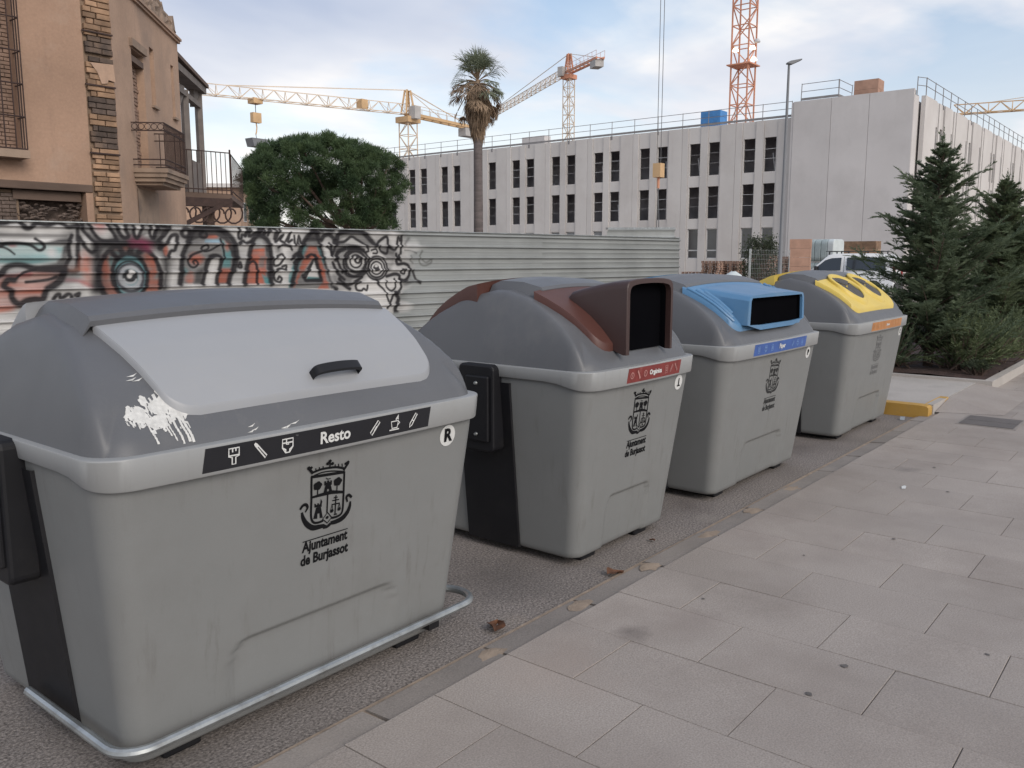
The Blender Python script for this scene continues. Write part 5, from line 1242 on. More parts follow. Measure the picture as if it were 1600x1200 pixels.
MB().bar((A0[0], A0[1], bz + 0.13), (A1[0], A1[1], bz + 0.13), 0.36, 0.16).build('roof_beam', M['grey_timber'], gal)
MB().bar((A0[0], A0[1], bz + 0.34), (A1[0] + 0.05, A1[1] + 0.05, bz + 0.26), 0.46, 0.09).build('eaves_board', M['timber'], gal)
MB().bar((A0[0], A0[1], bz - 0.28), (gp2[0], gp2[1], bz - 0.28), 0.14, 0.12).build('tie_beam', M['grey_timber'], gal)
pn = MB(); pn.bar((gp1[0], gp1[1], 3.6), (gp2[0], gp2[1], 3.6), 0.05, 0.95); pn.build('infill_panel', M['grey_timber'], gal)
l0, l1, l2 = at(288, 312, 20.4), at(362, 312, 21.2), at(380, 312, 25.0)
zl = 3.06
sl_ = MB(); q = [(l0[0], l0[1]), (l1[0], l1[1]), (l2[0], l2[1]), (l2[0] - 2.2, l2[1] + 0.6)]
sl_.add([(x, y, zl) for x, y in q] + [(x, y, zl + 0.12) for x, y in q], [(3, 2, 1, 0), (4, 5, 6, 7), (0, 1, 5, 4), (1, 2, 6, 5), (2, 3, 7, 6), (3, 0, 4, 7)]); sl_.build('landing', M['timber'], gal)
rr_ = MB()
for z in (zl + 0.2, zl + 1.08): rr_.tube([(l0[0], l0[1], z), (l1[0], l1[1], z), (l2[0], l2[1], z)], 0.014, 5)
for t in np.linspace(0, 1, 11): p = l0 + (l1 - l0) * t; rr_.tube([(p[0], p[1], zl + 0.1), (p[0], p[1], zl + (1.16 if t == 1 else 1.08))], 0.022 if t == 1 else 0.01, 5)
for t in np.linspace(0, 1, 12)[1:]: p = l1 + (l2 - l1) * t; rr_.tube([(p[0], p[1], zl + 0.1), (p[0], p[1], zl + 1.08)], 0.01, 5)
rr_.build('railing', M['rust_iron'], gal, smooth=True)
bk = MB(); q0, q1 = l0, l1; dvl = (l1 - l0)[:2] / np.linalg.norm((l1 - l0)[:2])
for t in np.linspace(0, 1, 5):
    p = q0 + (q1 - q0) * t
    bk.tube([(p[0] + (0.08 + 0.03 * a) * math.cos(a) * dvl[0], p[1] + (0.08 + 0.03 * a) * math.cos(a) * dvl[1], zl - 0.36 + (0.08 + 0.03 * a) * math.sin(a)) for a in np.linspace(0, 2.2 * math.pi, 16)], 0.022, 5)
bk.bar((q0[0], q0[1], zl - 0.62), (q1[0], q1[1], zl - 0.02), 0.08, 0.1); bk.bar((q0[0], q0[1], zl - 0.1), (q1[0], q1[1], zl - 0.1), 0.05, 0.2)
bk.build('scroll_bracket', M['rust_iron'], gal, smooth=True)
MB().box((l1[0] - 0.5, l1[1] + 0.3, 0), (l1[0] - 0.3, l1[1] + 0.5, zl)).build('support_post', M['timber'], gal)
# ================================================================== CONCRETE BUILDING UNDER CONSTRUCTION
M['precast'] = pmat('precast_concrete', (0.575, 0.545, 0.52), 0.85, 0.05, 0.25, bump=0.15, bscale=30, dirt=(0.46, 0.42, 0.395), dscale=0.3, dlo=0.46, dhi=0.75, dfac=0.6, obj_var=0.05, streak=((0.40, 0.37, 0.345), 0.5, 1.6))
M['precast2'] = pmat('precast_corner', (0.585, 0.555, 0.54), 0.85, 0.05, 0.25, bump=0.15, bscale=30, dirt=(0.45, 0.425, 0.41), dscale=0.3, dlo=0.46, dhi=0.75, dfac=0.6, obj_var=0.04, streak=((0.41, 0.385, 0.37), 0.5, 1.6))
M['room'] = pmat('unfinished_room', (0.42, 0.40, 0.42), 0.9, 0.3, 0.6)
M['seam'] = pmat('panel_gap', (0.06, 0.057, 0.055), 0.9, 0.1, 2)
M['glass'] = pmat('window_glass', (0.03, 0.034, 0.04), 0.06, 0.1, 1, spec=0.8)
M['blind'] = pmat('roller_blind', (0.24, 0.245, 0.25), 0.7, 0.08, 2)
M['alu'] = pmat('aluminium_frame', (0.5, 0.5, 0.5), 0.45, 0.08, 3)
M['rail_steel'] = pmat('guard_rail_steel', (0.23, 0.22, 0.22), 0.6, 0.15, 3)
M['white_rail'] = pmat('white_guard_rail', (0.5, 0.5, 0.5), 0.6, 0.1, 3)
BX, BZ = 66.0, 12.25
bld = thing('office_building', 'pale concrete panel building under construction with paired narrow windows', 'building', (BX, 26.0, 0))
# local axes: +u runs along world +Y from y = 26 ; facade plane x = 0 (faces -X)
rows_z = [(1.60, 4.04), (4.88, 7.45), (8.35, 10.95)]
first = 27.76 - 26.0; PER = 4.745
def panel(u0, u1, z0, z1, holes, x0, mat, thick=0.25):
    mb = MB(); wall_holes(mb, u0 + 0.012, u1 - 0.012, z0, z1, holes, thick, lambda u, t, z: (x0 + t, u, z))
    return mb.build('panel', mat, bld)
ww = 0.475
u = 0.0; wins = []
strips = [(0.0, first - ww - 0.12, None)]
for k in range(11):
    a = first + PER * k
    strips.append((a - ww - 0.12, a + ww + 0.06, a)); strips.append((a + ww + 0.06, a + 1.72 - ww - 0.06, None))
    strips.append((a + 1.72 - ww - 0.06, a + 1.72 + ww + 0.12, a + 1.72)); 
    n0, n1 = a + 1.72 + ww + 0.12, a + PER - ww - 0.12
    strips.append((n0, (n0 + n1) / 2 - 0.35, None)); strips.append(((n0 + n1) / 2 - 0.35, n1, None))
for i, (u0, u1, c) in enumerate(strips):
    hol = []
    if c is not None:
        for f, (z0, z1) in enumerate(rows_z): hol.append((c - ww, c + ww, z0, z1)); wins.append((c, f, z0, z1))
    panel(u0, u1, 0.0 if c is None or True else 0.4, BZ, hol, 0.0 if c is None else 0.07, M['precast'])
ULEN = strips[-1][1]
bk = MB(); 
for z in (0.0, 4.45, 7.9, 11.6): bk.box((0.33, 0.0, z - 0.02), (14.0, ULEN, z + 0.28))
bk.build('floor_slabs', M['room'], bld)
MB().box((4.2, 0.0, 0.3), (4.4, ULEN, 11.6)).build('inner_wall', M['room'], bld)
cl = MB()
for v in np.arange(0.9, ULEN, PER): cl.box((1.4, v, 0.28), (1.8, v + 0.4, 11.6))
o = cl.build('columns', M['room'], bld); o['kind'] = 'stuff'
for (c, f, z0, z1) in wins:
    if f == 0:
        wf = MB(); x = 0.20; t = 0.06
        for a in ((c - ww, z0, c - ww + t, z1), (c + ww - t, z0, c + ww, z1), (c - ww, z0, c + ww, z0 + t), (c - ww, z1 - t, c + ww, z1), (c - ww, z0 + 0.62, c + ww, z0 + 0.72)):
            wf.box((x, a[0], a[1]), (x + 0.06, a[2], a[3]))
        w_ = wf.build('window', M['alu'], bld)
        MB().box((x + 0.02, c - ww + t, z0 + t), (x + 0.03, c + ww - t, z1 - t)).build('pane', M['glass'], w_)
        if int(c * 7) % 3 != 0: MB().box((x + 0.005, c - ww + t, z1 - 0.35 - 0.9 * ((c * 3.7) % 1)), (x + 0.015, c + ww - t, z1 - t)).build('roller_blind', M['blind'], w_)
    else:
        gq = MB()
        for zz in (z0 + 0.95 + 0.05 * math.sin(c), z0 + 1.75 + 0.06 * math.sin(c * 2)): gq.bar((0.18, c - ww, zz + 0.03 * math.sin(c * 5)), (0.18, c + ww, zz), 0.035, 0.035)
        gq.build('window_guard', M['white_rail'] if (int(c) % 2) else M['rail_steel'], bld)
        wf = MB(); t = 0.04
        for a in ((c - ww, z0, c - ww + t, z1), (c + ww - t, z0, c + ww, z1), (c - ww, z0, c + ww, z0 + t), (c - ww, z1 - t, c + ww, z1)): wf.box((0.24, a[0], a[1]), (0.30, a[2], a[3]))
        wf.build('window_frame', M['seam'], bld)
        if int(c * 13 + f) % 4 == 0:
            MB().bar((0.6, c - 0.25, z0), (0.9, c + 0.1, z0 + 1.5), 0.10, 0.04).build('leaning_board', M['white_rail'], bld)
# corner block, proud and taller
cb0, cb1 = 17.3 - 26.0, 25.9 - 26.0; wz = 13.3
cuts = [cb0, 20.3 - 26.0, 23.0 - 26.0, 25.84 - 26.0]
for a, c in zip(cuts[:-1], cuts[1:]): panel(a, c, 0.0, wz, [], -0.45, M['precast2'], 0.3)
MB().box((-0.16, cb0 + 0.05, 0), (0.2, cb1, wz - 0.05)).build('panel_backing', M['seam'], bld)
MB().box((-0.42, cb1 - 0.05, 0), (-0.003, cb1 + 0.10, wz - 0.03)).build('return_panel', M['precast2'], bld)
MB().box((0.10, 0.0, 0.0), (0.32, 0.4, BZ)).build('panel_backing', M['seam'], bld)
# facade along the street (faces -Y), beyond a recessed joint
sy0 = 16.9 - 26.0
MB().box((0.5, sy0 + 0.42, 0), (60, sy0 + 0.7, 12.6)).build('panel_backing', M['precast2'], bld)
MB().box((-0.40, cb0 - 0.01, 0), (0.8, cb0 + 0.3, 12.9)).build('return_panel', M['precast2'], bld)
rows_s = [(1.4, 4.2), (5.1, 7.9), (8.6, 11.2)]
def spanel(x0, x1, holes, dy):
    mb = MB(); wall_holes(mb, x0 + 0.03, x1 - 0.03, 0, 12.95, holes, 0.3, lambda u_, t, z: (u_, sy0 + dy + t, z)); return mb.build('panel', M['precast'], bld)
x = 0.80; k = 0
while x < 60:
    pat = (3.6, 0.9, 0.55, 1.0, 2.9, 1.0, 0.6) if k % 2 else (3.2, 1.0, 0.5, 1.0, 2.2, 0.9, 0.6)
    for i, w in enumerate(pat):
        win_ = i % 2 == 1
        hl = [(x + 0.12, x + w - 0.12, z0, z1) for z0, z1 in rows_s] if win_ else []
        spanel(x, x + w, hl, 0.06 if win_ else (0.0 if i % 4 else -0.05))
        if win_:
            for z0, z1 in rows_s:
                MB().box((x + 0.12, sy0 + 0.26, z0), (x + w - 0.12, sy0 + 0.3, z1)).build('pane', M['glass'], bld)
        x += w
    k += 1
MB().box((0.5, sy0 + 0.7, 12.0), (60, 0, 12.3)).build('roof_slab', M['precast'], bld)
MB().box((0.3, 0.0, 11.95), (14, ULEN, 12.05)).build('roof_slab', M['precast'], bld)
MB().box((14.0, 0, 0), (14.2, ULEN, 12)).build('rear_wall', M['precast'], bld)
# ---- temporary guard railings on the roof
def guard(name, label, pts, zb, step, h=1.25, plank=True):
    g = thing(name, label, 'railing', (0, 0, 0), 0, 'temporary guard railings on the roof edge')
    for a, c in zip(pts[:-1], pts[1:]):
        a, c = np.array(a, float), np.array(c, float); L = np.linalg.norm(c - a); n = max(1, int(L / step))
        for i in range(n + 1):
            p = a + (c - a) * i / n
            mb = MB(); mb.tube([(p[0], p[1], zb - 0.25), (p[0] + rng.normal(0, 0.02), p[1] + rng.normal(0, 0.02), zb + h)], 0.032, 6); mb.box((p[0] - 0.06, p[1] - 0.1, zb - 0.3), (p[0] + 0.06, p[1] + 0.1, zb + 0.02)); mb.build('post', M['rail_steel'], g)
        for z in (h - 0.04, h * 0.55): MB().tube([(a[0], a[1], zb + z), (c[0], c[1], zb + z)], 0.024, 6).build('rail', M['rail_steel'], g)
        if plank: MB().bar((a[0], a[1], zb + 0.16), (c[0], c[1], zb + 0.16), 0.05, 0.17).build('toe_board', M['rail_steel'], g)
guard('guard_railing', 'long guard railing with toe board along the roof over the paired windows', [(BX + 0.12, 26.2), (BX + 0.12, 26.0 + ULEN)], BZ, 2.25)
guard('guard_railing', 'short guard railing on top of the blank corner block of the concrete building', [(BX - 0.2, 25.4), (BX - 0.2, 22.6), (BX + 2.6, 22.6)], 13.3, 2.7, 1.3)
guard('guard_railing', 'guard railing along the street side roof edge beyond the corner block', [(BX + 0.6, 17.4), (BX + 1.4, 17.0), (BX + 59, 17.0)], 12.95, 2.4, 1.3, False)
# ---- loads on the roof
M['blue_pack'] = pmat('blue_pack', (0.06, 0.22, 0.5), 0.6, 0.15, 2); M['brick_pack'] = pmat('brick_pack', (0.42, 0.25, 0.18), 0.85, 0.15, 2)
def pack(name, label, cat, p, sz, mat, nx, nz, rz=0.0, group=None):
    t = thing(name, label, cat, p, rz, group); lx, ly, lz = sz
    MB().box((-lx / 2, -ly / 2, 0), (lx / 2, ly / 2, 0.12)).build('pallet_base', M['timber'], t)
    for i in range(nx):
        for k_ in range(nz):
            g = 0.012; mb = MB(); mb.box((-lx / 2 + lx * i / nx + g, -ly / 2 + rng.normal(0, 0.006), 0.12 + (lz - 0.12) * k_ / nz + g), (-lx / 2 + lx * (i + 1) / nx - g, ly / 2, 0.12 + (lz - 0.12) * (k_ + 1) / nz)); mb.build('block', mat, t)
    return t
p = at(1088, 198, 69); pack('block_pallet', 'blue wrapped pack of boards standing on the roof edge', 'building materials', (BX + 1.6, float(p[1]) + 1.0, 12.05), (1.3, 1.75, 1.55), M['blue_pack'], 1, 3)
p = at(1366, 150, 66); pack('block_pallet', 'stack of pinkish bricks on top of the blank corner block', 'building materials', (BX + 1.2, 20.9, 12.3), (1.4, 1.7, 2.15), M['brick_pack'], 2, 3)
p = at(810, 225, 86); vb = MB(); vb.box((BX + 1.0, 50.5, 12.05), (BX + 2.0, 53.2, 13.15)); tag(vb.build('roof_vent_housing', M['precast2']), 'low pale concrete housing on the roof behind the palm', 'vent housing')
# ================================================================== THINGS ON THE BUILDING SITE
M['pallet_wood'] = pmat('pallet_wood', (0.32, 0.21, 0.16), 0.9, 0.25, 4, obj_var=0.2)
pal0 = thing('pallet', 'x', 'pallet')
for y in (-0.5, -0.25, 0, 0.25, 0.5): MB().box((-0.6, y - 0.06, 0.12), (0.6, y + 0.06, 0.142)).build('board', M['pallet_wood'], pal0)
for x in (-0.53, 0, 0.53): MB().box((x - 0.07, -0.56, 0.0), (x + 0.07, 0.56, 0.025)).build('runner', M['pallet_wood'], pal0)
for x in (-0.53, 0, 0.53):
    for y in (-0.48, 0, 0.48): MB().box((x - 0.07, y - 0.07, 0.025), (x + 0.07, y + 0.07, 0.12)).build('spacer_block', M['pallet_wood'], pal0)
used = [False]
ORD = ('first', 'second', 'third', 'fourth', 'fifth', 'sixth', 'seventh', 'eighth', 'ninth', 'tenth', 'eleventh', 'twelfth', 'thirteenth')
def stack(px, depth, n, label, rz):
    c = at(px, 430, depth)
    for k in range(n):
        o = pal0 if not used[0] else copy_tree(pal0); used[0] = True
        o.location = (c[0] + rng.normal(0, 0.03), c[1] + rng.normal(0, 0.03), 0.006 + 0.145 * k); o.rotation_euler = (0, 0, rz + rng.normal(0, 0.03))
        tag(o, 'wooden pallet, ' + ORD[k] + ' from the ground, ' + label, 'pallet', 'wooden pallets stacked on the site')
stack(1114, 57, 10, 'in the stack beside the white sack', R(90)); stack(1146, 57, 10, 'in the stack between sack and bush', R(90)); stack(1084, 58, 5, 'in the low stack by the fence end', R(90))
stack(1192, 56, 13, 'in the stack behind the leafy bush', R(90)); stack(1228, 58, 12, 'in the stack behind the lamp post', R(90))
c = at(1249, 430, 50); pack('block_pallet', 'tall stack of orange clay blocks beside the lamp post', 'building materials', (c[0], c[1], 0.006), (1.05, 1.15, 2.70), M['brick_pack'], 2, 5, R(17))
c = at(1341, 430, 56); pack('block_pallet', 'long row of brown clay blocks behind the white van', 'building materials', (c[0], c[1], 0.006), (1.1, 2.3, 2.70), M['brick'], 2, 5)
M['wrap'] = pmat('plastic_wrap', (0.36, 0.42, 0.42), 0.35, 0.12, 3, stretch=(1, 6, 1), dirt=(0.2, 0.3, 0.3), dscale=5); M['wrap2'] = pmat('white_wrap', (0.55, 0.6, 0.6), 0.35, 0.1, 3)
c = at(1289, 430, 52); wr = thing('wrapped_bundle', 'two tiers of plastic wrapped rolls stacked beside the clay blocks', 'building materials', (c[0], c[1], 0.006), R(-8))
for tier in range(2):
    for k in range(4):
        pts = rrect(0.75, 0.66, 0.28, 5); mb = MB(); y = -0.78 + 0.40 * k
        mb.prism([(px_ * 0.9, 0.72 + tier * 1.36 + pz) for px_, pz in pts], 'y', y, y + 0.385); o = mb.build('roll', M['wrap'] if k else M['wrap2'], wr); bevel(o, 0.05, 2)
# builders' sack
sk = MB(); P = []
for i in range(9):
    t = i / 8; r_ = 0.42 * (1 - 0.15 * t) * (1 if t < 0.75 else math.sqrt(max(0.0, 1 - ((t - 0.75) / 0.26) ** 2))); P.append([(r_ * math.cos(a) * (1 + 0.06 * math.sin(3 * a + i)), r_ * math.sin(a) * (1 + 0.06 * math.cos(4 * a + i)), 1.12 * t) for a in np.linspace(0, 2 * math.pi, 18)[:-1]])
sk.grid(P, wrap=True); c = at(1146, 430, 34); so = sk.build('bulk_sack', M['wrap2'], smooth=True, angle=80); so.location = (c[0], c[1], 0.006); tag(so, 'white bulk sack standing on the site behind the blue lidded bin', 'sack')
# mesh site fence post pair
sf = thing('mesh_fence', 'wire mesh site fence panel on steel tubes beside the leafy bush', 'fence', (0, 0, 0)); c0, c1 = at(1170, 430, 38), at(1232, 430, 42)
for p in (c0, c0 + np.array([0.12, 0, 0]), c1): MB().tube([(p[0], p[1], 0), (p[0], p[1], 2.05)], 0.025, 6).build('post', M['galv'], sf)
wm = MB()
for t in np.linspace(0, 1, 26): p = c0 + (c1 - c0) * t; wm.bar((p[0], p[1], 0.15), (p[0], p[1], 2.0), 0.005, 0.005)
for z in np.linspace(0.15, 2.0, 10): wm.bar((c0[0], c0[1], z), (c1[0], c1[1], z), 0.006, 0.006)
o = wm.build('wire_mesh', M['galv'], sf); o['kind'] = 'stuff'
# ---- pale house beyond the pine
fh = thing('distant_house', 'low pale house far behind the landing of the timber gallery', 'house', tuple(at(352, 420, 62)[:2]) + (0,), R(44))
MB().box((-3.5, -2, 0), (2.4, 4, 6.3)).build('wall', M['stucco_pale'], fh); MB().box((-3.8, -2.3, 6.3), (2.7, 4.3, 6.55)).build('roof_slab', M['precast'], fh)
for x in (-2.6, -0.9, 0.8):
    w_ = MB().box((x, -2.03, 4.1), (x + 0.9, -2.002, 5.4)).build('window', M['alu'], fh); MB().box((x + 0.08, -2.05, 4.18), (x + 0.82, -2.032, 5.32)).build('pane', M['glass'], w_)
for x in (-2.6, -0.9, 0.8): MB().box((x, -2.04, 1.2), (x + 0.9, -2.002, 2.4)).build('window', M['brick_pack'], fh)
# ================================================================== STREET LAMP
lp = at(1218, 430, 33); lamp = thing('street_lamp', 'tall grey street lamp post with one flat lantern before the concrete building', 'street lamp', (lp[0], lp[1], 0))
M['lamp_grey'] = pmat('lamp_grey', (0.17, 0.175, 0.185), 0.5, 0.08, 3)
MB().lathe([(0.095, 0), (0.095, 0.5), (0.08, 0.55), (0.042, 8.75), (0.0, 8.76)], (0, 0, 0), 12).build('pole', M['lamp_grey'], lamp, smooth=True)
hd2 = MB(); hd2.prism([(-0.09, 0.0), (0.10, -0.02), (0.46, 0.14), (0.45, 0.18), (0.05, 0.11), (-0.09, 0.05)], 'y', -0.11, 0.11); o = hd2.build('lantern', M['lamp_grey'], lamp); o.location = (0, 0, 8.72); o.rotation_euler = (0, 0, -R(51)); bevel(o, 0.02)
# ================================================================== VAN
M['van_white'] = pmat('van_paint', (0.75, 0.76, 0.77), 0.28, 0.03, 1); M['tyre'] = pmat('tyre', (0.02, 0.02, 0.021), 0.8, 0.2, 8); M['hub'] = pmat('wheel_hub', (0.4, 0.4, 0.41), 0.4, 0.1, 5, metal=0.5); M['trim'] = pmat('black_trim', (0.025, 0.025, 0.027), 0.6, 0.1, 5); M['seat_red'] = pmat('van_seat', (0.25, 0.06, 0.04), 0.8, 0.1, 5); M['lamp_red'] = pmat('tail_lamp', (0.3, 0.02, 0.02), 0.3, 0.1, 5)
vp = at(1322, 440, 37.5); van = thing('parked_van', 'white panel van with roof rack parked beside the conifers', 'van', (vp[0], vp[1], 0), R(90 + 4))
# local: +x forward (length 4.2), width y
prof = [(-2.08, 0.32), (-2.10, 0.75), (-2.05, 1.1), (-1.98, 1.66), (-1.80, 1.80), (-1.2, 1.84), (0.35, 1.83), (0.62, 1.76), (1.30, 1.12), (1.42, 1.06), (2.02, 0.88), (2.10, 0.70), (2.10, 0.34)]
def van_sec(k):
    out = []
    for x, z in prof:
        y = 0.86 if z < 1.1 else 0.86 - 0.16 * (z - 1.1) / 0.74
        out.append((x, y * k, z))
    return out
vb = MB(); rowsv = [[(x, y, z) for x, y, z in van_sec(s)] for s in (-1.0, -0.965, -0.8, 0, 0.8, 0.965, 1.0)]
for r0 in (0, 6): rowsv[r0] = [(x * 0.985, y, z - 0.03 if z > 1.5 else z) for x, y, z in rowsv[r0]]
vb.grid(rowsv); n = len(prof)
vb.f.append(tuple(range(n))); vb.f.append(tuple(6 * n + i for i in range(n))); body_o = vb.build('body', M['van_white'], van, smooth=True, angle=35)
def vpane(name, pts, side, mat, par, off=0.008):
    q = []
    for x, z in pts:
        y = (0.86 if z < 1.1 else 0.86 - 0.16 * (z - 1.1) / 0.74) + off; q.append((x, side * y, z))
    return MB().poly(q).build(name, mat, par)
for sd2 in (-1, 1):
    vpane('window', [(0.05, 1.12), (1.12, 1.12), (1.02, 1.28), (0.72, 1.55), (0.45, 1.64), (0.05, 1.66)], sd2, M['glass'], van)
    vpane('window', [(-1.75, 1.14), (-0.18, 1.14), (-0.18, 1.67), (-1.55, 1.67), (-1.72, 1.55)], sd2, M['glass'], van)
    vpane('door_strip', [(-1.2, 0.62), (1.15, 0.62), (1.15, 0.69), (-1.2, 0.69)], sd2, M['trim'], van)
    vpane('door_handle', [(-0.02, 0.98), (0.18, 0.98), (0.18, 1.02), (-0.02, 1.02)], sd2, M['trim'], van, 0.014)
    vpane('door_gap', [(-0.07, 0.4), (-0.055, 0.4), (-0.055, 1.7), (-0.07, 1.7)], sd2, M['trim'], van)
    MB().box((1.0, sd2 * 0.97 - 0.09, 1.12), (1.1, sd2 * 0.97 + 0.09, 1.30)).build('wing_mirror', M['trim'], van)
    for x in (-1.28, 1.36):
        wh = MB(); wh.lathe([(0.0, -0.09), (0.30, -0.09), (0.325, -0.06), (0.325, 0.06), (0.30, 0.09), (0.0, 0.09)], (x, sd2 * 0.80, 0.325), 26, 'y'); w_ = wh.build('wheel', M['tyre'], van, smooth=True, angle=40)
        hb = MB(); hb.lathe([(0.0, 0.0), (0.07, 0.012 * sd2), (0.19, 0.0), (0.205, -0.01 * sd2)], (x, sd2 * 0.895, 0.325), 20, 'y')
        h_ = hb.build('rim', M['hub'], w_, smooth=True)
        ar = MB()
        ar.poly([(x + 0.40 * math.cos(a), sd2 * 0.866, 0.325 + 0.40 * math.sin(a)) for a in np.linspace(-0.05, math.pi + 0.05, 16)]); ar.build('wheel_arch', M['trim'], van)
    MB().bar((-1.6, sd2 * 0.6, 1.93), (0.75, sd2 * 0.6, 1.93), 0.035, 0.03).build('roof_rack_rail', M['trim'], van)
for x in (-1.5, -0.7, 0.1, 0.6):
    MB().bar((x, -0.62, 1.915), (x, 0.62, 1.915), 0.04, 0.03).build('roof_rack_bar', M['trim'], van)
    for s_ in (-1, 1): MB().box((x - 0.025, s_ * 0.6 - 0.02, 1.78), (x + 0.025, s_ * 0.6 + 0.02, 1.92)).build('roof_rack_foot', M['trim'], van)
MB().poly([(1.285, -0.70, 1.145), (1.285, 0.70, 1.145), (0.655, 0.62, 1.742), (0.655, -0.62, 1.742)]).build('windscreen', M['glass'], van).location = (0.012, 0, 0.012)
MB().box((2.09, -0.8, 0.36), (2.16, 0.8, 0.6)).build('front_bumper', M['trim'], van); MB().box((-2.16, -0.8, 0.36), (-2.09, 0.8, 0.58)).build('rear_bumper', M['trim'], van)
for s_ in (-1, 1):
    MB().box((1.95, s_ * 0.66 - 0.14, 0.70), (2.112, s_ * 0.66 + 0.14, 0.86)).build('headlight', M['alu'], van); MB().box((-2.115, s_ * 0.76 - 0.07, 0.85), (-2.02, s_ * 0.76 + 0.07, 1.3)).build('tail_light', M['lamp_red'], van)
# ================================================================== TOWER CRANES
M['crane_yellow'] = pmat('crane_yellow', (0.58, 0.38, 0.20), 0.6, 0.15, 0.5, dirt=(0.32, 0.22, 0.12), dscale=0.6)
M['crane_pale'] = pmat('crane_pale', (0.64, 0.51, 0.38), 0.6, 0.12, 0.5)
M['crane_red'] = pmat('crane_orange', (0.56, 0.25, 0.15), 0.6, 0.12, 0.5)
M['counter_c'] = pmat('counterweight', (0.42, 0.40, 0.38), 0.85, 0.1, 1); M['cable'] = pmat('steel_cable', (0.10, 0.10, 0.105), 0.6, 0.1, 1)
def lattice(mb, a, b, w, bay, t, tri=False, up=(0, 0, 1)):
    """square or triangular lattice beam from a to b"""
    a, b = Vector(a), Vector(b); d = b - a; L = d.length; d.normalize(); up = Vector(up)
    if abs(d.dot(up)) > 0.95: up = Vector((1, 0, 0))
    r = d.cross(up).normalized(); u_ = r.cross(d)
    ch = [(-w / 2, -w / 2), (w / 2, -w / 2), (w / 2, w / 2), (-w / 2, w / 2)] if not tri else [(-w / 2, 0), (w / 2, 0), (0, w * 1.05)]
    n = max(2, int(L / bay)); P = [[a + d * (L * i / n) + r * x + u_ * y for x, y in ch] for i in range(n + 1)]
    m_ = len(ch)
    for k in range(m_): mb.bar(P[0][k], P[n][k], t * 1.5)
    for i in range(n):
        for k in range(m_):
            l = (k + 1) % m_
            if (i + k) % 2: mb.bar(P[i][k], P[i + 1][l], t)
            else: mb.bar(P[i][l], P[i + 1][k], t)
        if not tri or i % 2 == 0:
            for k in range(m_): mb.bar(P[i][k], P[i][(k + 1) % m_], t)
    return mb
def crane(name, label, base, top_z, jib_end, cj_end, peak, mats, mast_w=1.6, jw=1.2, t=0.11, rope=True, turn=True):
    m1, m2 = mats
    c = thing(name, label, 'crane', (base[0], base[1], 0)); B0 = Vector((base[0], base[1], 0))
    def L(p): return Vector(p) - B0
    lattice(MB(), (0, 0, 0), (0, 0, top_z), mast_w, mast_w * 1.05, t).build('mast', m1, c)
    MB().box((-mast_w * 0.7, -mast_w * 0.7, top_z - 0.2), (mast_w * 0.7, mast_w * 0.7, top_z + 0.5)).build('slewing_ring', m2, c)
    je, ce = L(jib_end), L(cj_end); jz = Vector((0, 0, top_z + 0.9))
    jib = lattice(MB(), jz, je, jw, jw * 1.1, t * 0.8, tri=True).build('jib', m1, c)
    cj = MB(); dd = (ce - jz).normalized(); sd_ = dd.cross(Vector((0, 0, 1))).normalized()
    for s in (-0.6, 0.6): cj.bar(jz + sd_ * s, ce + sd_ * s, 0.22, 0.35)
    nn = 8
    for i in range(nn + 1):
        p = jz + (ce - jz) * i / nn; cj.bar(p - sd_ * 0.6, p + sd_ * 0.6, 0.12)
        for s in (-0.7, 0.7): cj.bar(p + sd_ * s, p + sd_ * s + Vector((0, 0, 1.1)), 0.04)
    for s in (-0.7, 0.7): cj.bar(jz + sd_ * s + Vector((0, 0, 1.1)), ce + sd_ * s + Vector((0, 0, 1.1)), 0.04)
    cjo = cj.build('counter_jib', m2, c)
    M3 = Matrix.Translation(ce - dd * 1.4 + Vector((0, 0, -0.9))) @ Matrix(((dd.x, sd_.x, 0, 0), (dd.y, sd_.y, 0, 0), (0, 0, 1, 0), (0, 0, 0, 1)))
    MB().box((-1.1, -0.7, -0.35), (1.1, 0.7, 0.7), M3).build('counterweight', M['counter_c'], c)
    if peak > 0:
        pk = MB(); tp = Vector((0, 0, top_z + peak)); bb = jz
        for s in (-0.5, 0.5):
            for q in (-0.7, 0.7): pk.bar(bb + sd_ * s + dd * q, tp + sd_ * s * 0.4 + dd * q * 0.4, 0.22)
        for h in np.linspace(0.15, 0.95, 6): pk.bar(bb + (tp - bb) * h - sd_ * 0.4, bb + (tp - bb) * h + sd_ * 0.4, 0.1)
        pk.build('tower_head', m2, c)
        ty = MB(); jd = je - jz
        up1 = Vector((0, 0, jw * 1.05))
        ty.bar(tp, jz + jd * 0.86 + up1, 0.09); ty.bar(tp, ce - dd * 1.0 + Vector((0, 0, 0.2)), 0.09); ty.bar(tp, jz + (ce - jz) * 0.55, 0.06)
        ty.build('tie_rods', M['crane_pale'], c)
    cb = MB(); fw = -dd; MB().box((-0.5, -0.5, 0), (0.5, 0.5, 1.5), Matrix.Translation(sd_ * 1.3 + Vector((0, 0, top_z + 0.2)))).build('cab', M['counter_c'], c)
    return c, jz, je, B0
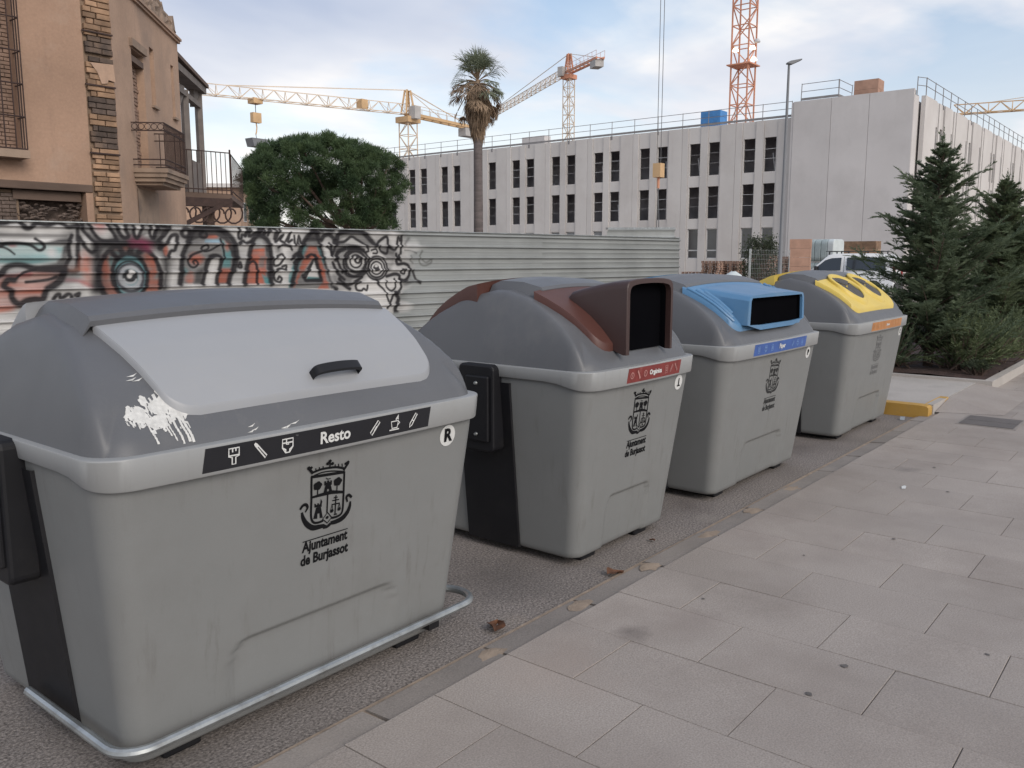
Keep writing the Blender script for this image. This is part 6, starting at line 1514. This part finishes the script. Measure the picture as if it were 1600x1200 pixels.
# crane over the pine
mA = at(638, 210, 112); zA = float(at(638, 190, 112)[2])
jA = at(300, 147, 98); jA[2] = zA + 0.9; cA = at(742, 205, 121); cA[2] = zA + 0.4
pkA = float(at(622, 141, 112)[2]) - zA
cr, jz, je, B0 = crane('tower_crane', 'yellow tower crane with a long jib reaching over the round pine', mA, zA, jA, cA, pkA, (M['crane_pale'], M['crane_yellow']), 1.6, 1.15, 0.07)
q = jz + (je - jz) * 0.735
tr = MB(); tr.box((-0.6, -0.6, -0.5), (0.6, 0.6, 0.1), Matrix.Translation(q)); tr.build('trolley', M['crane_yellow'], cr)
hk = Vector(at(394, 178, 94)) - B0; MB().bar((q.x, q.y, q.z), (q.x, q.y, q.z - 1.6), 0.06).build('hoist_rope', M['cable'], cr)
MB().box((-0.55, -0.3, -2.6), (0.55, 0.3, -1.5), Matrix.Translation(q)).build('hook_block', M['crane_yellow'], cr)
MB().tube([(q.x, q.y, q.z - 2.6), (q.x + 0.08, q.y, q.z - 3.1), (q.x, q.y, q.z - 3.6), (q.x - 0.1, q.y, q.z - 3.9)], 0.07, 6).build('lifting_chain', M['crane_yellow'], cr)
sk2 = MB(); sk2.prism([(-1.1, 0.9), (-0.85, 0.0), (0.85, 0.0), (1.15, 0.9)], 'y', -0.7, 0.7); so2 = sk2.build('hanging_skip', M['lamp_grey'])
w_ = B0 + q; so2.location = (w_.x, w_.y, w_.z - 5.3); tag(so2, 'dark tipping skip hanging in the air from the crane above the pine', 'skip')
MB().bar((q.x - 0.1, q.y, q.z - 3.9), (q.x, q.y, q.z - 4.5), 0.05).build('hoist_rope', M['cable'], cr)
MB().box((-0.5, -0.5, -0.2), (0.5, 0.5, 0.9), Matrix.Translation(jz + (je - jz) * 0.235 + Vector((0, 0, 0.3)))).build('winch', M['crane_yellow'], cr)
# crane right of the palm
mB = at(888, 220, 150); zB = float(at(888, 122, 150)[2]); jB = at(786, 167, 190); jB[2] = zB + 0.9; jB = at(760, 176, 200); jB[2] = zB + 0.9; cB = at(938, 100, 137); cB[2] = zB + 0.4
pkB = float(at(884, 84, 150)[2]) - zB
cr2, jz2, je2, B2 = crane('tower_crane', 'orange tower crane beside the palm with jib pointing behind the palm head', mB, zB, jB, cB, pkB, (M['crane_pale'], M['crane_red']), 1.4, 1.2, 0.075)
# tall crane whose head is above the picture
mC = at(1158, 190, 83); zC = 42.0
jC = at(1030, 0, 62); jd = np.array([*(jC - mC)[:2], 0]); jd /= np.linalg.norm(jd); jend = mC + jd * 40; jend[2] = zC + 0.9; cend = mC - jd * 13; cend[2] = zC + 0.5
cr3, jz3, je3, B3 = crane('tower_crane', 'tall orange lattice crane mast with floodlights rising behind the concrete building', mC, zC, jend, cend, 6.0, (M['crane_red'], M['crane_red']), 1.65, 1.4, 0.08)
hp = at(1029, 270, 58)
loc = Vector((hp[0], hp[1], 0)) - B3
for s in (-0.13, 0.13): MB().tube([(loc.x + s * jd[1], loc.y - s * jd[0], zC + 0.9), (loc.x + s * jd[1], loc.y - s * jd[0], float(hp[2]) + 0.5)], 0.022, 5).build('hoist_rope', M['cable'], cr3)
MB().box((-0.28, -0.28, -0.3), (0.28, 0.28, 0.6), Matrix.Translation((loc.x, loc.y, float(hp[2])))).build('hook_block', M['crane_yellow'], cr3)
MB().tube([(loc.x, loc.y, hp[2] - 0.3), (loc.x, loc.y, hp[2] - 1.0)], 0.10, 6).build('hook', M['crane_red'], cr3)
for s in (-0.25, 0.1): MB().tube([(loc.x, loc.y, hp[2] - 0.9), (loc.x + s, loc.y + s, hp[2] - 3.2), (loc.x + s * 1.4, loc.y + s * 1.4, 1.2)], 0.03, 5).build('lifting_sling', M['cable'], cr3)
lm_ = bpy.data.materials.new('lit_floodlight'); lm_.use_nodes = True; bb = lm_.node_tree.nodes['Principled BSDF']; bb.inputs['Emission Color'].default_value = (1, 0.86, 0.62, 1); bb.inputs['Emission Strength'].default_value = 2.2; bb.inputs['Base Color'].default_value = (0.8, 0.8, 0.8, 1); M['lit'] = lm_
zl_ = float(at(1160, 86, 83)[2])
for dx, dz in ((-1.0, 0.1), (0.55, 0.3), (0.95, 0.9), (0.7, -0.7)):
    o = Vector((CR[0] * dx, CR[1] * dx, zl_ + dz)) - Vector((HEAD[0], HEAD[1], 0)) * 0.95
    MB().lathe([(0.0, 0.0), (0.28, 0.0), (0.30, 0.06), (0.16, 0.3), (0.0, 0.32)], (o.x, o.y, o.z), 12).build('floodlight', M['lit'] if dz < 0.5 else M['alu'], cr3, smooth=True)
MB().box((-1.15, -1.15, zl_ - 1.0), (1.15, 1.15, zl_ - 0.9)).build('platform', M['crane_red'], cr3)
# jib showing past the roof at the right
mD = at(1900, 250, 125); zD = float(at(1560, 162, 125)[2]); jD = at(1490, 172, 140); jD[2] = zD + 0.9; cD = mD + (mD - jD) * 0.3; cD[2] = zD + 0.5
crane('tower_crane', 'orange lattice crane jib reaching past the street side roof of the concrete building', mD, zD, jD, cD, 5.0, (M['crane_yellow'], M['crane_red']), 1.6, 1.4, 0.12)
# ================================================================== VEGETATION
def fmat(name, c1, c2, rough=0.6, trans=0.25, scale=2.0):
    m = bpy.data.materials.new(name); m.use_nodes = True; nd, lk = m.node_tree.nodes, m.node_tree.links; b = nd['Principled BSDF']
    t = nd.new('ShaderNodeTexCoord'); n = nd.new('ShaderNodeTexNoise'); n.inputs['Scale'].default_value = scale; n.inputs['Detail'].default_value = 5; lk.new(t.outputs['Object'], n.inputs['Vector'])
    r = nd.new('ShaderNodeMapRange'); r.inputs[1].default_value = 0.3; r.inputs[2].default_value = 0.7; lk.new(n.outputs[0], r.inputs[0])
    x = nd.new('ShaderNodeMix'); x.data_type = 'RGBA'; lk.new(r.outputs[0], x.inputs[0]); x.inputs[6].default_value = (*c1, 1); x.inputs[7].default_value = (*c2, 1)
    lk.new(x.outputs[2], b.inputs['Base Color']); b.inputs['Roughness'].default_value = rough; b.inputs['Specular IOR Level'].default_value = 0.25
    if trans:
        tr = nd.new('ShaderNodeBsdfTranslucent'); lk.new(x.outputs[2], tr.inputs[0]); ms = nd.new('ShaderNodeMixShader'); ms.inputs[0].default_value = trans
        lk.new(b.outputs[0], ms.inputs[1]); lk.new(tr.outputs[0], ms.inputs[2]); lk.new(ms.outputs[0], nd['Material Output'].inputs[0])
    return m
M['cypress'] = fmat('cypress_foliage', (0.085, 0.12, 0.072), (0.185, 0.225, 0.135), 0.55, 0.42, 2.6)
M['cypress_b'] = fmat('cypress_foliage_light', (0.09, 0.122, 0.068), (0.195, 0.235, 0.13), 0.55, 0.42, 2.6)
M['juniper'] = fmat('juniper_foliage', (0.08, 0.108, 0.055), (0.175, 0.205, 0.10), 0.65, 0.2, 2.5)
M['pine'] = fmat('pine_needles', (0.04, 0.072, 0.036), (0.10, 0.145, 0.062), 0.6, 0.3, 0.9)
M['palm_green'] = fmat('palm_frond', (0.12, 0.145, 0.095), (0.22, 0.24, 0.165), 0.5, 0.2, 1.0)
M['palm_dry'] = fmat('dry_palm_frond', (0.19, 0.135, 0.09), (0.40, 0.29, 0.20), 0.8, 0.15, 1.5)
M['bush'] = fmat('bush_leaf', (0.03, 0.042, 0.025), (0.085, 0.10, 0.06), 0.6, 0.25, 2.0)
M['bark'] = pmat('bark', (0.11, 0.075, 0.058), 0.9, 0.3, 5, bump=0.8, bscale=20); M['palm_bark'] = pmat('palm_bark', (0.12, 0.10, 0.095), 0.9, 0.25, 2, bump=0.8, bscale=12, stretch=(1, 1, 5))
class Leaves:
    """triangle soup built with numpy"""
    def __init__(s): s.V = []; s.n = 0
    def blades(s, p, d, side, length, width):
        """p, d, side: (n,3); a blade = 1 quad as two triangles (kite)"""
        length = np.asarray(length)[:, None]; width = np.asarray(width)[:, None]
        a = p; b = p + d * length * 0.45 + side * width; c = p + d * length; e = p + d * length * 0.45 - side * width
        s.V.append(np.stack([a, b, c, e], 1).reshape(-1, 3)); s.n += len(p)
    def build(s, name, mat, parent):
        V = np.concatenate(s.V); n = s.n
        me = bpy.data.meshes.new(name); me.vertices.add(len(V)); me.vertices.foreach_set('co', V.astype(np.float32).ravel())
        me.loops.add(4 * n); me.loops.foreach_set('vertex_index', np.arange(4 * n, dtype=np.int32)); me.polygons.add(n)
        me.polygons.foreach_set('loop_start', np.arange(0, 4 * n, 4, dtype=np.int32)); me.update(calc_edges=True)
        return mesh_obj(name, me, mat, parent)
def unit(a): return a / (np.linalg.norm(a, axis=-1, keepdims=True) + 1e-9)
def spray_branch(L, p0, p1, sag, n, ln, wd, spread=0.5, rg=rng):
    """feathery conifer branch: side sprays along a bent axis, longer mid-way"""
    t = np.sort(rg.uniform(0.08, 1.0, n)); ax = p1 - p0; up = np.array([0, 0, 1.0])
    bend = (np.sin(t * math.pi) * sag)[:, None] * up + ((t ** 2) * 0.35 * np.linalg.norm(ax) * sag * 2)[:, None] * up
    P = p0 + ax * t[:, None] + bend
    d0 = unit(ax)[None]; sd_ = unit(np.cross(d0, up[None]))
    sgn = rg.choice([-1, 1], n)[:, None]
    env = (np.sin(np.clip(t * 1.1, 0, 1) * math.pi) * 0.75 + 0.35) * (1 - 0.45 * t)
    d = unit(d0 * rg.uniform(0.5, 1.1, (n, 1)) + sd_ * sgn * spread * rg.uniform(0.3, 1.3, (n, 1)) + up * rg.uniform(-0.15, 0.45, (n, 1)))
    side = unit(np.cross(d, rg.normal(size=(n, 3))))
    L.blades(P, d, side, ln * env * rg.uniform(0.6, 1.3, n), wd * rg.uniform(0.6, 1.2, n))
def conifer(name, label, base, H, rad, nbr, mat, seed, lean=(0, 0), bottom=0.05):
    rg = np.random.default_rng(seed)
    t = thing(name, label, 'tree', tuple(base), 0, 'conifers in the planter')
    MB().tube([(0, 0, 0), (lean[0] * 0.5, lean[1] * 0.5, H * 0.5), (lean[0], lean[1], H * 0.97)], [0.07, 0.045, 0.008], 8).build('trunk', M['bark'], t, smooth=True)
    L = Leaves(); bt = MB()
    for k in range(nbr):
        h = bottom + (1 - bottom) * (k + rg.random()) / nbr
        a = k * 2.4 + rg.normal(0, 0.35)
        env = rad * (1 - h) ** 0.68 * (0.8 + 0.2 * min(1, h / 0.2)) * (rg.uniform(0.4, 0.9) if rg.random() < 0.68 else rg.uniform(0.9, 1.3))
        env = max(env, 0.06)
        z0 = h * H * 0.97; o = np.array([lean[0] * h, lean[1] * h, z0]); rise = env * rg.uniform(0.05, 0.95)
        p1 = o + np.array([env * math.cos(a), env * math.sin(a), rise])
        ns = int(110 + 300 * env)
        spray_branch(L, o, p1, 0.06 * env, ns, 0.05 + 0.12 * min(1, env / 0.5), 0.0055, 1.0, rg)
        for q in range(7 + int(12 * env)):                         # secondary twigs with drooping tips
            tt = rg.uniform(0.15, 0.98); pp = o + (p1 - o) * tt; aa = a + rg.choice([-1, 1]) * rg.uniform(0.4, 0.9); l2 = env * rg.uniform(0.22, 0.42)
            spray_branch(L, pp, pp + np.array([l2 * math.cos(aa), l2 * math.sin(aa), l2 * rg.uniform(-0.1, 0.9)]), 0.02, int(36 + 90 * l2), 0.04 + 0.06 * min(1, env / 0.4), 0.005, 1.0, rg)
        bt.tube([tuple(o), tuple(o + (p1 - o) * 0.8)], [0.012, 0.003], 4)
    for k in range(60):                                           # leader
        pass
    spray_branch(L, np.array([lean[0], lean[1], H * 0.9]), np.array([lean[0] * 1.03 + 0.02, lean[1], H * 1.05]), 0, 110, 0.075, 0.006, 0.5, rg)
    for k in range(9):
        hh = H * rg.uniform(0.86, 1.0); aa = rg.uniform(0, 6.28); spray_branch(L, np.array([lean[0], lean[1], hh]), np.array([lean[0] + 0.11 * math.cos(aa), lean[1] + 0.11 * math.sin(aa), hh + 0.12]), 0, 26, 0.06, 0.005, 0.6, rg)
    L.build('crown', mat, t); bt.build('limbs', M['bark'], t)
    return t
conifer('cypress_tree', 'tallest feathery cypress in the planter beside the yellow lidded bin', (12.9, 3.0, 0.14), 3.1, 1.10, 185, M['cypress'], 3)
conifer('cypress_tree', 'smaller feathery cypress standing behind the tallest one in the planter', (16.1, 2.75, 0.14), 2.8, 1.12, 165, M['cypress_b'], 5)
conifer('cypress_tree', 'cypress farther along the planter past the two front ones', (19.3, 3.2, 0.14), 3.0, 1.0, 150, M['cypress'], 9)
def shrub(base, r, h, mat, label, seed, n=2600):
    rg = np.random.default_rng(seed); t = thing('low_shrub', label, 'shrub', tuple(base), 0, 'low shrubs at the foot of the conifers'); L = Leaves(); st = MB()
    nb = 90
    for k in range(nb):
        a = rg.uniform(0, 2 * math.pi); e = rg.uniform(0.05, 1.2); l = r * rg.uniform(0.5, 1.05)
        o = np.array([rg.normal(0, 0.15 * r), rg.normal(0, 0.15 * r), 0.03]); p1 = o + np.array([l * math.cos(a) * math.cos(e), l * math.sin(a) * math.cos(e), h * rg.uniform(0.7, 1.1) * math.sin(e) + 0.06])
        spray_branch(L, o, p1, 0.05, int(n / nb), 0.11, 0.008, 0.9, rg); st.tube([tuple(o), tuple(o + (p1 - o) * 0.7)], [0.008, 0.003], 4)
    L.build('foliage', mat, t); st.build('stems', M['bark'], t)
shrub((12.75, 2.55, 0.14), 0.85, 0.80, M['juniper'], 'dark spreading juniper at the foot of the tallest cypress', 21, 8000)
shrub((13.9, 2.55, 0.14), 1.0, 0.88, M['juniper'], 'lighter spreading juniper between the two front cypresses', 22, 9000)
shrub((15.2, 2.6, 0.14), 1.0, 0.85, M['cypress_b'], 'bushy juniper at the foot of the smaller cypress', 23, 8000)
shrub((12.4, 3.4, 0.14), 0.75, 1.0, M['cypress'], 'dark low juniper behind the yellow lidded bin', 24, 7000)
shrub((16.8, 2.6, 0.14), 1.1, 0.85, M['juniper'], 'juniper in the planter beyond the smaller cypress', 25, 7000)
shrub((12.2, 2.25, 0.14), 0.22, 0.12, M['bush'], 'tiny green weed on the bare soil by the planter border', 26, 500)
# --- umbrella pine
pb_ = at(560, 430, 42); pine = thing('umbrella_pine', 'broad round umbrella pine growing behind the graffiti fence', 'tree', (pb_[0], pb_[1], 0))
rg = np.random.default_rng(77); cc = at(500, 285, 42) - np.array([pb_[0], pb_[1], 0]); Lp = Leaves()
limbs = MB()
fork = np.array([0.0, 0.0, 3.0])
cl_ = []
right = CR; fwd = HEAD
def off(x, z, y=0.0): return cc + right * x + fwd * y + np.array([0, 0, z])
lobes = []
for k in range(150):                                   # boughs: rounded tufts set over a broad flattened dome
    t = (k + 0.5) / 150; el = math.asin(-0.88 + 1.88 * t); az = k * 2.39996 + rg.normal(0, 0.12)
    ce, se = math.cos(el), math.sin(el)
    if se < 0: ce = max(ce, 0.86)
    wob = 1 + 0.07 * math.sin(3 * az + 1) + 0.05 * math.sin(5 * az)
    x, y, z = 3.45 * ce * math.cos(az) * wob, 3.0 * ce * math.sin(az) * wob, (1.9 if se > 0 else 2.6) * se * (1 - 0.10 * rg.random())
    if se > 0: z = 1.9 * se ** 0.8
    lobes.append(((x, z - 0.1, y), rg.uniform(0.42, 0.72)))
for (ox, oz, oy), r0 in lobes:
    for q in range(13):
        v = unit(rg.normal(size=3)); v[2] = v[2] * 0.5 + 0.35; v = unit(v)
        cl_.append((off(ox, oz, oy) + v * r0 * np.array([1, 1, 0.7]) * rg.uniform(0.6, 1.0), 0.27 * rg.uniform(0.7, 1.3)))
for q in range(220):
    v = unit(rg.normal(size=3)); cl_.append((off(v[0] * 2.6 * rg.random(), v[2] * 1.3 * rg.random() - 0.1, v[1] * 2.3 * rg.random()), 0.4))
for c, r in cl_:
    n = 100; v = unit(rg.normal(size=(n, 3)) + np.array([0, 0, 0.5])); p = c + v * r * rg.uniform(0.05, 0.75, (n, 1))
    Lp.blades(p, unit(v + np.array([0, 0, 0.35]) + 0.35 * rg.normal(size=(n, 3))), unit(np.cross(v, rg.normal(size=(n, 3)))), rg.uniform(0.10, 0.22, n), rg.uniform(0.009, 0.017, n))
Lp.build('crown', M['pine'], pine)
MB().tube([(0, 0, 0), (-0.05, 0.05, 1.5), (0.1, 0, 3.2)], [0.3, 0.24, 0.2], 10).build('trunk', M['bark'], pine, smooth=True)
for (ox, oz, oy), r0 in lobes[::5]:
    c = off(ox, oz - 0.1, oy); mid = np.array([0.05, 0, 2.6]) * 0.5 + c * 0.5 + np.array([0, 0, -0.4]); limbs.tube([(0.05, 0, 2.2 + 0.8 * rg.random()), tuple(mid), tuple(c)], [0.12, 0.07, 0.025], 6)
limbs.build('limbs', M['bark'], pine, smooth=True)
# --- fan palm
pm = at(748, 430, 46); palm = thing('fan_palm', 'tall fan palm with a skirt of dry fronds before the concrete building', 'palm tree', (pm[0], pm[1], 0))
Hc = float(at(748, 128, 46)[2])
MB().lathe([(0.34, 0), (0.30, 0.6), (0.25, 2.5), (0.235, 5), (0.225, Hc - 1.6), (0.18, Hc - 0.1)], (0, 0, 0), 14).build('trunk', M['palm_bark'], palm, smooth=True)
rg = np.random.default_rng(5)
def frond(Lg, a, el, pl, fan, droop, nb=18, wd=0.03, thick=None):
    d = np.array([math.cos(a) * math.cos(el), math.sin(a) * math.cos(el), math.sin(el)]); o = np.array([0, 0, Hc - 0.15 + 0.25 * max(0, math.sin(el))])
    k = np.linspace(0, 1, 7); pts = o + d * (pl * k)[:, None] + np.array([0, 0, -droop])[None] * (k ** 2)[:, None]
    thick.tube([tuple(p) for p in pts], [0.025] * 7, 4)
    tip = pts[-1]; dirn = unit(pts[-1] - pts[-2]); sd_ = unit(np.cross(dirn, [0, 0, 1.0])); upv = np.cross(sd_, dirn)
    ang = np.linspace(-1.35, 1.35, nb) + rg.normal(0, 0.04, nb)
    dd = unit(np.cos(ang)[:, None] * dirn + np.sin(ang)[:, None] * sd_ + np.array([0, 0, -1.0]) * (droop * 0.35 + 0.1) + 0.06 * rg.normal(size=(nb, 3)) + upv * 0.12)
    Lg.blades(np.tile(tip, (nb, 1)), dd, unit(np.cross(dd, np.tile(upv, (nb, 1)) + 0.3 * rg.normal(size=(nb, 3)))), fan * rg.uniform(0.75, 1.1, nb), np.full(nb, wd))
    tips = tip + dd * (fan * 0.62)                              # hanging blade tips
    d2 = unit(dd * 0.45 + np.array([0, 0, -1.0]) * (0.25 + droop) + 0.1 * rg.normal(size=(nb, 3)))
    Lg.blades(tips, d2, unit(np.cross(d2, rg.normal(size=(nb, 3)))), fan * rg.uniform(0.25, 0.5, nb), np.full(nb, wd * 0.6))
Lg, Ld, pt = Leaves(), Leaves(), MB()
for k in range(34):
    el = R(rg.uniform(22, 85)); frond(Lg, rg.uniform(0, 2 * math.pi), el, rg.uniform(0.6, 1.0), rg.uniform(0.75, 1.0), 0.04 + 0.16 * math.cos(el), wd=0.02, thick=pt)
for k in range(22):
    el = R(rg.uniform(-5, 28)); frond(Lg if k % 3 == 0 else Ld, rg.uniform(0, 2 * math.pi), el, rg.uniform(0.85, 1.2), rg.uniform(0.6, 0.8), 0.4, thick=pt)
for k in range(12):
    el = R(rg.uniform(-35, 0)); frond(Ld, rg.uniform(0, 2 * math.pi), el, rg.uniform(1.0, 1.4), rg.uniform(0.45, 0.65), 0.75, thick=pt)
Lg.build('fronds', M['palm_green'], palm)
n = 2200; zz = Hc - 0.1 - 2.45 * rg.random(n) ** 0.9; prof_r = np.interp(Hc - zz, [0, 0.6, 1.3, 2.0, 2.6, 3.0], [0.28, 0.58, 0.66, 0.50, 0.32, 0.26]); a = rg.uniform(0, 2 * math.pi, n)
P = np.stack([prof_r * np.cos(a) * rg.uniform(0.6, 1.02, n), prof_r * np.sin(a) * rg.uniform(0.6, 1.02, n), zz], 1)
d = unit(np.stack([0.18 * np.cos(a), 0.18 * np.sin(a), -np.ones(n)], 1) + 0.12 * rg.normal(size=(n, 3)) - np.stack([np.cos(a), np.sin(a), 0 * a], 1) * np.clip((Hc - zz - 1.0), 0, 1)[:, None] * 0.35)
Ld.blades(P, d, unit(np.cross(d, rg.normal(size=(n, 3)))), rg.uniform(0.35, 0.8, n), rg.uniform(0.012, 0.03, n))
Ld.build('dry_skirt', M['palm_dry'], palm); pt.build('leaf_stalks', M['palm_dry'], palm)
core = MB(); core.lathe([(0.1, Hc + 0.1), (0.24, Hc - 0.4), (0.40, Hc - 0.9), (0.42, Hc - 1.4), (0.30, Hc - 2.2), (0.2, Hc - 2.7)], (0, 0, 0), 12); core.build('skirt_core', M['palm_dry'], palm, smooth=True)
# --- leafy bush on the site
bb_ = at(1188, 430, 44); bush = thing('leafy_bush', 'loose grey green bush growing beside the lamp post on the site', 'bush', (bb_[0], bb_[1], 0)); Lb = Leaves(); sb = MB(); rg = np.random.default_rng(8)
for k in range(60):
    a = rg.uniform(0, 2 * math.pi); l = rg.uniform(0.5, 1.0); z1 = rg.uniform(0.7, 2.5); r_ = 0.85 * l * math.sqrt(max(0.1, 1 - ((z1 - 1.2) / 1.6) ** 2)); p1 = np.array([r_ * math.cos(a), r_ * math.sin(a), z1]); sb.tube([(0, 0, 0.1), tuple(p1 * 0.5 + np.array([0, 0, 0.2])), tuple(p1)], [0.02, 0.012, 0.004], 4)
    n = 70; P = p1 + rg.normal(size=(n, 3)) * 0.17; d = unit(rg.normal(size=(n, 3)) + np.array([0, 0, 0.3])); Lb.blades(P, d, unit(np.cross(d, rg.normal(size=(n, 3)))), rg.uniform(0.08, 0.16, n), rg.uniform(0.02, 0.035, n))
Lb.build('foliage', M['bush'], bush); sb.build('stems', M['bark'], bush)
